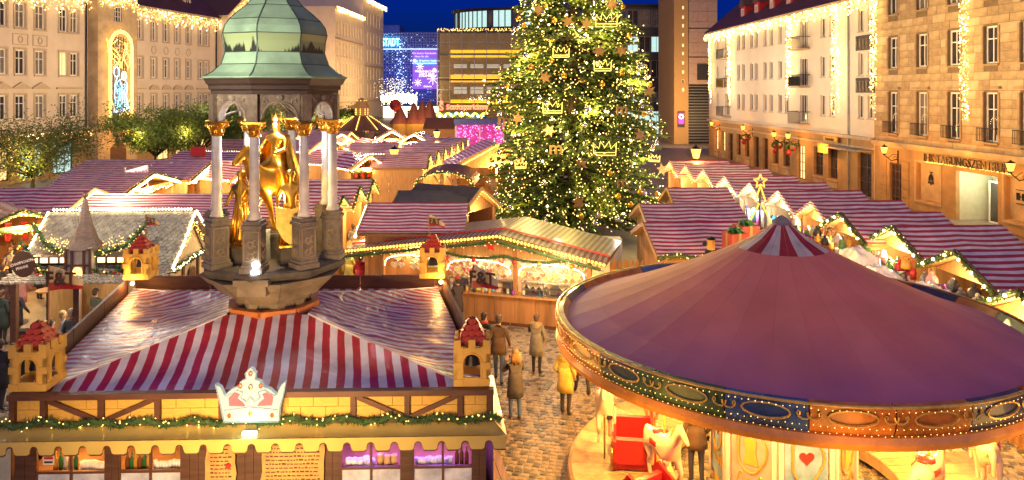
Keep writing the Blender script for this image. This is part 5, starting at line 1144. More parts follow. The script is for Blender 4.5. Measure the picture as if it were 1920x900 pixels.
for k in range(96):
    b0, b1 = 2*math.pi*k/96, 2*math.pi*(k+1)/96
    for (r0, z0), (r1, z1) in (((Ro - .16, 2.82), (Ro - .0, 2.88)), ((Ro - .0, 2.88), (Ro + .04, 2.98)), ((Ro + .04, 2.98), (Ro + .0, 3.07)), ((Ro, 3.07), (Ro - .08, 3.08)), ((Ro - .3, 2.86), (Ro - .16, 2.84))):
        q.quad((r0*math.cos(b0), r0*math.sin(b0), z0), (r0*math.cos(b1), r0*math.sin(b1), z0), (r1*math.cos(b1), r1*math.sin(b1), z1), (r1*math.cos(b0), r1*math.sin(b0), z1))
q.build('rim_moulding', mat('rim_orange', (.80, .32, .05), .3, var=.3, scale=2, coat=.5), KA, True)
q = MB(); q.lathe([(Ro + .015, 3.485), (Ro + .045, 3.505), (Ro + .015, 3.53), (Ro - .02, 3.52)], 96, cap=False); q.build('rim_edge', M['gold_paint'], KA, True)
q = MB()
for k in range(900):
    a = 2*math.pi*k/900; z = (3.20, 3.10, 3.45)[k % 3]; rr_ = Ro + (.02, .0, .045)[k % 3]; q.octa((rr_*math.cos(a), rr_*math.sin(a), z + rnd.uniform(-.012, .012)), rnd.uniform(.006, .010))
q.build('rim_bulbs', M['bulb'], KA, kind='stuff')
q = MB(); q.lathe([(1.6, 2.98), (Ro - .2, 2.90)], 64, cap=False); q.build('ceiling', cm('ceiling_cream', (.62, .45, .20)), KA)
q = MB()
for k in range(16):
    a = 2*math.pi*(k + .5)/16; q.bar((1.6*math.cos(a), 1.6*math.sin(a), 2.94), (4.15*math.cos(a), 4.15*math.sin(a), 2.86), .07, .06)
q.build('ceiling_beam', M['gold_paint'], KA, kind='stuff')
q = MB(); q.lathe([(2.2, .10), (4.24, .10), (4.30, .16), (4.30, .30), (4.24, .34), (2.2, .34), (2.2, .10)], 72, cap=False); q.build('platform', mat('carousel_floor', (.58, .40, .20), .65, var=.35, scale=2.5, bump=.1), KA)
q = MB(); q.lathe([(4.305, .14), (4.32, .2), (4.305, .27)], 72, cap=False); q.build('platform_edge', M['gold_paint'], KA, True)
q = MB(); q.add([(2.22*math.cos(a), 2.22*math.sin(a), z) for z in (.335, .352) for a in (-.056, .056)] + [(4.24*math.cos(a), 4.24*math.sin(a), z) for z in (.335, .352) for a in (-.060, .060)], [(2, 6, 7, 3), (0, 4, 6, 2), (1, 3, 7, 5), (4, 5, 7, 6)])
dbs = [q.mesh('deck_board', mat('deck_board_%d' % i, c, .6, var=.35, scale=4, bump=.1)) for i, c in enumerate(((.56, .37, .17), (.50, .32, .14), (.60, .42, .21)))]
for k in range(52): link('deck_board', dbs[(k*7) % 3], KA).rotation_euler = (0, 0, 2*math.pi*k/52)
# centre drum with painted panels
q = MB(); q.lathe([(1.36, 0), (1.36, 3.0)], 8, a0=math.pi/8, cap=False); q.build('drum', M['cream'], KA)
dpaint = [cm('drum_' + k, c, rough=.3, var=.3, scale=3) for k, c in (('sky', (.25, .45, .70)), ('pink', (.75, .42, .38)))]
for k in range(8):
    a = k*math.pi/4 + math.pi/2; ap = 1.36*math.cos(math.pi/8); m2 = Matrix.Rotation(a, 4, 'Z'); hw = .50
    q = MB(); q.box(-hw+.10, hw-.10, -ap - .03, -ap - .002, .2, 1.87); q.xf(m2); dp = q.build('painted_panel', dpaint[k % 2], KA)
    q = MB()
    for x in (-hw + .03, hw - .03): q.box(x - .045, x + .045, -ap - .06, -ap - .002, .1, 2.0)
    q.box(-hw + .075, hw - .075, -ap - .05, -ap - .002, 1.87, 2.0); q.xf(m2); q.build('panel_frame', M['white'], dp)
    q = MB(); 
    q.tube([(.29*math.cos(t)*(1 + .12*math.cos(3*t)), -ap - .045, 1.20 + .46*math.sin(t)) for t in [i*math.pi/12 for i in range(25)]], .026, 5)
    for sx in (-1, 1):
        q.tube([(sx*(.34 - .05*t*math.cos(t*2)), -ap - .04, 1.72 - .09*t) for t in [i*.3 for i in range(9)]], .02, 5); q.tube([(sx*(.05 + .07*t), -ap - .04, .62 - .1*math.sin(t*2.2)) for t in [i*.3 for i in range(12)]], .02, 5)
    q.xf(m2); q.build('gilt_scroll', M['gold_paint'], dp)
    q = MB()
    if k % 2 == 0: q.prism([(.14*(16*math.sin(t)**3)/16, 1.20 + .14*(13*math.cos(t) - 5*math.cos(2*t) - 2*math.cos(3*t) - math.cos(4*t))/16) for t in [2*math.pi*i/24 for i in range(24)]], -ap - .05, -ap - .032); q.xf(m2); q.build('heart', M['red'], dp)
    else:                                                # plain draped figure in low relief
        q.ball((0, -ap - .04, 1.5), .06, 0, 8, 6, (1, .5, 1.2)); q.prism([(-.05, 1.43), (.05, 1.43), (.12, 1.35), (.1, 1.15), (.16, .9), (-.14, .88), (-.09, 1.15), (-.13, 1.32)], -ap - .055, -ap - .032); q.xf(m2); q.build('relief_figure', M['cream'], dp)
    q = MB(); q.box(-.14, .14, -ap - .18, -ap - .08, 1.98, 2.06); q.xf(m2); q.build('panel_lamp', M['bulb_hot'], KA)
# added out-of-view area lamps that brighten the bar front and the monument
lamp((-3.6, 5.5, 3.4), 105, (1, .62, .24), .5, 'AREA', (-4.0, 12, 2.9), 2.0, 70); lamp((-8.5, 5.5, 9.5), 30, (1, .90, .70), .5, 'AREA', (-4.9, 15.4, 8.7), 1.2, 24)
for k in range(10):
    a = 2*math.pi*(k + .3)/10; lamp((KX + 5.3*math.cos(a), KY + 5.3*math.sin(a), 2.7), 30, (1, .62, .2), .5)
# horses in two rings, poles, a red coach and a red swan seat
white_h, mane_m, sad_m = mat('horse_white', (.72, .58, .38), .3, var=.08, coat=.5), cm('horse_mane', (.42, .2, .06)), cm('saddle_red', (.55, .03, .03), rough=.3)
hm = [horse_mesh(white_h, 'horse', None, g_, 1) for g_ in (.45, -.45)]
def mane_mb():
    q = MB()
    for i in range(9): y, z = -.62 - .03*i, 1.42 + .05*i; q.add([(-.02, y, z), (.02, y, z), (.09, y + .10, z - .22), (.07, y + .2, z - .12)], [(0, 1, 2, 3)])
    for i in range(9): y, z = -.60 - .03*i, 1.44 + .05*i; q.add([(.02, y, z), (-.02, y, z), (-.09, y + .10, z - .22), (-.07, y + .2, z - .12)], [(0, 1, 2, 3)])
    return q
mane_me = mane_mb().mesh('mane', mane_m); q = MB(); q.ball((0, .06, 1.28), .2, 0, 10, 6, (1.1, 1.3, .45)); q.box(-.27, .27, -.1, .2, 1.0, 1.12); sad_me = q.mesh('saddle', sad_m, True)
q = MB(); q.tube([(0, -.1, -.9), (0, -.1, 3.4)], .028, 8); pole_me = q.mesh('brass_pole', M['gold_paint'], True)
for k in range(13):
    a = 2*math.pi*(k + .2)/13; rr_ = 3.55 if k % 2 == 0 else 2.75; sc_ = .74; z = .62 + .18*math.sin(k*2.3)
    if R(218) < a % (2*math.pi) < R(292): continue
    h = link('carousel_horse', hm[k % 2], KA); h.location = (rr_*math.cos(a), rr_*math.sin(a), z); h.rotation_euler = (0, 0, a + math.pi); h.scale = (sc_,) * 3
    for nm, me in (('mane', mane_me), ('saddle', sad_me), ('brass_pole', pole_me)): link(nm, me, h)
def coach(a, rr_, col):
    q = MB(); prof = [(-.55, .36), (.55, .36), (.72, .62), (.70, 1.0), (.52, .96), (.45, .72), (-.15, .72), (-.25, .95), (-.62, 1.15), (-.75, 1.0), (-.62, .8), (-.66, .55)]
    q.prism(prof, -.42, -.36); q.prism(prof, .36, .42); q.box(-.5, .55, -.36, .36, .4, .52); q.box(.45, .6, -.36, .36, .52, 1.0); q.box(-.62, -.5, -.36, .36, .5, 1.0)
    c = q.build('coach_seat', col, KA); c.location = (rr_*math.cos(a), rr_*math.sin(a), 0); c.rotation_euler = (0, 0, a + math.pi/2)
    w_ = MB()
    for x in (-.35, .4):
        for y in (-.45, .45): w_.tube([(x + .2*math.cos(t), y, .5 + .2*math.sin(t)) for t in [i*math.pi/6 for i in range(13)]], .03, 5)
    w_.build('coach_wheel', M['gold_paint'], c, kind='stuff'); return c
coach(R(217), 3.35, sad_m); coach(R(172), 2.95, sad_m)
for k in range(8):
    a = 2*math.pi*(k + .5)/8; lamp((KX + 3.2*math.cos(a), KY + 3.2*math.sin(a), 2.70), 290, (1, .58, .17), .12)
q = MB()
for k in range(72):
    a = 2*math.pi*k/72; q.octa((4.0*math.cos(a), 4.0*math.sin(a), 2.83), .026)
    if k % 2 == 0: q.octa((2.6*math.cos(a), 2.6*math.sin(a), 2.86), .026)
q.build('ceiling_bulbs', M['bulb'], KA, kind='stuff')
# ================================================================ MARKET STALLS
STR = stripe('stall_stripe', (.46, .03, .06), (.78, .70, .73), 'X', .235, .38, .25, 2.5, 0, .35, wob=.02)
STRL = stripe('stall_stripe_wide', (.36, .035, .06), (.64, .54, .54), 'X', .30, .25, .35, 2.0, 0, .6, wob=.05)
STRY = stripe('stall_stripe_down', (.36, .10, .06), (.68, .58, .44), 'X', .33, .25, .3, 3, 0, .6)
CANDY = stripe('candy_edge', RED, (.8, .76, .72), 'Z', .11, .4, 0)
INT = mat('stall_inner_wood', (.56, .34, .15), .6, var=.3, scale=3, stretch=(6, 6, .6))
def stall(label, loc, rz, W, L, ze, zr, roof=STR, wall='wood', edge='wood_pale', string='bulb_soft', garl=False, open_front=True, counter=True, light=26, lcol=(1, .68, .32), over=.28, group=None, name='market_stall', nb=22, br=.032, side_open=False, eave=0, gable=True):
    """gable front faces local -y; ridge runs along +y"""
    T = thing(name, label, 'market stall', loc, rz, group); hw = W/2; ov = .15
    sl = (zr - ze) / hw
    for sx in (-1, 1):                                   # two roof sheets, gently sagging
        q = MB(); nx, ny = 8, 10
        for j in range(ny + 1):
            for i in range(nx + 1):
                t = i/nx; x = (hw + ov)*t; y = -over + (L + over + .1)*j/ny; z = zr - sl*x - .04*math.sin(math.pi*t)*abs(math.sin(math.pi*j*2/ny)) + .012*noise.noise(Vector((x*3, y*2, rz*5 + L)))
                q.v.append((sx*x, y, z + .03))
        for j in range(ny):
            for i in range(nx):
                k = j*(nx+1) + i; f = (k, k+1, k+nx+2, k+nx+1); q.f.append(f if sx > 0 else f[::-1]); q.m.append(0)
        q.build('roof_cloth', roof, T, True)
    q = MB()
    zd = .11; q.add([(-hw-ov, -over+.02, zr - sl*(hw+ov) - zd), (0, -over+.02, zr - zd), (hw+ov, -over+.02, zr - sl*(hw+ov) - zd), (-hw-ov, L, zr - sl*(hw+ov) - zd), (0, L, zr - zd), (hw+ov, L, zr - sl*(hw+ov) - zd)], [(0, 1, 4, 3), (1, 2, 5, 4)]); q.build('roof_deck', INT, T)
    for sx in (-1, 1):                                   # barge boards
        q = MB(); q.bar((sx*(hw+ov), -over, zr - sl*(hw+ov) - .02), (0, -over, zr - .02), .05, .15); q.build('barge_board', M[edge] if isinstance(edge, str) else edge, T)
    wm = M[wall]
    n = max(3, int(W / .8))
    for k in range(n):                                   # rear and side boards
        q = MB(); a, b_ = -hw + W*k/n, -hw + W*(k+1)/n - .012; za, zb_ = zr - sl*abs(a) - .06, zr - sl*abs(b_) - .06; q.add([(a, L-.06, 0), (b_, L-.06, 0), (b_, L, 0), (a, L, 0), (a, L-.06, za), (b_, L-.06, zb_), (b_, L, zb_), (a, L, za)], [(0, 1, 5, 4), (1, 2, 6, 5), (2, 3, 7, 6), (3, 0, 4, 7), (4, 5, 6, 7)]); q.build('wall_board', wm, T)
    n = max(3, int(L / .9))
    for sx in (-1, 1):
        for k in range(n):
            q = MB(); a, b_ = L*k/n, L*(k+1)/n - .012; q.box(min(sx*hw, sx*(hw-.05)), max(sx*hw, sx*(hw-.05)), a, b_, 0 if not (side_open and sx < 0) else 0, (ze - .08) if not (side_open and sx < 0) else 1.0); q.build('wall_board', wm, T)
    q = MB(); q.box(-hw+.05, hw-.05, .0, L-.06, .02, .10); q.build('stall_floor', wm, T)
    if open_front:
        q = MB(); q.add([(-hw+.1, .08, ze-.1), (hw-.1, .08, ze-.1), (.0, .08, zr-.12), (-hw+.1, .14, ze-.1), (hw-.1, .14, ze-.1), (0, .14, zr-.12)], [(0, 1, 2), (5, 4, 3), (0, 3, 4, 1)]); (q.build('gable_panel', M['wood_pale'], T) if gable else None)
        if not gable:
            q = MB(); q.box(-hw, hw, .02, .12, ze - .22, ze - .08); q.build('front_beam', M['wood_pale'], T); fb = [(-hw + W*t/16, -.05, ze - .2 - .12*math.sin(math.pi*((t*3/16) % 1))) for t in range(17)]; garland_mb(fb, .11, 110).build('garland', M['garland'], T, kind='stuff'); bulb_line(T, fb, int(W*9), br*.7, 'bulb_hot', .04, 'garland_lights')
            q = MB()
            for t in range(5): q.box(-hw*.7 + t*hw*.35 - .12, -hw*.7 + t*hw*.35 + .12, L*.55, L*.55 + .05, ze - .9, ze - .15, 0)
            q.build('hung_cloth', M['red'], T, kind='stuff')
        for x in (-hw+.05, hw-.05): q = MB(); q.box(x-.06, x+.06, -.02, .10, 0, ze - .08); q.build('post', M['wood_pale'], T)
        if W > 3.6: q = MB(); q.box(-.06, .06, -.02, .10, 0, ze); q.build('post', M['wood_pale'], T)
        if counter:
            q = MB(); q.box(-hw+.12, hw-.12, -.05, .03, .0, .95); q.build('counter_front', wm, T); q = MB(); q.box(-hw+.12, hw-.12, -.22, .5, .955, 1.0); q.build('counter_top', M['wood_pale'], T)
            q = MB()
            for z in (1.45, 1.9): q.box(-hw+.1, hw-.1, L-.38, L-.07, z, z+.03)
            q.build('shelf', M['wood_pale'], T)
    else:
        n = max(3, int(W/.7))
        for k in range(n):
            q = MB(); a, b_ = -hw + W*k/n, -hw + W*(k+1)/n - .012; za, zb_ = zr - sl*abs(a) - .06, zr - sl*abs(b_) - .06; q.add([(a, 0, 0), (b_, 0, 0), (b_, .06, 0), (a, .06, 0), (a, 0, za), (b_, 0, zb_), (b_, .06, zb_), (a, .06, za)], [(0, 1, 5, 4), (1, 2, 6, 5), (2, 3, 7, 6), (3, 0, 4, 7), (4, 5, 6, 7)]); q.build('wall_board', wm, T)
    bp = [(-hw-ov, -over-.06, zr - sl*(hw+ov) - .05), (0, -over-.06, zr - .03), (hw+ov, -over-.06, zr - sl*(hw+ov) - .05)]
    if garl:
        gm = garland_mb(bp, .12, 140); gm.build('garland', M['garland'], T, kind='stuff')
        bulb_line(T, bp, 40, .02, 'bulb', .1, 'garland_lights')
    if string: bulb_line(T, [(p[0]*.96, p[1] - .02, p[2] - .1) for p in bp], int(nb*W/3), br, string, .012)
    if eave:
        sx = eave; bulb_line(T, [(sx*(hw+ov), -over, zr - sl*(hw+ov) - .03), (sx*(hw+ov), L, zr - sl*(hw+ov) - .03)], int(L*5), br*.9, 'bulb_hot', .01, 'eave_lights')
    if light:
        o = lamp((0, 0, 0), light*3.3, lcol, .15); o.parent = T; o.location = (0, -.30, ze - .22)
    return T
ORD = ['nearest', 'second', 'third', 'fourth', 'fifth', 'sixth', 'seventh', 'eighth', 'ninth', 'tenth', 'eleventh', 'twelfth']
FAR = ['farthest', 'second farthest', 'third farthest', 'fourth farthest', 'fifth farthest']
def RW(deg): return R(deg)
def stock(T, items, n, lab, cat, grp, x0, x1, y0, y1, z0, z1, sc=(.8, 1.2)):
    """loose goods standing in or hanging at a stall: each one a thing"""
    mt = Matrix.Translation(T.location) @ Matrix.Rotation(T.rotation_euler.z, 4, 'Z')
    for k in range(n):
        me = rnd.choice(items); o = link(me.name.split('.')[0], me); o.location = mt @ Vector((x0 + (x1-x0)*(k + .5)/n + rnd.uniform(-.03, .03), rnd.uniform(y0, y1), rnd.uniform(z0, z1)))
        o.rotation_euler = (0, 0, T.rotation_euler.z + rnd.uniform(-.5, .5)); s = rnd.uniform(*sc); o.scale = (s, s, s); cw = me['colour']; tag(o, f'{cw} {lab}', cat, f'{cw} {grp}')
def colour_word(c):
    r_, g_, b_ = c; mxx, mnn = max(c), min(c)
    if mxx < .08: return 'black'
    if mxx - mnn < .12: return 'pale' if mxx > .5 else 'grey'
    if r_ == mxx: return 'purple' if b_ > .3*r_ + .02 and g_ < b_ and mnn < .2 else ('pink' if mnn > .3 and g_ - mnn < .06 else ('orange' if g_ > .45*r_ else 'red'))
    if b_ == mxx: return 'purple' if r_ > .7*b_ else ('lilac' if mnn > .6 else 'blue')
    return 'green'
def gm(name, fn, colr, rough=.5): q = MB(); fn(q); me = q.mesh(name, cm('good_' + '_'.join(f'{int(c*99)}' for c in colr), colr, rough=rough), True); me['colour'] = colour_word(colr); return me
PAL = [(.45, .03, .03), (.7, .65, .6), (.03, .03, .035), (.04, .28, .4), (.3, .05, .35), (.6, .3, .05), (.12, .3, .08), (.65, .35, .35), (.2, .2, .22)]
CAPS = [gm('knit_cap', lambda q: (q.lathe([(.10, 0), (.11, .05), (.10, .12), (.06, .18), (.01, .2)], 8), q.ball((0, 0, .22), .04, 0, 6, 4)), c) for c in PAL]
BAGS = [gm('shoulder_bag', lambda q: (q.prism([(-.13, 0), (.13, 0), (.15, .14), (.12, .24), (-.12, .24), (-.15, .14)], -.05, .05), q.tube([(-.1, 0, .24), (-.07, 0, .42), (.07, 0, .42), (.1, 0, .24)], .012, 4)), c) for c in PAL]
TOYS = [gm('plush_toy', lambda q: (q.ball((0, 0, .12), .11, 0, 8, 6, (1, .9, 1.1)), q.ball((0, -.02, .29), .085, 0, 8, 6), q.ball((-.07, 0, .37), .03, 0, 5, 4), q.ball((.07, 0, .37), .03, 0, 5, 4), q.ball((-.12, -.05, .16), .04, 0, 5, 4), q.ball((.12, -.05, .16), .04, 0, 5, 4), q.ball((-.07, -.1, .04), .05, 0, 5, 4), q.ball((.07, -.1, .04), .05, 0, 5, 4)), c) for c in PAL]
JARS = [gm('tin', lambda q: q.lathe([(.05, 0), (.055, .02), (.055, .14), (.045, .15), (.05, .16), (.05, .19)], 8), c, .3) for c in PAL[:7]]
SCARF = [gm('scarf', lambda q: (q.box(-.09, .09, -.02, .02, -.75, 0), q.box(-.07, .07, .022, .05, -.6, .02), [q.box(x-.008, x+.008, -.01, .01, -.82, -.751) for x in (-.07, -.035, 0, .035, .07)]), c) for c in [(.75, .75, .8), (.08, .4, .6), (.6, .15, .5), (.1, .15, .5), (.7, .6, .5), (.05, .3, .35), (.55, .03, .05)]]
STARS = [gm('paper_star', lambda q: q.prism([((.16 if i % 2 == 0 else .07)*math.sin(math.pi*i/5), (.16 if i % 2 == 0 else .07)*math.cos(math.pi*i/5)) for i in range(10)], -.02, .02), c) for c in ((.8, .75, .6), (.6, .05, .05), (.8, .5, .1))]
# ---- right-hand row: gables to the aisle on its left
rrow = [(1265, 302), (1295, 309), (1329, 318), (1370, 331), (1417, 344), (1472, 359), (1535, 378), (1592, 400), (1690, 425), (1810, 470), (1935, 545)]
N_ = len(rrow); rr = []
for i, (px, py) in enumerate(rrow):
    p = PZ(px, py, 3.6); neark = N_ - 1 - i; near = i >= 7; cool = i in (3, 4, 5)
    lab = f'candy edged striped stall, {ORD[neark]} from the near end of the right row' if not near else f'striped stall with fir edged gable, {ORD[neark]} from near end of right row'
    T = stall(lab, (p.x, p.y, 0), R(-90 + 3.5), 2.9 if not near else 3.1, 3.3, 2.9, 3.6, STR, 'wood', CANDY if not near else 'wood_dark', 'bulb' if not near else None, near, light=60 if near else 42, lcol=(.70, .88, 1) if cool else (1, .80, .5), group='right hand row of striped stalls', nb=16, br=.035)
    rr.append(T)
    mt = Matrix.Translation(T.location) @ Matrix.Rotation(T.rotation_euler.z, 4, 'Z')
    if near:
        q = MB()
        for s in (-1, 1):
            for k in range(3): q.ball((s*(.3 + .5*k), -.40, 3.42 - .23*k), .045, 0, 6, 4)
        q.build('gable_bulbs', M['bulb_hot'], T, kind='stuff')
for k in (5, 4, 3):                                       # the cool lit stall with hanging scarves
    stock(rr[k], SCARF, 9, f'scarf hanging in the {ORD[N_-1-k]} stall from the near end of the right row', 'scarf', f'scarves of the {ORD[N_-1-k]} right row stall', -1.3, 1.3, -.15, .1, 2.2, 2.45)
    stock(rr[k], TOYS, 7, f'stuffed toy on the counter of the {ORD[N_-1-k]} stall in the right row', 'toy', f'toys of the {ORD[N_-1-k]} right row stall', -1.2, 1.2, -.2, .3, 1.0, 1.01)
for k in (6, 7, 8, 9):
    nm = ORD[N_-1-k]
    stock(rr[k], CAPS, 9, f'knitted cap on show in the {nm} stall of the right row', 'cap', f'caps of the {nm} right row stall', -1.4, 1.4, -.75, -.35, 2.2, 2.55, (1.2, 1.7))
    stock(rr[k], BAGS, 8, f'small bag hanging in the {nm} stall of the right row', 'bag', f'bags of the {nm} right row stall', -1.4, 1.4, -.6, -.2, 1.9, 2.3, (1.1, 1.5))
    stock(rr[k], TOYS, 9, f'plush toy on the counter of the {nm} stall of the right row', 'toy', f'toys of the {nm} right row stall', -1.4, 1.4, -1.0, -.4, 1.75, 1.95, (1., 1.4))
for k, nm in ((0, 'ninth'), (1, 'tenth'), (2, 'ninth')): pass
film = mat('plastic_film', (.72, .70, .72), .12, var=.2, scale=2, bump=.9, bscale=5, coat=.8)
for px, py, w_, d_, lab in ((1650, 505, 1.5, .8, 'clear plastic sheet over goods before the third stall of the right row'), (1745, 540, 2.0, 1.0, 'big clear plastic sheet over goods, between red canopy and second right row stall'), (1850, 582, 2.2, .9, 'crumpled clear plastic sheet over goods at the near end of the right row'), (1610, 470, 1.3, .7, 'small clear plastic sheet over white goods beside the fourth right row stall')):
    dd = 11.35*FP/(px - CX); p = P(px, py, dd); zt = p.z - 1.15; q = MB(); n = 18
    T = thing('display_rack', lab.replace('clear plastic sheet', 'display rack under plastic').replace('big ', 'large ').replace('crumpled ', 'low '), 'display rack', (p.x, p.y, 0), R(88))
    for zz in (.6, .6 + zt*.5, .85 + zt): b = MB(); b.box(-w_/2, w_/2, -d_/2, d_/2, zz, zz + .04); b.build('rack_shelf', M['wood_pale'], T)
    for sx in (-1, 1):
        for sy in (-1, 1): b = MB(); b.box(sx*(w_/2-.06)-.03, sx*(w_/2-.06)+.03, sy*(d_/2-.06)-.03, sy*(d_/2-.06)+.03, 0, .85 + zt); b.build('leg', M['wood'], T)
    for j in range(n + 1):
        for i in range(n + 1):
            s, t = i/n - .5, j/n - .5; e = max(abs(s), abs(t))*2; z = zt + .95 + .28*(1 - e**2) + .12*noise.noise(Vector((s*6 + px, t*6, 1))) + .05*noise.noise(Vector((s*15, t*15 + px, 2))) - (.35 if e > .9 else 0)*(.5 + .5*noise.noise(Vector((s*9, t*9, px)))); q.v.append((s*w_*1.15, t*d_*1.2, z))
    for j in range(n):
        for i in range(n): k = j*(n+1) + i; q.f.append((k, k+1, k+n+2, k+n+1)); q.m.append(0)
    o = q.build('plastic_sheet', film, None, True); o.location = (p.x, p.y, 0); o.rotation_euler = (0, 0, R(88)); tag(o, lab, 'plastic sheet', 'plastic sheets over the goods')
# ---- middle row J: gables to the right
jrow = [(797, 290), (812, 283), (826, 277), (838, 272), (849, 268), (859, 264), (869, 258)]
for i, (px, py) in enumerate(jrow):
    p = PZ(px, py, 3.6)
    T = stall(f'striped stall with narrow lit gable, {ORD[i]} from the near end of the middle row', (p.x, p.y, 0), R(90), 2.9, 3.4, 2.9, 3.6, STR, 'wood_pale', 'wood_pale', 'bulb_soft', True, light=100, br=.05, nb=18, group='middle row of striped stalls')
# ---- the rest of the market, stall by stall
def st_px(px, py, zr, rz, W, L, lab, **k):
    p = PZ(px, py, zr); return stall(lab, (p.x, p.y, 0), R(rz), W, L, k.pop('ze', 2.9), zr, **k)
L1 = st_px(165, 354, 3.6, 90, 4.2, 4.2, 'wide striped stall with lit gable behind the shingled mushroom hut', roof=STRL, gable=False, light=170, nb=34, br=.075, string='bulb_hot', eave=-1)
L2 = st_px(277, 324, 3.6, 90, 6.2, 4.0, 'striped stall with waving crepe signs left of the monument', roof=STRL, gable=False, light=260, nb=30, br=.08, string='bulb_hot', garl=True)
L3 = st_px(392, 300, 3.7, 90, 6.4, 7.5, 'long striped stall below the green trees left of the monument', roof=STRL, gable=False, light=280, nb=30, br=.09, string='bulb_hot', garl=True)
L0 = st_px(38, 392, 3.3, 48, 3.4, 3.0, 'wooden stall with arched light garland and window panes at the left edge', roof=STRL, ze=2.7, gable=False, light=90, garl=True, nb=40, br=.035)
E1 = st_px(480, 364, 3.6, 90, 4.6, 6.8, 'long striped stall roof directly behind the monument columns', roof=STR, light=90, edge=CANDY, eave=-1, br=.045)
G1 = st_px(661, 350, 3.6, 90, 2.9, 3.6, 'striped stall with small lit gable just right of the monument', roof=STR, edge=CANDY, light=60, garl=True)
G2 = st_px(687, 337, 3.6, 90, 2.7, 3.6, 'striped stall roof right behind the small lit gable beside the monument', roof=STR, edge=CANDY, light=40, garl=True)
G0 = st_px(628, 368, 3.5, 90, 2.9, 3.4, 'striped stall partly hidden by the right hand monument columns', roof=STR, edge=CANDY, light=50, garl=True)
H1 = st_px(705, 381, 3.6, -90, 4.2, 3.5, 'striped stall roof with a bright light strip, behind the gingerbread stall', roof=STR, light=40, br=.06, nb=34, string='bulb_hot')
p = PZ(750, 366, 3.3); I1 = stall('black flat roofed stall behind the striped roof with light strip', (p.x, p.y + 1.4, 0), R(-90), 3.4, 2.9, 2.95, 3.3, M['slate'], 'wood_dark', 'wood_dark', None, open_front=False, light=0)
P1 = st_px(893, 352, 3.5, 62, 3.6, 3.2, 'dark slate roofed wooden stall left under the christmas tree', roof=M['slate'], wall='wood_brown', ze=2.5, light=20, garl=False, string='bulb', br=.03)
P2 = st_px(931, 268, 4.6, 12, 6.0, 4.0, 'stall with tall golden lit gable half behind the christmas tree', roof=STR, ze=3.1, light=110, string='bulb_soft', nb=34, br=.06)
P3 = st_px(868, 300, 3.4, 90, 3.0, 3.0, 'small striped roof between the middle row and the golden gable', roof=STR, light=0, string=None, open_front=False) if 0 else None
R1 = st_px(1221, 418, 3.5, -88, 3.8, 3.5, 'striped stall with fir garland at its eave left of the carousel top', roof=STR, wall='wood', light=0, string=None, ze=2.85, open_front=False)
R2 = st_px(1212, 383, 3.6, -88, 3.6, 3.5, 'striped stall roof between the christmas tree and the near garland roof', roof=STR, wall='wood', light=0, string=None, open_front=False, edge='wood_pale')
R3 = st_px(1262, 353, 3.6, -88, 3.0, 2.4, 'small striped stall roof right beside the lower christmas tree branches', roof=STR, wall='wood', light=0, string=None, open_front=False)
gq = [(-2.0, y_, 2.80 + .04*math.sin(y_*5)) for y_ in [i*.2 - .25 for i in range(20)]]
gq = [(2.08, y_, z) for _, y_, z in gq]; garland_mb(gq, .11, 220).build('garland', M['garland'], R1, kind='stuff'); bulb_line(R1, gq, 70, .022, 'bulb', .08)
for sx in (0,):
    q = MB(); q.box(1.9, 1.96, .1, 3.4, 1.1, 2.6); q.build('shutter_panel', M['wood_pale'], R1)
    for k in range(9): q = MB(); q.box(1.962, 1.985, .4 + k*.3, .66 + k*.3, 1.2, 2.35); q.build('shutter_board', M['wood_pale'], R1)
K1 = st_px(653, 247, 3.8, 75, 4.0, 4.2, 'stall with twin golden gables in the far left part of the market', roof=STR, light=120, wall='wood_pale', string='bulb', nb=30, br=.09, eave=-1)
K2 = st_px(680, 238, 3.9, 75, 3.6, 4.2, 'stall with pale gable right of the twin golden gables, far left', roof=STR, light=60, wall='wood_pale', string='bulb_soft', nb=30, br=.07)
K3 = st_px(600, 262, 3.7, 75, 5, 5, 'far striped stall seen between the two right hand columns', roof=STR, light=160, string='bulb', br=.08, eave=-1)
K4 = st_px(722, 292, 3.3, 95, 2.8, 3.2, 'low striped roof behind the nearest stall of the middle row', roof=STR, light=20) if 0 else None
K5 = st_px(742, 268, 3.6, 90, 3.4, 3.6, 'purple striped roof behind the street lantern left of the middle row', roof=STR, light=30, string='bulb', br=.06, eave=-1)
for i, (px, py, d_) in enumerate(((560, 248, 3.7), (505, 262, 3.7), (455, 285, 3.7))):
    st_px(px, py, 3.7, 82, 4.6, 4.6, f'striped stall glimpsed behind the dome columns, {["farthest", "middle", "nearest"][i]} of three', roof=STRL, light=150, string='bulb', br=.075, nb=26, eave=-1)
for i, (px, py, rz, W_, c) in enumerate(((640, 250, 20, 3, 'left of the pavilion'), (612, 240, 35, 3, 'farthest left behind the pavilion'), (700, 262, 30, 3.2, 'right below the pavilion'), (690, 290, 40, 2.8, 'with its side to the lantern'), (735, 245, 10, 3.2, 'under the red balloon'), (778, 250, -10, 3.2, 'left of the plain shed'), (822, 262, -15, 3.0, 'just before the plain shed'), (715, 232, 15, 3.2, 'farthest under the tents'), (655, 283, 60, 3.4, 'with red roof right of the columns'), (527, 300, 40, 3.2, 'glimpsed right of the rider'), (470, 305, 60, 3.2, 'glimpsed left of the rider'))):
    st_px(px, py, 3.7, rz, W_, 3.0, f'small far stall with glowing gable, {c}', gable=False, eave=-1, roof=STRL if i % 2 else STR, light=150, string='bulb_hot', br=.055 if py > 255 else .085, nb=20, wall='wood_pale', group='small glowing stalls in the far market')
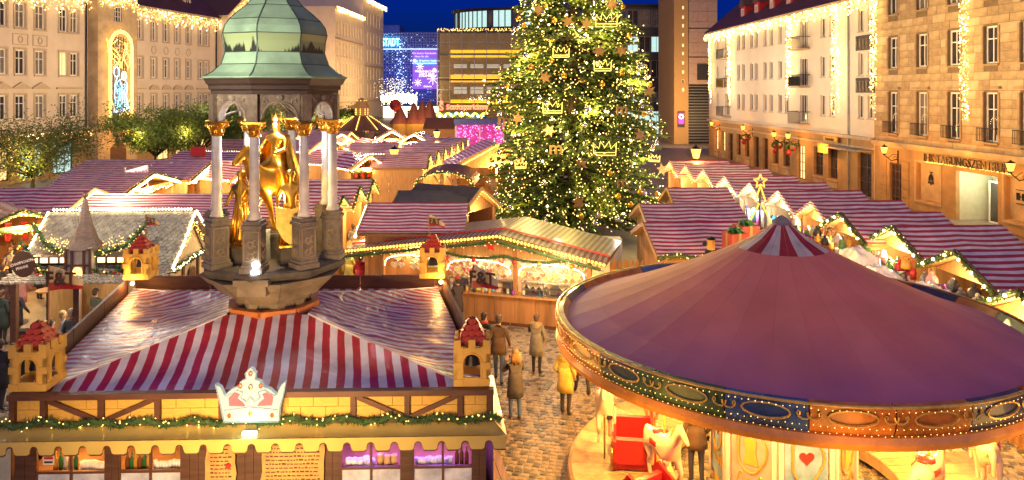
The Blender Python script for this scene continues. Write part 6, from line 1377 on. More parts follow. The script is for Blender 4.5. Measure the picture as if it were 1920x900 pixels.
# wavy lettered signs over the crepe stall and its neighbour
for i, (px, py, rz) in enumerate(((256, 322, 40), (304, 313, 20))):
    d_ = 40.5 + i*5; T = thing('crepe_sign', f'white and pink wavy sign on two posts on a striped roof, {"left" if i == 0 else "right"} of the pair', 'sign', P(px, py + 22, d_), R(rz)); q = MB(); n = 8; w_, h = 1.15, .55
    for k in range(n):
        x0, x1 = -w_/2 + w_*k/n, -w_/2 + w_*(k+1)/n; y0, y1 = .09*math.sin(x0*4), .09*math.sin(x1*4); q.quad((x0, y0, .3 + x0*.2), (x1, y1, .3 + x1*.2), (x1, y1, .3 + h + x1*.2), (x0, y0, .3 + h + x0*.2))
    q.build('sign_panel', mat('sign_pink', (.78, .60, .62), .4, em=(1, .7, .65), es=.5), T); q = MB(); q.box(-w_/2-.03, -w_/2+.03, -.1, -.04, -.35, .9); q.box(w_/2-.03, w_/2+.03, .04, .1, -.35, .9); q.build('sign_post', M['white'], T, kind='stuff')
    t = text_mb('Crêpes', .36, .03, True); t.xf(Matrix.Translation((0, -.14, .58)) @ Matrix.Rotation(R(-11), 4, 'Y')); t.build('sign_lettering', M['red'], T)
# ---- gingerbread stall
hp = Vector((-.30, 25.6, 0)); hrz = R(-17)
HB = thing('gingerbread_stall', 'wide gingerbread heart stall with low striped gable and golden bulb chain', 'market stall', hp, hrz)
Wl, Wr, zp, zl, zrr, Dp = 5.9, 3.65, 3.18, 2.30, 2.45, 3.4
def hz(x): return zp - (zp - zl)*(-x/Wl) if x < 0 else zp - (zp - zrr)*(x/Wr)
HSTR = stripe('gingerbread_roof', (.17, .05, .03), (.40, .33, .27), 'X', .19, .45, .06, 4, 0, .1, wob=.005)
for a, b_ in ((-Wl, 0), (0, Wr)):
    q = MB(); nx, ny = 40, 6
    for j in range(ny + 1):
        for i in range(nx + 1):
            x = a + (b_ - a)*i/nx; y = -.55 + Dp*j/ny; q.v.append((x, y, hz(x) + .05 + (.0 if y > .2 else (y - .2)*.14) + .012*math.sin(x*2*math.pi/.165)*0))
    for j in range(ny):
        for i in range(nx): k = j*(nx+1) + i; q.f.append((k, k+1, k+nx+2, k+nx+1)); q.m.append(0)
    q.build('roof_cloth', HSTR, HB)
q = MB()
for a, b_ in ((-Wl, 0), (0, Wr)): q.add([(a, -.53, hz(a)-.1), (b_, -.53, hz(b_)-.1), (b_, Dp-.55, hz(b_)), (a, Dp-.55, hz(a))], [(3, 2, 1, 0)])
q.build('roof_deck', INT, HB)
q = MB()
for a, b_ in ((-Wl, 0), (0, Wr)): q.bar((a, .2, hz(a) + .075), (b_, .2, hz(b_) + .075), .08, .045)
q.build('roof_batten', M['red'], HB)
for a, b_ in ((-Wl, 0), (0, Wr)):
    q = MB(); q.bar((a, -.58, hz(a) - .06), (b_, -.58, hz(b_) - .06), .04, .14); q.build('barge_board', M['wood_brown'], HB)
ep = [(-Wl, -.63, hz(-Wl) - .06), (0, -.63, zp - .06), (Wr, -.63, hz(Wr) - .06)]
b = MB()
for p in along(ep, 76): b.ball(tuple(p), .05, 0, 6, 4)
b.build('bulb_chain', emit('bulb_amber', (1, .62, .08), 2.0), HB, kind='stuff')
garland_mb([(x, y - .02, z - .17) for x, y, z in along(ep, 30)], .12, 110).build('garland', M['garland'], HB, kind='stuff'); bulb_line(HB, [(x, y, z - .2) for x, y, z in ep], 70, .02, 'bulb', .1, 'garland_lights')
# posts, arched light hoops, counter, back wall
bays = [-4.55, -2.15, .45, 3.0]
for x in bays: q = MB(); q.box(x-.07, x+.07, -.1, .04, 0, hz(x) - .2); q.build('post', M['wood'], HB)
q = MB(); q.add([(-2.1, -.05, 2.3), (2.2, -.05, 2.3), (1.2, -.05, hz(1.2) - .12), (0, -.05, zp - .14), (-1.4, -.05, hz(-1.4) - .12)], [(0, 1, 2, 3, 4)]); q.build('gable_panel', M['wood_pale'], HB)
q = MB(); q.box(-4.6, Wr-.3, 1.9, 1.96, 0, 2.5); q.build('back_wall', mat('stall_cloth', (.75, .62, .5), .7), HB)
n = 11
for k in range(n):
    a = -4.6 + (Wr + 4.3)*k/n; q = MB(); q.box(a+.006, a + (Wr + 4.3)/n - .006, -.16, -.08, .12, 1.02); q.build('counter_board', M['wood'], HB)
q = MB(); q.box(-4.7, Wr-.2, -.34, .25, 1.03, 1.08); q.build('counter_top', M['wood_pale'], HB); q = MB(); q.box(-4.7, Wr-.2, -.13, -.02, 0, .12); q.build('plinth_board', M['wood_brown'], HB)
for k in range(9): q = MB(); q.ball((-4.2 + k*.9, -.17, .08), .02, 0, 5, 3); q.build('screw_cap', M['gold_paint'], HB)
for a, b_ in zip(bays, bays[1:]):
    m_ = (a + b_)/2; w_ = (b_ - a)/2 - .15; pts = [(m_ - w_*math.cos(math.pi*t/16), -.14, 1.75 + .42*math.sin(math.pi*t/16)**.6) for t in range(17)]; bulb_line(HB, pts, 60, .02, 'bulb_hot', .01, 'light_hoop')
gsw = [(-2.1 + 4.4*t/14, -.18, 2.36 - .12*math.sin(math.pi*((t*2/14) % 1))) for t in range(15)]; garland_mb(gsw, .10, 110).build('garland', M['garland'], HB, kind='stuff')
q = MB(); q.prism([((.2 if i % 2 == 0 else .085)*math.sin(math.pi*i/5), 2.78 + (.2 if i % 2 == 0 else .085)*math.cos(math.pi*i/5)) for i in range(10)], -.24, -.18); o = q.build('red_star', M['red'], HB); o.location = (-.25, -.4, .0)
for x, c in ((-1.9, 'red'), (-.9, 'red'), (.55, 'red'), (1.4, 'gold'), (-2.6, 'gold'), (2.5, 'gold')): q = MB(); q.ball((x, -.5, 2.26), .085, 0, 8, 6); tag(q.build('bauble', M[c], None), None); o = bpy.data.objects[[k.name for k in COL.objects if k.name.startswith('bauble')][-1]]; o.location = hp; o.rotation_euler = (0, 0, hrz); tag(o, f'{"red" if c == "red" else "golden"} bauble hanging under the eave of the gingerbread stall', 'bauble', 'baubles of the gingerbread stall')
for x, pw_ in ((-3.4, 40), (-.9, 60), (1.7, 60)): o = lamp((0, 0, 0), pw_*1.2, (1, .78, .5), .12); o.parent = HB; o.location = (x, .15, 2.25)
# hearts on strings
hp_ = [(.115*(16*math.sin(t)**3)/16, .11*(13*math.cos(t) - 5*math.cos(2*t) - 2*math.cos(3*t) - math.cos(4*t))/16) for t in [2*math.pi*i/18 for i in range(18)]]
hm_ = []
for c in ((.70, .30, .26), (.75, .60, .35), (.62, .18, .18), (.72, .66, .60), (.55, .58, .2)):
    q = MB(); q.prism(hp_, -.012, .012, 0); q.prism([(x*.72, z*.72) for x, z in hp_], -.018, -.0125, 1)
    q.tube([(x*.9, -.014, z*.9) for x, z in hp_ + hp_[:1]], .009, 4, 2); hm_.append(q.mesh('gingerbread_heart', [cm('ginger_brown', (.26, .11, .04)), cm('icing_%d' % int(c[0]*100 + c[1]*10), c), M['white']]))
mt = Matrix.Translation(hp) @ Matrix.Rotation(hrz, 4, 'Z'); nh = 0
for a, b_, dep in ((-1.98, .30, 5), (.6, 2.9, 6), (-4.4, -2.3, 4)):
    n = int((b_ - a)/.215)
    for k in range(n):
        x = a + (b_ - a)*(k + .5)/n
        for j in range(dep if dep < 5 else rnd.randint(dep - 2, dep)):
            if dep == 4 and (k % 3 == 0 or j > 2): continue
            o = link('gingerbread_heart', rnd.choice(hm_)); o.location = mt @ Vector((x + rnd.uniform(-.02, .02), -.02 + rnd.uniform(-.03, .03) + (.25 if j % 2 else 0), 2.12 - .17*j)); o.rotation_euler = (0, rnd.uniform(-.12, .12), hrz + rnd.uniform(-.3, .3)); s = rnd.uniform(1.05, 1.5); o.scale = (s, s, s)
            bn = ('between the two middle posts', 'in the right hand bay', 'in the left hand bay')[(-1.98, .6, -4.4).index(a)]
            tag(o, f'iced gingerbread heart hanging {bn} of the gingerbread stall', 'gingerbread heart', 'gingerbread hearts ' + bn); nh += 1
# display cases, book stand, boxes of sweets
for x, w_ in ((-1.55, .7), (.05, .6), (1.1, .75), (2.0, .75)):
    q = MB(); q.box(x-w_/2, x+w_/2, -.2, .15, 1.085, 1.10); q.box(x-w_/2, x+w_/2, .13, .15, 1.10, 1.5); q.box(x-w_/2, x+w_/2, -.2, .15, 1.29, 1.30)
    for sx in (-1, 1): q.box(x+sx*w_/2-.012, x+sx*w_/2+.012, -.2, -.17, 1.10, 1.5)
    q.box(x-w_/2, x+w_/2, -.2, .15, 1.5, 1.52); o = q.build('display_case', M['metal_grey']); o.location = hp; o.rotation_euler = (0, 0, hrz); tag(o, f'glass topped sweets case on the gingerbread counter, {["leftmost", "second from left", "third from left", "rightmost"][[-1.55, .05, 1.1, 2.0].index(x)]}', 'display case', 'display cases on the gingerbread counter')
stock(HB, JARS, 26, 'colourful sweets tin on the gingerbread stall counter', 'tin', 'tins on the gingerbread counter', -4.3, 3.2, -.3, .15, 1.085, 1.09)
bk = thing('book_stand', 'slanted stand of colourful booklets on the gingerbread counter', 'book stand', mt @ Vector((-.55, -.05, 1.085)), hrz); q = MB(); q.add([(-.55, -.18, 0), (.55, -.18, 0), (.55, .22, .42), (-.55, .22, .42), (-.55, .22, 0), (.55, .22, 0)], [(0, 1, 2, 3), (0, 3, 4), (1, 5, 2)]); q.build('rack', M['wood'], bk)
for k in range(6):
    q = MB(); x = -.46 + k*.18; q.add([(x-.08, -.17, .045), (x+.08, -.17, .045), (x+.08, .2, .43), (x-.08, .2, .43), (x-.08, -.18, .075), (x+.08, -.18, .075), (x+.08, .19, .46), (x-.08, .19, .46)], [(4, 5, 6, 7), (0, 1, 5, 4), (1, 2, 6, 5), (2, 3, 7, 6), (3, 0, 4, 7)]); q.build('booklet', cm('book%d' % k, [(.1, .4, .35), (.6, .5, .1), (.2, .45, .6), (.7, .68, .6), (.12, .3, .5), (.5, .4, .3)][k]), bk)
# ---- picket fence with red board, white fridge behind
fp = PZ(1141, 484, 2.0); FE = thing('picket_fence', 'pale wooden picket fence with pointed boards beside the gingerbread stall', 'fence', (fp.x, fp.y, 0), R(-3))
for k in range(17):
    w_ = .15 + .05*((k*7) % 3 == 0); q = MB(); q.prism([(-w_/2, .05), (w_/2, .05), (w_/2, 1.86), (0, 1.99 + .02*((k*5) % 3)), (-w_/2, 1.86)], -.02, .02); o = q.build('picket', M['wood_pale'], FE); o.location = (k*.205, 0, 0)
for z in (.5, 1.5): q = MB(); q.box(-.1, 3.5, .022, .07, z, z+.09); q.build('fence_rail', M['wood'], FE)
bp_ = PZ(1178, 515, 1.55); T = thing('red_board', 'red painted board with white lettering on the picket fence', 'sign', (bp_.x, fp.y - .06, 1.2), R(-3)); q = MB(); q.box(-.62, .62, -.03, 0, 0, .42); q.build('board', M['red'], T); q = MB(); q.box(-.62, .62, -.045, -.031, .38, .42); q.build('board_edge', M['gold_paint'], T); t = text_mb('Lebkuchen', .2, .01, True); t.xf(Matrix.Translation((-.1, -.04, .26)) @ Matrix.Rotation(R(-5), 4, 'Y')); t.build('sign_lettering', M['white'], T)
p = PZ(1150, 450, 2.1); T = thing('white_counter', 'white cabinet with small ledge behind the picket fence', 'cabinet', (p.x, p.y + .4, 0)); q = MB(); q.box(-.4, .4, 0, .6, 0, 2.05); q.build('cabinet_body', M['white'], T); q = MB(); q.box(-.42, .1, -.35, -.001, 1.75, 1.8); q.build('ledge', M['white'], T)
lamp((p.x + .2, p.y - .9, 2.9), 16, (1, .85, .65), .1)
# ---- mushroom hut with the shingled roof
up = Vector((-12.15, 23.3, 0)); UT = thing('shingled_hut', 'mushroom hut with grey shingled roof, spire dormer and warm ridge lights', 'hut', up, R(2))
hwU, zr_, ze_, yf, yb = 2.15, 4.2, 2.78, -1.75, 1.7
shg = mat('shingle', (.36, .33, .27), .45, var=.45, scale=5, bump=.3)
q = MB(); dk_ = .17; q.add([(-hwU, yf, ze_-dk_), (hwU, yf, ze_-dk_), (hwU, 0, zr_-dk_), (-hwU, 0, zr_-dk_), (-hwU, yb, ze_-dk_), (hwU, yb, ze_-dk_)], [(0, 1, 2, 3), (3, 2, 5, 4)]); q.build('roof_deck', M['wood_dark'], UT)
q = MB(); sm = MB(); rows_ = 26
pf = [(0, zr_)] + [(yf*t, zr_ + (ze_ - zr_)*t - .10*math.sin(math.pi*t)) for t in (.25, .5, .75, 1)] + [(yf - .85, ze_ - .16)]
def prof_at(s):                                          # along the front slope, gently flared at the eave
    L = [math.dist(a, b_) for a, b_ in zip(pf, pf[1:])]; T_ = sum(L)*s; i = 0
    while i < len(L) - 1 and T_ > L[i]: T_ -= L[i]; i += 1
    t = T_/L[i]; return (pf[i][0] + (pf[i+1][0]-pf[i][0])*t, pf[i][1] + (pf[i+1][1]-pf[i][1])*t)
for j in range(rows_):
    (y0, z0), (y1, z1) = prof_at(j/rows_), prof_at((j + 1.35)/rows_ if j < rows_ - 1 else 1); n = 26; x0 = -hwU - .12 + (.08 if j % 2 else 0); wS = (2*hwU + .2)/n
    for i in range(n):
        a = x0 + i*wS; dz = rnd.uniform(.0, .018); q.add([(a+.006, y0, z0+.02), (a+wS-.006, y0, z0+.02), (a+wS-.006, y1+.02, z1+.05+dz), (a+wS*.5, y1-.035, z1+.05+dz), (a+.006, y1+.02, z1+.05+dz), (a+.006, y1+.02, z1+.02), (a+wS-.006, y1+.02, z1+.02), (a+wS*.5, y1-.035, z1+.02)], [(0, 4, 3, 2, 1), (4, 5, 7, 3), (3, 7, 6, 2)])
for j in range(16):
    y0, z0, y1, z1 = yb*j/16, zr_ + (ze_-zr_)*j/16, yb*(j+1.3)/16, zr_ + (ze_-zr_)*(j+1.3)/16; n = 26; wS = (2*hwU + .2)/n
    for i in range(n): a = -hwU - .1 + i*wS; q.add([(a+.006, y0, z0+.02), (a+wS-.006, y0, z0+.02), (a+wS-.006, y1, z1+.05), (a+.006, y1, z1+.05)], [(0, 1, 2, 3)])
q.build('shingles', shg, UT, kind='stuff')
bulb_line(UT, [(-hwU, 0, zr_+.09), (hwU, 0, zr_+.09)], 44, .042, 'bulb_hot', .005, 'ridge_lights')
for sx in (-1, 1): bulb_line(UT, [(sx*(hwU+.1), 0, zr_+.05), (sx*(hwU+.1), yf*.5, (zr_+ze_)/2 - .05), (sx*(hwU+.1), yf, ze_+.05)], 22, .042, 'bulb_hot', .005, 'verge_lights')
bulb_line(UT, [(hwU+.12, 0, zr_+.05), (hwU+.12, yb, ze_+.05)], 20, .042, 'bulb_hot', .005, 'verge_lights')
bulb_line(UT, [(hwU+.14, yf, ze_+.0), (hwU+.14, 0, ze_+.1), (hwU+.14, yb, ze_+.05)], 40, .034, 'bulb_hot', .03, 'verge_lights'); garland_mb([(hwU+.12, yf, ze_-.02), (hwU+.12, 0, ze_+.08), (hwU+.12, yb, ze_)], .11, 150).build('garland', M['garland'], UT, kind='stuff')
bulb_line(UT, [(hwU+.05, -.8, 3.2), (hwU+.05, 0, 3.9), (hwU+.05, .8, 3.2)], 40, .02, 'bulb_soft', .05, 'verge_lights')
q = MB(); q.add([(hwU-.1, yf, ze_-.1), (hwU-.1, yb, ze_-.1), (hwU-.1, 0, zr_-.08)], [(0, 1, 2)]); q.box(hwU-.14, hwU-.09, yf, yb, 0, ze_-.101); q.build('gable_wall', mat('hut_plaster', (.66, .55, .38), .8), UT)
q = MB()
for y in (yf+.1, -.55, .6, yb-.1): q.box(hwU-.092, hwU-.04, y-.07, y+.07, 0, ze_-.05)
q.bar((hwU-.07, yf, ze_-.06), (hwU-.07, yb, ze_-.06), .06, .14); q.bar((hwU-.07, -1.1, 2.85), (hwU-.07, -.1, 3.95), .05, .10); q.bar((hwU-.07, 1.1, 2.85), (hwU-.07, .1, 3.95), .05, .10); q.build('timber_frame', M['wood_dark'], UT)
q = MB(); q.lathe([(.30, 0), (.26, .03), (.01, .05)], 12); o = q.build('badge', M['wood_dark'], UT); o.location = (hwU-.03, .05, 2.25); o.rotation_euler = (0, R(90), 0); o.scale = (.9,)*3
q = MB(); q.box(-hwU, hwU-.15, 1.5, 1.56, 0, 2.7); q.box(-hwU, -hwU+.06, -.2, 1.5, 0, 2.7); q.build('back_wall', INT, UT)
for x in (-hwU+.1, -.3, hwU-.2): q = MB(); q.box(x-.08, x+.08, yf-.35, yf-.2, 0, 2.62); q.build('post', M['wood_dark'], UT)
q = MB(); q.box(.2, hwU-.2, yf-.55, yf+.1, .95, 1.0); q.build('counter_top', M['white'], UT); q = MB(); q.box(.25, hwU-.25, yf-.3, yf-.25, 0, .945); q.build('counter_front', M['wood_brown'], UT)
q = MB(); q.lathe([(.38, 1.02), (.42, 1.1), (.40, 1.1), (.34, 1.05)], 14, (.9, yf-.25, 0)); q.lathe([(.2, 1.02), (.22, 1.2)], 10, (1.6, yf-.2, 0)); tag(q.build('frying_pan', M['metal_dark'], None), 'big dark pan on the counter of the mushroom hut', 'pan').location = up
o = lamp((0, 0, 0), 120, (1, .86, .62), .15); o.parent = UT; o.location = (.9, yf + .1, 2.4); o = lamp((0, 0, 0), 20, (1, .8, .5), .15); o.parent = UT; o.location = (-.9, yf, 2.3)
for x in (-1.3, 1.1): o = lamp((0, 0, 0), 90, (1, .9, .68), .15, tint=False); o.parent = UT; o.location = (x, -2.6, 5.2)  # two added lamps hanging free, to brighten the shingled roof
# spire dormer
dx, dy = -.28, yf - .15
q = MB(); q.box(dx-.34, dx+.34, dy-.12, dy+.8, 2.55, 3.52); sp_ = q.build('dormer', mat('dormer_wall', (.55, .47, .36), .7), UT)
q = MB()
for x in (-.34, .34, -.17, .17): q.box(dx+x-.035, dx+x+.035, dy-.16, dy-.121, 2.55, 3.5)
for z in (2.58, 3.02, 3.47): q.box(dx-.37, dx+.37, dy-.155, dy-.122, z-.03, z+.03)
q.build('dormer_frame', M['wood_dark'], sp_)
q = MB(); q.prism([(dx-.13, 2.62), (dx+.13, 2.62), (dx+.13, 2.85), *[(dx + .13*math.cos(math.pi*i/8), 2.85 + .13*math.sin(math.pi*i/8)) for i in range(1, 8)], (dx-.13, 2.85)], dy-.17, dy-.156); q.build('lit_window', emit('dormer_glow', (1, .52, .12), 2.2), sp_)
q = MB(); q.lathe([(.52, 3.46), (.34, 3.72), (.21, 4.1), (.125, 4.5), (.06, 4.82), (.03, 4.9)], 8, (dx, dy+.25, 0), a0=math.pi/8); q.build('spire', mat('spire_shingle', (.12, .07, .055), .6, var=.5, scale=8, stretch=(1, 1, 3), bump=.5, bscale=18), sp_); q = MB(); q.ball((dx, dy+.25, 4.98), .09, 0, 10, 6); q.build('finial', M['wood_brown'], sp_)
for sx in (-1, 1):                                       # low lit windows and wreath swags beside it
    q = MB(); q.box(dx+sx*.95-.55, dx+sx*.95+.55, dy+.12, dy+.7, 3.02, 3.22); q.build('side_dormer', M['wood_dark'], UT)
    for k in range(4): q = MB(); x = dx+sx*.95-.42+k*.28; q.box(x-.1, x+.1, dy+.1, dy+.118, 3.05, 3.19); q.build('lit_window', emit('dormer_glow2', (1, .66, .25), 2.0), UT)
    sw = [(dx+sx*(.4 + .13*i), dy - .12 + .12*abs(i-4)/4, 2.72 + .42*((i-2.6)/5.4)**2 + (.0 if i < 8 else .12)) for i in range(11)]
    garland_mb(sw, .15, 230).build('garland', M['garland'], UT, kind='stuff'); bulb_line(UT, sw, 26, .03, 'bulb_soft', .12, 'garland_lights')
    q = MB()
    for p in along(sw, 22): q.ball((p.x + rnd.uniform(-.1, .1), p.y - .1, p.z + rnd.uniform(-.1, .1)), .035, 0, 5, 4)
    q.build('garland_apples', M['red'], UT, kind='stuff')
    sw = [(dx+sx*(.35 + .16*i), dy + .12 + .05*i, 3.28 + .05*math.sin(i) + .012*i*i) for i in range(9)]; garland_mb(sw, .12, 200).build('garland', M['garland'], UT, kind='stuff'); bulb_line(UT, sw, 50, .02, 'bulb', .13, 'garland_lights')
    bulb_line(UT, [(dx+sx*(.5 + .1*i), dy + .3 + .05*i, 3.55 + .12*math.sin(i*2)) for i in range(9)], 46, .017, 'bulb', .1, 'tangle_lights')
sgp = P(44, 495, 20.6); T = thing('oval_sign', 'dark brown oval sign reading CHAMPIGNON-PFANNE before the shingled hut', 'sign', sgp, R(-8)); q = MB(); q.lathe([(.001, -.03), (.36, -.03), (.36, .03), (.001, .03)], 20); o = q.build('sign_plate', cm('sign_brown', (.06, .022, .015)), T); o.rotation_euler = (R(90), 0, 0); o.scale = (.95, 1, 1)
for k, (tx, zz) in enumerate((('CHAMPIGNON-', .05), ('PFANNE', -.09))): t = text_mb(tx, .105, .01, True); t.xf(Matrix.Translation((0, -.045, zz)) @ Matrix.Rotation(R(-16), 4, 'Y')); t.build('sign_lettering', M['white'], T)
q = MB(); q.tube([(0, .06, 0), (.35, .5, -.25)], .02, 6); q.build('sign_bracket', M['metal_dark'], T); q = MB(); q.tube([(-.28, .06, -2.9), (-.28, .06, 0)], .03, 6) if 0 else q; 
# small lit lantern cabinet and bin below the hut
p = PZ(126, 560, 0); T = thing('lantern_cabinet', 'yellow lit wooden cabinet under the hut eave beside the post', 'cabinet', (p.x, p.y, 0)); q = MB(); q.box(-.27, .27, -.2, .2, .1, 1.0); q.build('lit_box', mat('lit_box', (.7, .42, .08), .4, em=(1, .6, .1), es=.9), T); q = MB(); q.box(-.31, .31, -.24, .24, 0, .1); q.box(-.31, .31, -.24, .24, 1.0, 1.06); q.build('box_rim', M['wood_dark'], T)
for k in range(3): q = MB(); q.box(-.28 + k*.26, -.24 + k*.26, -.23, -.201, .1, 1.0); q.build('box_slat', M['wood'], T)
p = PZ(57, 618, .95); T = thing('waste_bin', 'red brown waste bin with dark lid behind the left turret', 'bin', (p.x, p.y, 0)); q = MB(); q.lathe([(.33, 0), (.40, .95)], 4, a0=R(50)); q.build('bin_body', cm('bin_red', (.22, .05, .03)), T); q = MB(); q.lathe([(.44, .955), (.44, 1.0), (.3, 1.06)], 4, a0=R(50)); q.build('bin_lid', M['black'], T)
for px, py, lb in ((89, 543, 'round standing table by two people under the shingled hut'), (640, 372 + 5, None)):
    if lb: p = PZ(px, py, 1.1); T = thing('standing_table', lb, 'table', (p.x, p.y, 0)); q = MB(); q.lathe([(.38, 1.06), (.38, 1.1)], 14); q.build('table_top', M['wood'], T); q = MB(); q.lathe([(.22, 0), (.22, .03), (.035, .06), (.035, 1.06)], 10); q.build('table_leg', M['metal_dark'], T)
# ---- far sights: pavilion, shed, tents, booth, shelter, lit cone
p = P(678, 225, 86); T = thing('round_pavilion', 'small round pavilion with lit pointed roof and lantern, far left', 'pavilion', (p.x, p.y, 0)); q = MB(); q.lathe([(3.2, 3.5), (1.0, 5.0), (.8, 5.1)], 10); q.build('roof', M['wood_brown'], T); q = MB(); q.lathe([(.7, 5.0), (.7, 6.0), (1.0, 6.0), (.5, 6.9), (.05, 7.2)], 8); q.build('roof_lantern', M['wood_pale'], T)
q = MB()
for k in range(8):
    a = math.pi*k/4
    for t in along([(3.2*math.cos(a), 3.2*math.sin(a), 3.6), (1.0*math.cos(a), 1.0*math.sin(a), 5.1)], 12): q.octa(t, .07)
    for t in along([(.72*math.cos(a), .72*math.sin(a), 5.2), (.72*math.cos(a), .72*math.sin(a), 6), (.5*math.cos(a), .5*math.sin(a), 6.95)], 9): q.octa(t, .06)
q.build('roof_lights', M['bulb_soft'], T, kind='stuff'); q = MB(); q.lathe([(3.4, 3.5), (3.5, 2.4)], 10, cap=False); q.build('roof_skirt', M['wood_dark'], T)
for k in range(8): a = math.pi*(k+.5)/4; q = MB(); q.box(-.1+2.9*math.cos(a), .1+2.9*math.cos(a), -.1+2.9*math.sin(a), .1+2.9*math.sin(a), 0, 3.4); q.build('post', M['wood_pale'], T)
lamp((p.x, p.y - 1, 2.5), 200, WARM, .3)
p = P(833, 222, 112); T = thing('plain_shed', 'plain brown wooden shed with dark roof far down the middle lane', 'shed', (p.x, p.y, 0)); q = MB(); q.box(-3.1, 3.1, 0, 3, 0, 2.4)
q.build('wall', M['wood_pale'], T); q = MB(); q.add([(-3.2, -.3, 2.3), (3.2, -.3, 2.3), (2.9, 1.5, 3.9), (-2.9, 1.5, 3.9), (3.2, 3.3, 2.3), (-3.2, 3.3, 2.3)], [(0, 1, 2, 3), (3, 2, 4, 5)]); q.build('roof', M['wood_brown'], T)
for k in range(12): q = MB(); q.box(-3.08 + k*.515, -3.08 + k*.515 + .5, -.05, -.002, .02, 2.3); q.build('wall_board', M['wood_pale'], T)
lamp((p.x, p.y - 5, 3.5), 300, (1, .55, .18), .5)
for i, (px, py) in enumerate(((750, 196), (776, 191), (792, 187), (806, 186))):
    p = P(px, py, 128); T = thing('pointed_tent', f'far red brown pointed tent, {["leftmost", "second", "third", "rightmost"][i]} of the four below the bank sign', 'tent', (p.x, p.y, 0), 0, 'pointed tents far down the market'); q = MB(); hT = p.z; q.lathe([(1.9, 2.4), (1.2, 3.3), (.5, hT - .9), (.04, hT)], 12); q.build('tent_roof', mat('tent_rust', (.32, .10, .06), .6, var=.4, scale=1, stretch=(3, 3, .3)), T); q = MB(); q.lathe([(1.8, 0), (1.8, 2.4)], 12, cap=False); q.build('tent_wall', M['cream'], T)
    lamp((p.x, p.y - 3, 3), 45, WARM, .3)
p = PZ(898, 288, 0); T = thing('funfair_booth', 'magenta lit funfair booth far right of the middle row', 'booth', (p.x, p.y + 2, 0)); q = MB(); q.box(-3.2, 3.2, 1.5, 1.6, .3, 3.6); q.build('back_wall', mat('booth_pink', (.6, .1, .4), .5, var=.7, scale=2, em=(1, .06, .40), es=.16), T); q = MB(); q.box(-3.3, 3.3, -.3, 2, 3.6, 4.3); q.build('canopy', cm('booth_blue', (.1, .15, .4)), T)
for x in (-3.1, 0, 3.1): q = MB(); q.box(x-.1, x+.1, -.1, .1, 0, 3.6); q.build('post', M['white'], T)
q = MB(); bulbs(q, 160, lambda: (rnd.uniform(-3.1, 3.1), rnd.uniform(.6, 1.4), rnd.uniform(.5, 3.5)), .05, .1); q.build('booth_lights', emit('bulb_pink', (1, .25, .7), 2), T, kind='stuff'); lamp((p.x, p.y, 2.5), 34, (1, .10, .45), .3)
p = P(840, 215, 140); T = thing('fir_gate', 'wide gate with sloped fir garlands and blue green bulbs before the bank', 'gate', (p.x, p.y, 0))
hg = p.z
for sx, px0, px1 in ((-1, 765, 790), (1, 915, 893)):
    a, b_ = PX(px0, 140) - p.x, PX(px1, 140) - p.x; pts = [(a, -.3, HC - (208-170)*.1), (b_, -.3, HC - (242-170)*.1)]; garland_mb(pts, .5, 60).build('garland', M['garland'], T, kind='stuff'); bulb_line(T, pts, 34, .12, 'bulb', .3); bulb_line(T, [(pts[0][0]*.97, -.4, pts[0][2]), (pts[1][0]*.93, -.4, pts[1][2])], 26, .13, 'bulb', .1)
    q = MB(); q.box(a-.15, a+.15, 0, .3, 0, pts[0][2]); q.build('gate_post', M['wood_pale'], T)
q = MB(); q.box(PX(768, 140)-p.x, PX(912, 140)-p.x, 0, .2, hg-.35, hg+.35); q.build('gate_beam', M['garland'], T)
q = MB(); q.box(PX(785, 140)-p.x, PX(895, 140)-p.x, .22, .3, 1.2, hg-.4); q.build('gate_mural', mat('gate_mural', (.35, .30, .10), .6, var=.7, scale=.5), T)
for nm, c, sh in (('bulb_yg', (.75, .9, .05), 0), ('bulb_cy', (.3, .8, 1), 1)):
    q = MB()
    for k in range(60 if sh == 0 else 14): x = PX(768, 140) - p.x + (PX(912, 140) - PX(768, 140))*(k + .5)/(60 if sh == 0 else 14); q.octa((x, -.3, hg + .3*math.sin(k*.9)), .16 if sh == 0 else .3)
    q.build('gate_lights', emit(nm, c, 5), T, kind='stuff')
lamp((p.x, p.y - 4, 3), 500, WARM, .3)
p = P(836, 345, 44.5); T = thing('curved_shelter', 'open shelter with low curved plank roof and fir garland, middle of market', 'shelter', (p.x, p.y, 0), R(-6))
q = MB(); ar = [(1.75*math.cos(math.pi*(1 - i/12))*1.0, 2.35 + .85*math.sin(math.pi*i/12)) for i in range(13)]
for i in range(12):
    (x0, z0), (x1, z1) = ar[i], ar[i+1]; q2 = MB(); q2.add([(x0, -.5, z0), (x1-.01, -.5, z1), (x1-.01, 2.2, z1+.2), (x0, 2.2, z0+.2), (x0, -.5, z0+.04), (x1-.01, -.5, z1+.04), (x1-.01, 2.2, z1+.24), (x0, 2.2, z0+.24)], [(0, 3, 2, 1), (4, 5, 6, 7), (0, 1, 5, 4), (1, 2, 6, 5), (2, 3, 7, 6), (3, 0, 4, 7)]); q2.build('roof_plank', M['wood_brown'], T)
apts = [(x, -.56, z) for x, z in ar]; garland_mb(apts, .12, 120).build('garland', M['garland'], T, kind='stuff'); bulb_line(T, apts, 60, .035, 'bulb', .08)
for x in (-.25, .55): q = MB(); q.box(x-.1, x+.1, 0, .2, 0, 3.0); q.build('post', M['wood_pale'], T); q = MB(); q.bar((x, .1, 2.3), (x-.5, .1, 2.9), .1, .1); q.build('brace', M['wood_pale'], T)
lamp((p.x - .3, p.y + .6, 2.5), 60, WARM, .2)
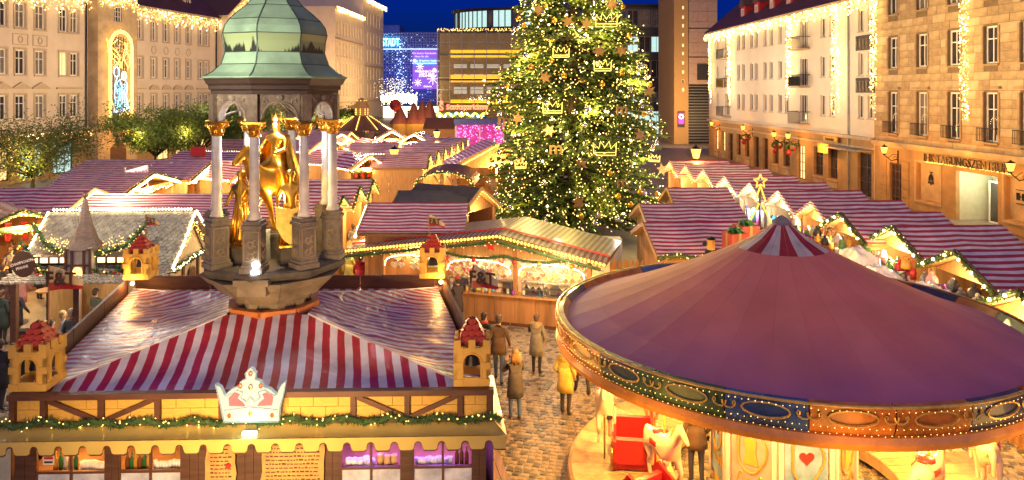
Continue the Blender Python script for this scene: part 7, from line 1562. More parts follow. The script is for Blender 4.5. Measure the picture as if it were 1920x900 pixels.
p = PZ(728, 379, 0); T = thing('light_cone', 'slim cone tree of white and blue lights beside the plain wooden wall', 'light decoration', (p.x, p.y - 1.0, 0)); q = MB()
for k in range(420): t = rnd.random(); a = rnd.random()*6.28; r_ = .46*(1-t) + .02; q.octa((r_*math.cos(a), r_*math.sin(a), .05 + 2.3*t), .02, rnd.choice((0, 0, 1, 2)))
q.build('cone_lights', [M['bulb_white'], M['bulb_blue'], M['bulb']], T, kind='stuff'); q = MB(); q.lathe([(.44, .03), (.02, 2.35)], 10); q.build('cone_frame', M['metal_dark'], T)
p = PZ(1478, 440, 2.5); T = thing('star_light', 'tall golden light figure with a star on top behind the carousel canopy', 'light decoration', (p.x, p.y + 3.2, 0)); q = MB()
def sp5(cx, cz, r0, r1): return [(cx + (r0 if i % 2 == 0 else r1)*math.sin(math.pi*i/5), 0, cz + (r0 if i % 2 == 0 else r1)*math.cos(math.pi*i/5)) for i in range(11)]
q.tube(sp5(0, 4.15, .30, .13), .035, 5); q.tube([(0, 0, 3.95), (-.22, 0, 3.3), (-.05, 0, 3.2), (-.42, 0, 2.5), (-.6, 0, 2.0)], .035, 5); q.tube([(0, 0, 3.95), (.22, 0, 3.3), (.05, 0, 3.2), (.42, 0, 2.5), (.6, 0, 2.0)], .035, 5); q.build('gold_tubes', emit('gold_tube2', (1, .60, .05), 1.1), T); q = MB(); q.tube([(0, .06, 0), (0, .06, 3.9)], .05, 6); q.build('pole', M['wood_brown'], T)
# gift boxes and big candle on the near striped roof
for i, (px, py, s, lb) in enumerate(((1378, 445, .55, 'red gift box with green bow on the striped roof, left of the pair'), (1402, 430, .6, 'red gift box with green bow on the striped roof, right of the pair'))):
    p = PZ(px, py, 3.55 + .1*i); T = thing('gift_box', lb, 'gift box', (p.x, p.y + .2*i, 3.15), R(15), 'gift boxes on the striped roof'); q = MB(); q.box(-s/2, s/2, -s/2, s/2, 0, s*1.0); q.build('box', cm('gift_red', (.5, .07, .03), rough=.35), T); q = MB(); q.box(-.05, .05, -s/2-.01, s/2+.01, .0, s+.012); q.box(-s/2-.012, s/2+.012, -.05, .05, .0, s+.014); q.build('ribbon', cm('gift_gold', (.5, .32, .08), rough=.3), T); q = MB()
    for k in range(7): a = k*.9; q.tube([(0, 0, s), (.16*math.cos(a), .16*math.sin(a), s+.13), (.24*math.cos(a+.3), .24*math.sin(a+.3), s+.04), (0, 0, s+.01)], .04, 5)
    q.build('bow', cm('bow_green', (.04, .22, .05), rough=.3), T)
p = PZ(1333, 470, 3.0); T = thing('big_candle', 'thick cream candle in a dark holder on the eave of the striped roof', 'candle', (p.x, p.y, 2.92)); q = MB(); q.lathe([(.13, .1), (.13, .42), (.02, .44)], 12); q.build('candle', M['cream'], T); q = MB(); q.lathe([(.18, 0), (.2, .05), (.15, .12)], 12); q.ball((-.2, 0, .3), .07, 0, 8, 6); q.build('holder', M['black'], T); q = MB(); q.lathe([(.15, .44), (.1, .5), (.01, .53)], 8); q.build('candle_cap', M['metal_dark'], T)
q = MB(); q.box(-.5, .5, -.1, .1, 0, .62); tag(q.build('red_box', M['red']), 'small red box on the ridge below the green trees', 'box').location = P(372, 292, 52)

# point lamps without fittings, added to brighten the lanes
for x, y, z, pw_ in ((9.0, 22, 4.2, 220), (8.6, 28, 4.2, 260), (8.4, 34, 4.2, 260), (8.4, 40, 4.2, 260), (.3, 21.5, 4.0, 260), (.6, 19, 3.4, 70), (1.2, 23.4, 2.6, 150), (1.6, 26.0, 3.2, 90), (-8.5, 27.5, 4.4, 260), (-15.5, 24, 4.4, 300), (-15.5, 19.5, 4.2, 220), (-16.5, 31, 4.4, 300), (-16.5, 38, 4.6, 340), (-16, 46, 4.6, 340), (-4.0, 52, 4.4, 300), (-4, 60, 4.4, 300), (-7, 40, 4.6, 320), (-12, 55, 5, 380), (-13, 66, 5, 380), (-10, 80, 5, 420), (-4, 75, 5, 320), (-10, 95, 6, 700), (2, 100, 6, 500), (16, 50, 5, 240), (17, 38, 5, 200)): lamp((x, y, min(z, 2.75) if y > 23 and x > -6 else z), pw_*.8, (1, .66, .36), .3, tint=False)
# ================================================================ TREES
def np_mesh(name, V, Fq, mats, mi=None, parent=None, kind=None, smooth=False):
    me = bpy.data.meshes.new(name); V = np.asarray(V, dtype=np.float32); Fq = np.asarray(Fq, dtype=np.int32); n, k = Fq.shape
    me.vertices.add(len(V)); me.vertices.foreach_set('co', V.ravel()); me.loops.add(n*k); me.loops.foreach_set('vertex_index', Fq.ravel()); me.polygons.add(n); me.polygons.foreach_set('loop_start', np.arange(0, n*k, k, dtype=np.int32)); me.polygons.foreach_set('loop_total', np.full(n, k, dtype=np.int32))
    for m in mats: me.materials.append(m)
    if mi is not None: me.polygons.foreach_set('material_index', np.asarray(mi, dtype=np.int32))
    me.update(calc_edges=True); return link(name, me, parent, kind)
def diamonds(A, D, W, U):                                # A start, D vector, W half width, U side direction -> quads
    n = len(A); V = np.empty((n, 4, 3)); V[:, 0] = A; V[:, 1] = A + D*.45 + U*W[:, None]; V[:, 2] = A + D; V[:, 3] = A + D*.45 - U*W[:, None]
    return V.reshape(-1, 3), np.arange(n*4).reshape(-1, 4)
rs = np.random.RandomState(5)
XT = Vector((PX(1075, 42), 42, 0))
CT = thing('christmas_tree', 'huge christmas tree covered in warm lights, stars and crowns in the middle', 'christmas tree', XT)
q = MB(); q.tube([(0, 0, 0), (0, 0, 12), (0, 0, 24)], [.38, .25, .04], 10); q.build('trunk', M['bark'], CT)
def tr(z): return float(np.interp(z, [.8, 2.6, 5.6, 8.6, 11.6, 13.1, 24], [4.7, 4.65, 4.4, 4.0, 3.1, 2.65, .05]))
A, Dv, Wd, Ud, tips, bmi = [], [], [], [], [], []
nb = 1400; brq = MB()
for i in range(nb):
    t = rs.rand()**1.25; z = .9 + 22*t; az = i*2.39996 + rs.rand()*.4; r_ = tr(z) * (.80 + .33*rs.rand()) * (1 + .10*math.sin(az*3 + z*1.3)); r_ = max(r_, .3)
    ca, sa = math.cos(az), math.sin(az); pts = []
    for s in np.linspace(.12, 1, 9): pts.append((ca*r_*s, sa*r_*s, z + .25*r_*s*.6 - .42*r_*s*s*.62 + (.10*r_*(max(0, s-.75)/.25)**2*.5)))
    if i % 3 == 0: brq.tube(pts[::2], [.05, .04, .03, .02, .012], 3, cap=False)
    pts = np.array(pts); k = int(12 + r_*7)
    for _ in range(k):
        s = .15 + .85*rs.rand()**.7; f = s*8/1.0; j = min(7, int(max(0, (s - .12)/.88*8))); p = pts[j] + (pts[j+1]-pts[j])*rs.rand(); d = pts[j+1]-pts[j]; d /= np.linalg.norm(d) + 1e-6
        sd_ = np.array([-sa, ca, 0]) * (1 if rs.rand() < .5 else -1); ln = (.22 + .42*rs.rand()) * (1.15 - .45*s) * (1. if r_ > 1.5 else .7)
        v = d*(.75 + .3*rs.rand()) + sd_*(.25 + .75*rs.rand()) + np.array([0, 0, rs.normal(-.25, .25)]); v = v/np.linalg.norm(v)*ln
        A.append(p); Dv.append(v); Wd.append(.05 + .05*rs.rand()); u = np.cross(v, rs.normal(size=3)); Ud.append(u/(np.linalg.norm(u)+1e-6)); bmi.append(0 if rs.rand() < .6 else 1)
    tips.append(pts[-1]); tips.append(pts[6]); tips.append(pts[4] if rs.rand() < .5 else pts[7])
V1, F1 = diamonds(np.array(A), np.array(Dv), np.array(Wd), np.array(Ud)); U2 = np.cross(np.array(Dv), np.array(Ud)); U2 /= np.linalg.norm(U2, axis=1)[:, None] + 1e-6
V2, F2 = diamonds(np.array(A), np.array(Dv), np.array(Wd), U2)
np_mesh('crown', np.vstack([V1, V2]), np.vstack([F1, F2 + len(V1)]), [M['needle'], M['needle2']], bmi + bmi, CT)
brq.build('boughs', M['bark'], CT, kind='stuff')
tips = np.array(tips); b = MB()
for _ in range(9000):
    p = tips[rs.randint(len(tips))] + rs.normal(size=3)*np.array([.22, .22, .2])
    if rs.rand() < .22 or p[1] < 2.0: b.octa(p, .026 + .018*rs.rand()**2, 0 if rs.rand() < .93 else 1)
for _ in range(170):
    p = tips[rs.randint(len(tips))]*1.02; b.octa(p, .065, 1)
b.build('fairy_lights', [M['bulb_tree'], M['bulb_hot']], CT, kind='stuff')
for k in range(15):
    z = 1.6 + 1.35*k; a = -math.pi/2 + (k % 3 - 1)*1.15 + .2; r_ = tr(z)*.86; lamp(XT + Vector((r_*math.cos(a), r_*math.sin(a), z)), 300*(.4 if z < 4.5 else 1), (1, .86, .28), .35)
for k in range(7):
    z = 2 + 2.3*k; lamp(XT + Vector((math.cos(k*2.2)*tr(z)*1.25, math.sin(k*2.2)*tr(z)*1.25 - 1.0, z)), 360*(.3 if z < 5 else 1), (1, .88, .42), .4)
def on_tree(px, py, out=.25):                            # a point on the crown's near side
    d = 42.
    for _ in range(6):
        p = P(px, py, d); z = p.z; r_ = tr(z)*1.0 + out; dx = p.x - XT.x; d = 42 - math.sqrt(max(.05, r_*r_ - min(dx*dx, r_*r_*.97)))
    return P(px, py, d)
gl = emit('crown_tube', (1, .70, .12), 1.6)
for i, (px, py, s, lb) in enumerate(((1137, 36, 1.0, 'highest'), (1052, 97, .72, 'upper left'), (1130, 122, .76, 'upper right'), (1036, 200, .85, 'left middle'), (1134, 277, 1.0, 'large lower right'), (976, 308, .55, 'lowest left'), (1227, 296, .5, 'rightmost low'))):
    T = thing('lit_ornament', f'{lb} glowing crown outline on the christmas tree', 'ornament', on_tree(px, py, .45), rnd.uniform(-.15, .15) + (.5 if px < 1000 else (-.5 if px > 1200 else 0)), 'glowing crowns on the christmas tree'); q = MB()
    w_ = .55*s; pts = [(-w_, 0, -.38*s), (-w_*1.05, 0, .25*s), (-w_*.55, 0, -.05*s), (-w_*.4, 0, .32*s), (0, 0, .02*s), (w_*.4, 0, .32*s), (w_*.55, 0, -.05*s), (w_*1.05, 0, .25*s), (w_, 0, -.38*s), (-w_, 0, -.38*s)]
    q.tube(pts, .022, 5); q.tube([(-w_*.97, 0, -.24*s), (w_*.97, 0, -.24*s)], .018, 5); q.build('crown_tube', gl, T); q = MB()
    for p in along(pts, 34): q.octa((p.x, -.03, p.z), .016)
    q.build('crown_bulbs', M['bulb_tree'], T, kind='stuff')
star_m = mat('tree_star', (.36, .20, .055), .5, var=.2)
sm_ = MB(); sm_.prism([((.36 if i % 2 == 0 else .17)*math.sin(math.pi*i/6), (.36 if i % 2 == 0 else .17)*math.cos(math.pi*i/6)) for i in range(12)], -.03, .03); sm_ = sm_.mesh('tree_star', star_m)
def near_word(px, py): return f'{"upper" if py < 110 else ("middle" if py < 260 else "lower")} {"left side" if px < 1030 else ("centre" if px < 1120 else "right side")}'
seen = {}
for px, py in ((1065, 40), (1100, 45), (1010, 18), (1123, 96), (1022, 145), (1218, 172), (970, 222), (1030, 245), (1200, 253), (1090, 308), (1242, 318), (925, 345), (1085, 380), (1165, 95), (1148, 8)):
    o = link('tree_star', sm_); o.location = on_tree(px, py, .35); o.rotation_euler = (rnd.uniform(-.2, .2), rnd.uniform(-.5, .5), rnd.uniform(-.3, .3)); w_ = near_word(px, py); seen[w_] = seen.get(w_, 0) + 1
    tag(o, f'{["", "second ", "third ", "fourth "][seen[w_]-1]}wooden star ornament on the {w_} of the christmas tree', 'star ornament', 'wooden stars on the christmas tree')
mm_ = []
for px, py, s, tx in ((945, 225, 1.0, 'm'), (1042, 278, 1.0, 'm'), (1168, 342, .9, 'm'), (1166, 205, .9, 'm')):
    T = text_mb(tx, .95*s, .06, True); o = T.build('wooden_letter', star_m); o.location = on_tree(px, py, .35); o.rotation_euler = (0, 0, rnd.uniform(-.2, .2)); tag(o, f'wooden letter m ornament on the {near_word(px, py)} of the christmas tree', 'letter ornament', 'wooden letters on the christmas tree')
q = MB(); q.ball((0, 0, 0), .15, 0, 12, 8); q.lathe([(.03, .14), (.03, .19)], 6); bme_ = q.mesh('bauble', M['gold'], True); q = MB(); q.ball((0, 0, 0), .15, 0, 12, 8); q.lathe([(.03, .14), (.03, .19)], 6); bms_ = q.mesh('bauble', mat('bauble_silver', (.8, .78, .75), .12, 1.), True)
cnt = {}
for i in range(84):
    z = 1.2 + 12.2*rnd.random()**1.15; a = -math.pi/2 + rnd.uniform(-1.45, 1.45); r_ = tr(z) + .22; gold = rnd.random() < .5
    p = XT + Vector((r_*math.cos(a), r_*math.sin(a), z)); px, py = CX + FP*p.x/p.y, CY + FP*(HC - z)/p.y
    o = link('bauble', bme_ if gold else bms_); o.location = p; w_ = near_word(px, py); c = 'golden' if gold else 'silver'
    tag(o, f'{c} bauble hanging on the {w_} of the christmas tree', 'bauble', f'{c} baubles on the {w_} of the tree')
# leafy trees
def leafy(name, label, loc, h, cr, cz, n, mats, seed, flat=.6, limbs=9, leaf=.16, twigs=3):
    r2 = random.Random(seed); T = thing(name, label, 'tree', loc); q = MB(); ends = []
    th = cz*.55; q.tube([(0, 0, 0), (r2.uniform(-.1, .1), r2.uniform(-.1, .1), th*.6), (0, 0, th)], [.17, .14, .11], 7)
    for k in range(limbs):
        a = 2*math.pi*k/limbs + r2.uniform(-.3, .3); rr_ = cr*r2.uniform(.55, .95); e = Vector((rr_*math.cos(a), rr_*math.sin(a), cz + (h - cz)*r2.uniform(-.4, .85))); m_ = Vector((e.x*.4, e.y*.4, th + (e.z - th)*.6)); q.tube([(0, 0, th), m_, e], [.09, .06, .02], 5)
        for j in range(twigs):
            s = m_.lerp(e, r2.random()); t = s + Vector((r2.gauss(0, .5)*cr*.4, r2.gauss(0, .5)*cr*.4, r2.gauss(.25, .3)*cr*.4)); q.tube([s, s.lerp(t, .5) + Vector((0, 0, .08)), t], [.025, .016, .007], 4); ends += [t, s.lerp(t, .6)]
        ends += [e, m_.lerp(e, .6)]
    q.build('trunk', M['bark'], T, True); V = []; mi = []
    A, D, W_, U = [], [], [], []
    for _ in range(n):
        c = r2.choice(ends); p = np.array([c.x + r2.gauss(0, .34)*cr*.42, c.y + r2.gauss(0, .34)*cr*.42, c.z + r2.gauss(0, .3)*cr*.30*flat*1.6]); v = np.array([r2.gauss(0, 1), r2.gauss(0, 1), r2.gauss(-.1, .7)]); v = v/np.linalg.norm(v)*leaf*r2.uniform(.6, 1.4); u = np.cross(v, np.array([r2.gauss(0, 1) for _ in range(3)])); A.append(p); D.append(v); W_.append(leaf*.24); U.append(u/(np.linalg.norm(u) + 1e-6)); mi.append(r2.randrange(len(mats)))
    V, F_ = diamonds(np.array(A), np.array(D), np.array(W_), np.array(U)); np_mesh('crown', V, F_, mats, mi, T); return T
LM = [M['leaf'], M['leaf2']]
p = P(62, 300, 50); leafy('twiggy_tree', 'wide twiggy tree with thin green leaves at the left edge', (p.x, p.y, 0), 6.9, 4.2, 4.0, 12000, LM, 3, .6, 15, .17, 10)
p = P(292, 250, 66); leafy('green_tree', 'green leafy tree under the plaster facade, left of two', (p.x, p.y, 0), 5.9, 4.1, 4.0, 22000, LM, 4, .45, 11, .22, 5)
p = P(375, 250, 68); leafy('green_tree', 'green leafy tree beside the dome columns, right of two', (p.x, p.y, 0), 6.5, 4.0, 4.5, 22000, LM, 5, .5, 11, .22, 5)
p = P(455, 235, 80); leafy('green_tree', 'green tree seen between the left columns of the monument', (p.x, p.y, 0), 7.0, 3.8, 5.0, 14000, LM, 6, .5, 10, .25, 4)
p = P(555, 228, 88); leafy('green_tree', 'green tree seen between the right columns of the monument', (p.x, p.y, 0), 7.4, 4.2, 5.2, 14000, LM, 8, .5, 10, .25, 4)
p = P(655, 215, 100); leafy('green_tree', 'low green tree right of the monument behind the stalls', (p.x, p.y, 0), 6.5, 3.2, 4.4, 9000, LM, 9, .5, 9, .28, 4)
p = P(740, 180, 150); T = leafy('bare_tree', 'bare tree full of white lights before the blue facade', (p.x, p.y, 0), 11.5, 4.6, 7.5, 500, LM, 10, .6, 13, .2, 9)
q = MB(); bulbs(q, 380, lambda: (rnd.gauss(0, 1.7), rnd.gauss(0, 1.7), rnd.uniform(5, 10.5)), .045, .08); q.build('tree_lights', emit('bulb_pale', (1, .9, .7), 2.2), T, kind='stuff')
T = thing('light_arch', 'flat band of dense white lights over the lane by the far store', 'light decoration', P(748, 184, 140)); q = MB(); bulbs(q, 420, lambda: (rnd.uniform(-3.4, 3.4), rnd.uniform(-.3, .3), rnd.gauss(0, .45)), .07, .12); q.build('band_lights', M['bulb_hot'], T, kind='stuff'); q = MB(); q.tube([(-3.5, 0, -.4), (3.5, 0, -.4)], .06, 5)
for x in (-3.4, 3.4): q.tube([(x, 0, -6.55), (x, 0, -.4)], .07, 5)
q.build('band_frame', M['metal_grey'], T)
q = MB(); q.ball((0, 0, 0), 1.0, 0, 12, 8, (1, .5, 1)); q.lathe([(1.0, .3), (.6, -.6), (.05, -1.25)], 12); tag(q.build('red_balloon', M['red'], None, True), 'big red round balloon above the far tents', 'balloon').location = P(741, 197, 126)
for x, y, z, pw_ in ((P(62, 300, 50).x + 1, 47.5, 3.4, 260), (P(62, 300, 50).x - 1, 51, 2.2, 160), (P(292, 250, 66).x, 63, 4.2, 190), (P(375, 250, 68).x, 65, 4.4, 190), (P(455, 235, 80).x, 77, 4.6, 300), (P(555, 228, 88).x, 85, 4.8, 300), (P(655, 215, 100).x, 97, 4, 240)): lamp((x, y, z), pw_, (1, .72, .30), .4)
# ================================================================ LANTERNS
def lantern_head(T, c, s=1.):
    x, y, z = c; q = MB(); q.lathe([(.12*s, 0), (.22*s, .40*s)], 6, c); q.build('lantern_glass', M['lantern_glass'], T); q = MB(); q.lathe([(.24*s, .402*s), (.18*s, .45*s), (.05*s, .52*s), (.02*s, .58*s)], 6, c); q.lathe([(.05*s, -.12*s), (.12*s, -.001)], 6, c)
    for k in range(6): a = math.pi*k/3; q.bar((x + .115*s*math.cos(a), y + .115*s*math.sin(a), z), (x + .195*s*math.cos(a), y + .195*s*math.sin(a), z + .40*s), .014*s, .014*s)
    q.build('lantern_cap', M['metal_dark'], T)
for px, py, d, lb in ((739, 296, 52, 'street lantern on a pole beside the nearest middle row roof'), (819, 258, 72, 'street lantern on a pole in front of the plain shed'), (1305, 297, 47, 'street lantern on a pole behind the right hand stall row')):
    p = P(px, py, d); T = thing('street_lantern', lb, 'street lantern', (p.x, p.y, 0)); q = MB(); q.lathe([(.12, 0), (.12, .4), (.06, .5), (.045, p.z - .12)], 8); q.build('pole', M['metal_dark'], T); lantern_head(T, (0, 0, p.z), 1.5 if d < 60 else 1.5); lamp(p + Vector((0, -.45, .1)), 40, (1, .6, .2), .15)
def wall_lantern(F_, px, py, out, lb, pw_=70, wreath=False):
    u = F_.u(px); base = F_.o + F_.dir*u; n_ = Vector((F_.dir.y, -F_.dir.x, 0)); p = base + n_*out; d = p.y; z = HC - (py - CY)*d/FP
    T = thing('wall_lantern', lb, 'lantern', (base.x, base.y, z - .3), F_.rz); q = MB(); q.tube([(0, -.02, -.2), (0, -out*.5, -.3), (0, -out, .1)], .035, 6); q.tube([(0, -.02, .1), (0, -out*.4, .12), (0, -out*.75, -.12)], .02, 5); q.tube([(0, -.2 - .12*math.cos(t), -.12 + .12*math.sin(t)) for t in [i*.6 for i in range(11)]], .018, 4); q.box(-.07, .07, -.04, -.002, -.5, .4); q.build('bracket', M['metal_dark'], T); lantern_head(T, (0, -out, .22), 1.05)
    lamp(p + n_*.35 + Vector((0, 0, 0)), pw_, (1, .52, .13), .15)
    if wreath:
        pts = [(.0, -out*.7 + .5*math.cos(t), -.55 + .28*math.sin(t)) for t in [i*.5 for i in range(14)]]; garland_mb(pts, .13, 120).build('garland', M['garland'], T, kind='stuff'); q = MB(); q.ball((0, -out*.7 - .2, -1.05), .26, 0, 10, 8); q.ball((0, -out*.5 + .1, -.75), .16, 0, 8, 6); q.build('red_baubles', M['red'], T, True, 'stuff')
for px, py, lb, wr in ((1342, 234, 'leftmost wall lantern of the inn, beside a lit sign', 0), (1403, 242, 'second wall lantern of the inn, with a wreath', 1), (1463, 255, 'third wall lantern of the inn, left of a close pair', 1), (1490, 258, 'fourth wall lantern of the inn, right of a close pair', 1)): wall_lantern(FM, px + 8, py, 1.0, lb, 105, wr)
wall_lantern(FI, 1684, 285, 1.0, 'wall lantern on a scrolled bracket beside the dark side door', 120); wall_lantern(FI, 1928, 318, 1.0, 'wall lantern at the right edge of the picture', 120)
u = FL.u(200); base = FL.o + FL.dir*u + nrm*1.2
T = thing('wall_lantern', 'wall lantern on a bracket at the foot of the stone tower', 'lantern', (base.x, base.y, 3.3), FL.rz); q = MB(); q.tube([(0, 0, -.2), (0, -.7, -.3), (0, -1.1, .1)], .04, 6); q.box(-.07, .07, -.02, .05, -.5, .3); q.build('bracket', M['metal_dark'], T); lantern_head(T, (0, -1.1, .2), 1.5); lamp(Vector(base) + nrm*1.6 + Vector((0, 0, 3.6 - 0)), 160, (1, .52, .1), .2)
for k in range(5): a = FM.o + FM.dir*FM.u(1345 + 55*k) + Vector((-1.5, 0, 3.3)); lamp(a, 110, (1, .44, .08), .2)
for k in range(5): a = FI.o + FI.dir*(2 + 4.2*k) + Vector((-1.6, 0, 3.5)); lamp(a, 120, (1, .42, .07), .2)
# ================================================================ PEOPLE
SKIN = mat('skin', (.52, .30, .20), .5, var=.08)
def person(loc, rz, label, coat, legs_c, hair_c, h=1.72, pose='stand', hat=None, hood=None, detail=True, scarf=None, bag=None, name='person', coat_len=.42, shoes=(.05, .03, .02), cat='person', long_hair=False):
    """faces local -y"""
    s = h/1.74; T = thing(name, label, cat, loc, rz)
    stride = {'walk': .19, 'stand': .03, 'phone': .05, 'hold': .04, 'lean': .1}[pose]; sh = .205; N = []; E = []
    def add(p, r, parent=None):
        N.append((Vector(p)*s, r*s if not isinstance(r, tuple) else (r[0]*s, r[1]*s))); i = len(N) - 1
        if parent is not None: E.append((parent, i))
        return i
    pv = add((0, 0, .95), (.15, .12)); wa = add((0, 0, 1.10), (.135, .105), pv); ch = add((0, 0, 1.30), (.165, .115), wa); nk0 = add((0, .005, 1.43), (.09, .075), ch); nk = add((0, 0, 1.49), .052, nk0); hd0 = add((0, -.015, 1.57), (.066, .078), nk); hd = add((0, -.005, 1.655), (.075, .09), hd0); add((0, 0, 1.70), (.055, .065), hd)
    for sx in (-1, 1):
        fw = -stride*sx; hp_ = add((sx*.09, 0, .88), .095, pv); kn = add((sx*.10, fw*.45 - .03, .49), .062, hp_); an = add((sx*.10, fw, .10), .045, kn); add((sx*.105, fw - .01, .05), .048, an); add((sx*.115, fw - .13, .035), (.042, .03), len(N) - 1)
        sho = add((sx*sh*.82, .01, 1.38), .072, ch)
        if pose == 'phone' or (pose == 'hold' and sx > 0): el, ha = (sx*.27, -.16, 1.16), (sx*.10, -.36, 1.38 if pose == 'phone' else 1.22)
        elif pose == 'lean': el, ha = (sx*.25, -.12, 1.14), (sx*.16, -.36, 1.08)
        elif pose == 'walk': el, ha = (sx*.255, .04 + .06*sx, 1.10), (sx*.26, -.10 + .14*sx, .88)
        else: el, ha = (sx*.26, .03, 1.10), (sx*.2, -.12, .93)
        e = add(el, .052, sho); w = add(ha, .034, e); d = (Vector(ha) - Vector(el)).normalized(); hb = Vector(ha) + d*.07; hnd = add(hb, (.038, .022), w)
        if detail:
            side = d.cross(Vector((0, 0, 1))); side = side.normalized() if side.length > .1 else Vector((1, 0, 0)); curl = d.cross(side)
            for k, ln in enumerate((.075, .085, .08, .062)):
                b0 = hb + side*(k - 1.5)*.019 + d*.02; m_ = b0 + d*ln*.55; t_ = m_ + d*ln*.35 + curl*.02*(1 if curl.z < 0 else -1); f1 = add(b0, .0095, hnd); f2 = add(m_, .0088, f1); add(t_, .0075, f2)
            t1 = add(hb + side*(-.035) - d*.02, .011, hnd); add(hb + side*(-.055) + d*.025, .009, t1)
    segs = {'leg': [], 'x': []}
    def pick(c):
        z = c.z/s; x = abs(c.x)/s; y = c.y/s
        if z > 1.485 and x < .12 and y > -.12: return 0
        if z < .085: return 3
        if z < .86 and not (pose in ('walk', 'stand') and x > .17 and z > .7): return 2
        return 1
    hand_pts = [N[i][0] for i in range(len(N)) if False]
    coatm, legm, hairm, shoem = cm('cloth_%02d%02d%02d' % tuple(int(v*99) for v in coat), coat, rough=.8, bump=.25, bscale=18, var=.3), cm('trousers_%02d%02d%02d' % tuple(int(v*99) for v in legs_c), legs_c, rough=.8, bump=.2), cm('hair_%02d%02d%02d' % tuple(int(v*99) for v in hair_c), hair_c, rough=.6, var=.4, stretch=(6, 6, 1), bump=.4), cm('shoe_%02d%02d%02d' % tuple(int(v*99) for v in shoes), shoes, rough=.4)
    hands = [n[0] for n in N if isinstance(n[1], tuple) and abs(n[1][0] - .038*s) < 1e-6]
    def pick2(c):
        for hh in hands:
            if (c - hh).length < .105*s: return 0
        return pick(c)
    link('body', skin_mesh('body', N, E, [SKIN, coatm, legm, shoem], pick2, 2 if detail else 1), T)
    q = MB(); n = 16; prof = [(.155, .112, 1.18), (.175, .13, 1.0), (.195, .15, .95 - coat_len*.4), (.205, .16, .95 - coat_len)]     # coat skirt
    for rx, ry, z in prof:
        for k in range(n): a = 2*math.pi*k/n; f = 1 + .03*math.sin(a*5 + z*9); q.v.append((rx*s*f*math.cos(a), ry*s*f*math.sin(a) - (.0), z*s))
    for i in range(3):
        for k in range(n): q.f.append((i*n+k, i*n+(k+1) % n, (i+1)*n+(k+1) % n, (i+1)*n+k)); q.m.append(0)
    cs = q.build('coat_skirt', coatm, T, True); md = cs.modifiers.new('thick', 'SOLIDIFY'); md.thickness = .012
    q = MB()
    if hat: q.lathe([(.098, 1.655), (.104, 1.69), (.095, 1.75), (.05, 1.79), (.005, 1.80)], 12); q.ball((0, 0, 1.82), .03, 0, 6, 4); q.xf(Matrix.Scale(s, 4)); q.build('knit_hat', cm('hat_%02d%02d%02d' % tuple(int(v*99) for v in hat), hat, rough=.9, bump=.5), T, True)
    q = MB(); q.ball((0, .02, 1.665), .098, 0, 12, 8, (.92, 1.05, 1.02)); q.ball((0, .05, 1.60), .075, 0, 8, 6)
    if long_hair:
        for k in range(9): a = math.pi*(.05 + .9*k/8); q.tube([(.085*math.cos(a), .03 + .06*math.sin(a), 1.66), (.11*math.cos(a), .04 + .08*math.sin(a), 1.54), (.12*math.cos(a), .03 + .10*math.sin(a), 1.38 + .03*(k % 3))], [.03, .035, .015], 5)
    q.xf(Matrix.Scale(s, 4)); 
    for i, v in enumerate(q.v):                           # keep the face free of hair
        if v[1] < -.045*s and v[2] < 1.70*s: q.v[i] = (v[0]*.8, -.03*s, v[2])
    q.build('hair', hairm, T, True)
    if detail:
        q = MB(); q.ball((.028, -.088, 1.655), .011, 0, 6, 4); q.ball((-.028, -.088, 1.655), .011, 0, 6, 4); q.xf(Matrix.Scale(s, 4)); q.build('eyes', M['black'], T, kind='stuff'); q = MB(); q.add([(-.012, -.088, 1.60), (.012, -.088, 1.60), (0, -.112, 1.605), (0, -.09, 1.645)], [(0, 1, 2), (0, 2, 3), (1, 3, 2)]); q.xf(Matrix.Scale(s, 4)); q.build('nose', SKIN, T); q = MB(); q.box(-.022, .022, -.094, -.08, 1.572, 1.58); q.xf(Matrix.Scale(s, 4)); q.build('mouth', cm('lips', (.4, .12, .1)), T)
        q = MB(); q.ball((.078, .0, 1.635), .022, 0, 6, 4, (.5, .8, 1.3)); q.ball((-.078, .0, 1.635), .022, 0, 6, 4, (.5, .8, 1.3)); q.xf(Matrix.Scale(s, 4)); q.build('ears', SKIN, T, True, 'stuff')
    if hood:
        hm2 = cm('fur_%02d%02d%02d' % tuple(int(v*99) for v in hood), hood, rough=.9, bump=.6, bscale=40); q = MB(); garland_mb([(.15*math.cos(a), .05 + .10*math.sin(a), 1.47 + .025*math.sin(a)) for a in [math.pi*(-.15 + 1.3*k/14) for k in range(15)]], .055, 420, q); q.ball((0, .10, 1.44), .11, 0, 8, 6, (1.2, .7, 1)); q.xf(Matrix.Scale(s, 4)); q.build('hood', hm2, T)
    if scarf: q = MB(); q.tube([(.085*math.cos(a), .005 + .08*math.sin(a), 1.47 + .01*math.sin(3*a)) for a in [2*math.pi*k/12 for k in range(13)]], .04, 6); q.xf(Matrix.Scale(s, 4)); q.build('scarf', cm('scarf_%02d%02d%02d' % tuple(int(v*99) for v in scarf), scarf, rough=.9), T, True)
    if pose == 'phone': q = MB(); q.cbox((0, -.47, 1.43), .16, .012, .08); q.xf(Matrix.Scale(s, 4)); tp = q.build('phone', M['black']); tp.location = loc; tp.rotation_euler = (0, 0, rz); tag(tp, 'black phone held up by the blonde woman on the cobbles', 'phone')
    if pose == 'hold': q = MB(); q.lathe([(.03, 0), (.04, .10)], 8, (.10, -.46, 1.20)); q.xf(Matrix.Scale(s, 4)); tp = q.build('cup', cm('cup_green', (.05, .3, .08))); tp.location = loc; tp.rotation_euler = (0, 0, rz); tag(tp, f'small green cup held by the person in {"the olive grey parka" if h < 1.75 else "dark clothes"}', 'cup')
    return T
def at(px, py): p = PZ(px, py, 0); return (p.x, p.y, 0)
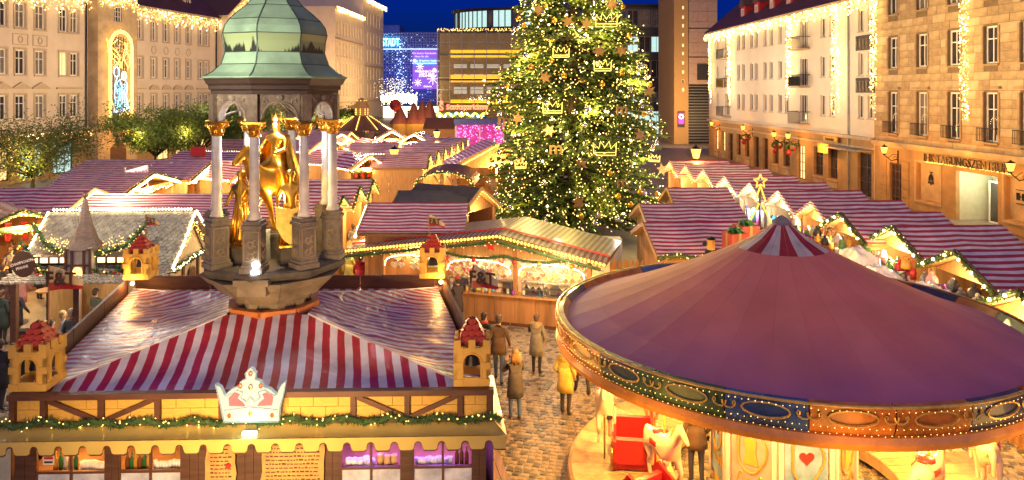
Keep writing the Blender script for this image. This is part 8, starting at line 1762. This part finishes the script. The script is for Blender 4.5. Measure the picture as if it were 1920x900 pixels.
BLK, JEAN, GREY = (.03, .03, .035), (.10, .16, .28), (.16, .14, .12)
person(at(966, 786), R(200), 'blonde woman in dark grey jacket and jeans holding up a phone on the cobbles', (.095, .09, .10), (.11, .20, .42), (.42, .24, .08), 1.70, 'phone', scarf=(.40, .26, .12), shoes=(.22, .07, .03), long_hair=True, coat_len=.38)
person(at(935, 716), R(172), 'man in brown leather jacket and jeans walking away behind the right turret', (.11, .065, .04), (.08, .12, .22), (.06, .04, .03), 1.84, 'walk', coat_len=.20)
person(at(908, 700), R(150), 'person in black with red scarf just left of the brown jacket man', (.025, .03, .025), BLK, (.03, .02, .02), 1.72, 'stand', scarf=(.5, .05, .03))
person(at(1006, 700), R(165), 'person in olive grey parka with fur hood carrying a green cup', (.24, .23, .20), (.035, .03, .035), (.10, .06, .04), 1.68, 'hold', hood=(.45, .36, .24), coat_len=.40)
person(at(1060, 778), R(150), 'person in bright yellow coat and dark trousers next to the carousel', (.70, .52, .10), (.06, .05, .045), (.35, .2, .07), 1.74, 'stand', hood=(.6, .45, .12), coat_len=.36)
person(at(1092, 738), R(200), 'person in brown coat half hidden behind the carousel rim', (.24, .13, .07), BLK, (.05, .03, .02), 1.74, 'walk')
p = PZ(1306, 876, .34); person((p.x, p.y, .34 if False else .0), R(185), 'man in dark brown jacket standing inside the carousel near the drum', (.12, .075, .05), (.045, .05, .09), (.05, .03, .02), 1.78, 'stand', coat_len=.22)
person(at(858, 612), R(-150), 'person with red woollen hat at the gingerbread counter left end', (.05, .04, .045), BLK, (.06, .03, .02), 1.66, 'lean', hat=(.5, .05, .06))
def at_h(px, py, z, dd=None): p = PZ(px, py, z); return (p.x, p.y, 0)
person(at_h(676, 479, 1.72), R(175), 'person in bright red hooded jacket left of the gingerbread stall', (.58, .035, .05), GREY, (.06, .03, .02), 1.74, 'stand', hood=(.55, .04, .05), detail=False)
person(at_h(655, 468, 1.72), R(165), 'person in pale yellow jacket beside the red jacket, behind the monument', (.50, .48, .12), (.35, .35, .4), (.3, .2, .1), 1.7, 'walk', detail=False)
person(at_h(700, 478, 1.7), R(120), 'person in beige coat right of the red jacket', (.5, .38, .26), GREY, (.15, .08, .04), 1.7, 'stand', detail=False)
person(at_h(738, 482, 1.7), R(190), 'person in red hoodie under the left bay of the gingerbread stall', (.55, .06, .04), JEAN, (.05, .03, .02), 1.68, 'stand', detail=False)
person(at_h(682, 392, 1.7), R(180), 'person in cream jacket by the small lit gable', (.6, .5, .38), GREY, (.07, .04, .03), 1.75, 'stand', detail=False)
person(at_h(662, 422, 1.7), R(200), 'person in grey with backpack below the small lit gable', (.18, .18, .2), BLK, (.05, .03, .02), 1.74, 'walk', detail=False)
person(at(38, 590), R(190), 'person in long pink coat walking under the oval sign', (.62, .28, .30), (.22, .30, .42), (.2, .1, .05), 1.72, 'walk', detail=False, coat_len=.5)
person(at_h(20, 490, 1.68), R(170), 'person in dark jacket at the left edge beside the pink coat', BLK, GREY, (.4, .26, .1), 1.7, 'stand', detail=False)
person(at_h(4, 497, 1.72), R(200), 'person in olive jacket cut off by the left picture edge', (.07, .08, .05), BLK, (.15, .08, .04), 1.75, 'stand', detail=False)
person(at_h(24, 456, 1.6), R(-60), 'man in blue grey jacket at the counter of the arched stall', (.10, .12, .16), JEAN, (.08, .05, .03), 1.7, 'lean', detail=False)
person(at(74, 562), R(165), 'person in black and blue at the round table under the hut', (.05, .06, .10), BLK, (.05, .03, .02), 1.72, 'stand', detail=False)
person(at(98, 566), R(195), 'person in brown at the round table under the hut', (.16, .10, .06), (.10, .08, .07), (.06, .04, .03), 1.72, 'stand', detail=False)
person(at_h(180, 541, 1.72), R(160), 'dark haired customer in grey green coat at the hut counter', (.09, .10, .08), BLK, (.04, .025, .02), 1.72, 'lean', detail=True)
person(at_h(96, 600, 1.68), R(150), 'person in grey brown coat with dark red hood behind the left turret', (.17, .15, .13), BLK, (.06, .04, .03), 1.7, 'stand', scarf=(.25, .03, .04), hood=(.18, .03, .04))
person(at_h(119, 585, 1.62), R(120), 'fair haired person in light grey jacket near the left turret', (.28, .28, .30), BLK, (.45, .32, .16), 1.66, 'stand')
person(at_h(135, 583, 1.72), R(170), 'grey haired man in dark navy coat behind the left side board', (.05, .06, .08), BLK, (.36, .30, .24), 1.78, 'stand')
person(at_h(48, 632, 1.5), R(190), 'child in dark jacket with red hood close to the left turret', BLK, BLK, (.10, .05, .03), 1.5, 'stand', scarf=(.55, .04, .03), hood=(.5, .05, .03))
person(at_h(4, 545, 1.7), R(170), 'person in dark green coat at the left edge of the lane', (.03, .05, .045), BLK, (.12, .07, .04), 1.72, 'stand', detail=False)
person(at_h(2, 640, 1.68), R(185), 'person in black at the lower left picture edge', BLK, BLK, (.05, .03, .02), 1.72, 'walk', detail=False)
for i, (px, py, c, lb) in enumerate(((708, 268, BLK, 'person in black in the far group left of the tents, leftmost'), (719, 264, (.10, .05, .05), 'person in dark red in the far group left of the tents'), (729, 267, BLK, 'person in black in the far group left of the tents, rightmost'), (846, 318, (.2, .2, .25), 'person in grey walking along the middle row'), (852, 322, (.35, .1, .05), 'person in rust coat walking along the middle row'), (870, 330, BLK, 'person in black near the curved shelter'), (884, 268, (.5, .05, .08), 'person in red before the magenta booth'), (640, 350, (.3, .3, .35), 'person in light grey by the stalls right of the monument'), (250, 368, (.5, .42, .3), 'person in beige at the crepe stall'), (268, 372, (.45, .28, .06), 'person in ochre at the crepe stall'), (360, 345, (.35, .15, .05), 'person in brown under the long stall roof'), (375, 350, (.55, .4, .2), 'person in tan under the long stall roof'))):
    person(at_h(px, py, 1.1 if i > 2 else .9), R(150 + 37*i), lb, c, BLK, (.08, .05, .03), 1.72, 'walk' if i % 2 else 'stand', detail=False)

for px, py, c, lg, lb, po in ((52, 540, (.30, .26, .22), JEAN, 'person in beige jacket walking behind the pink coat', 'walk'), (12, 600, (.10, .05, .05), BLK, 'person in dark red coat at the left edge near the bin', 'stand'), (30, 640, (.06, .07, .12), JEAN, 'person in navy jacket walking past the waste bin', 'walk'), (60, 528, (.35, .10, .08), BLK, 'person in rust red jacket far up the left lane', 'stand'), (112, 575, (.09, .09, .10), JEAN, 'person in charcoal jacket right of the round standing table', 'walk'), (20, 545, (.26, .24, .24), BLK, 'person in pale grey coat near the left picture edge', 'walk')):
    person(at(px, py), R(150 + px), lb, c, lg, (.10, .06, .03), 1.72, po, detail=False)
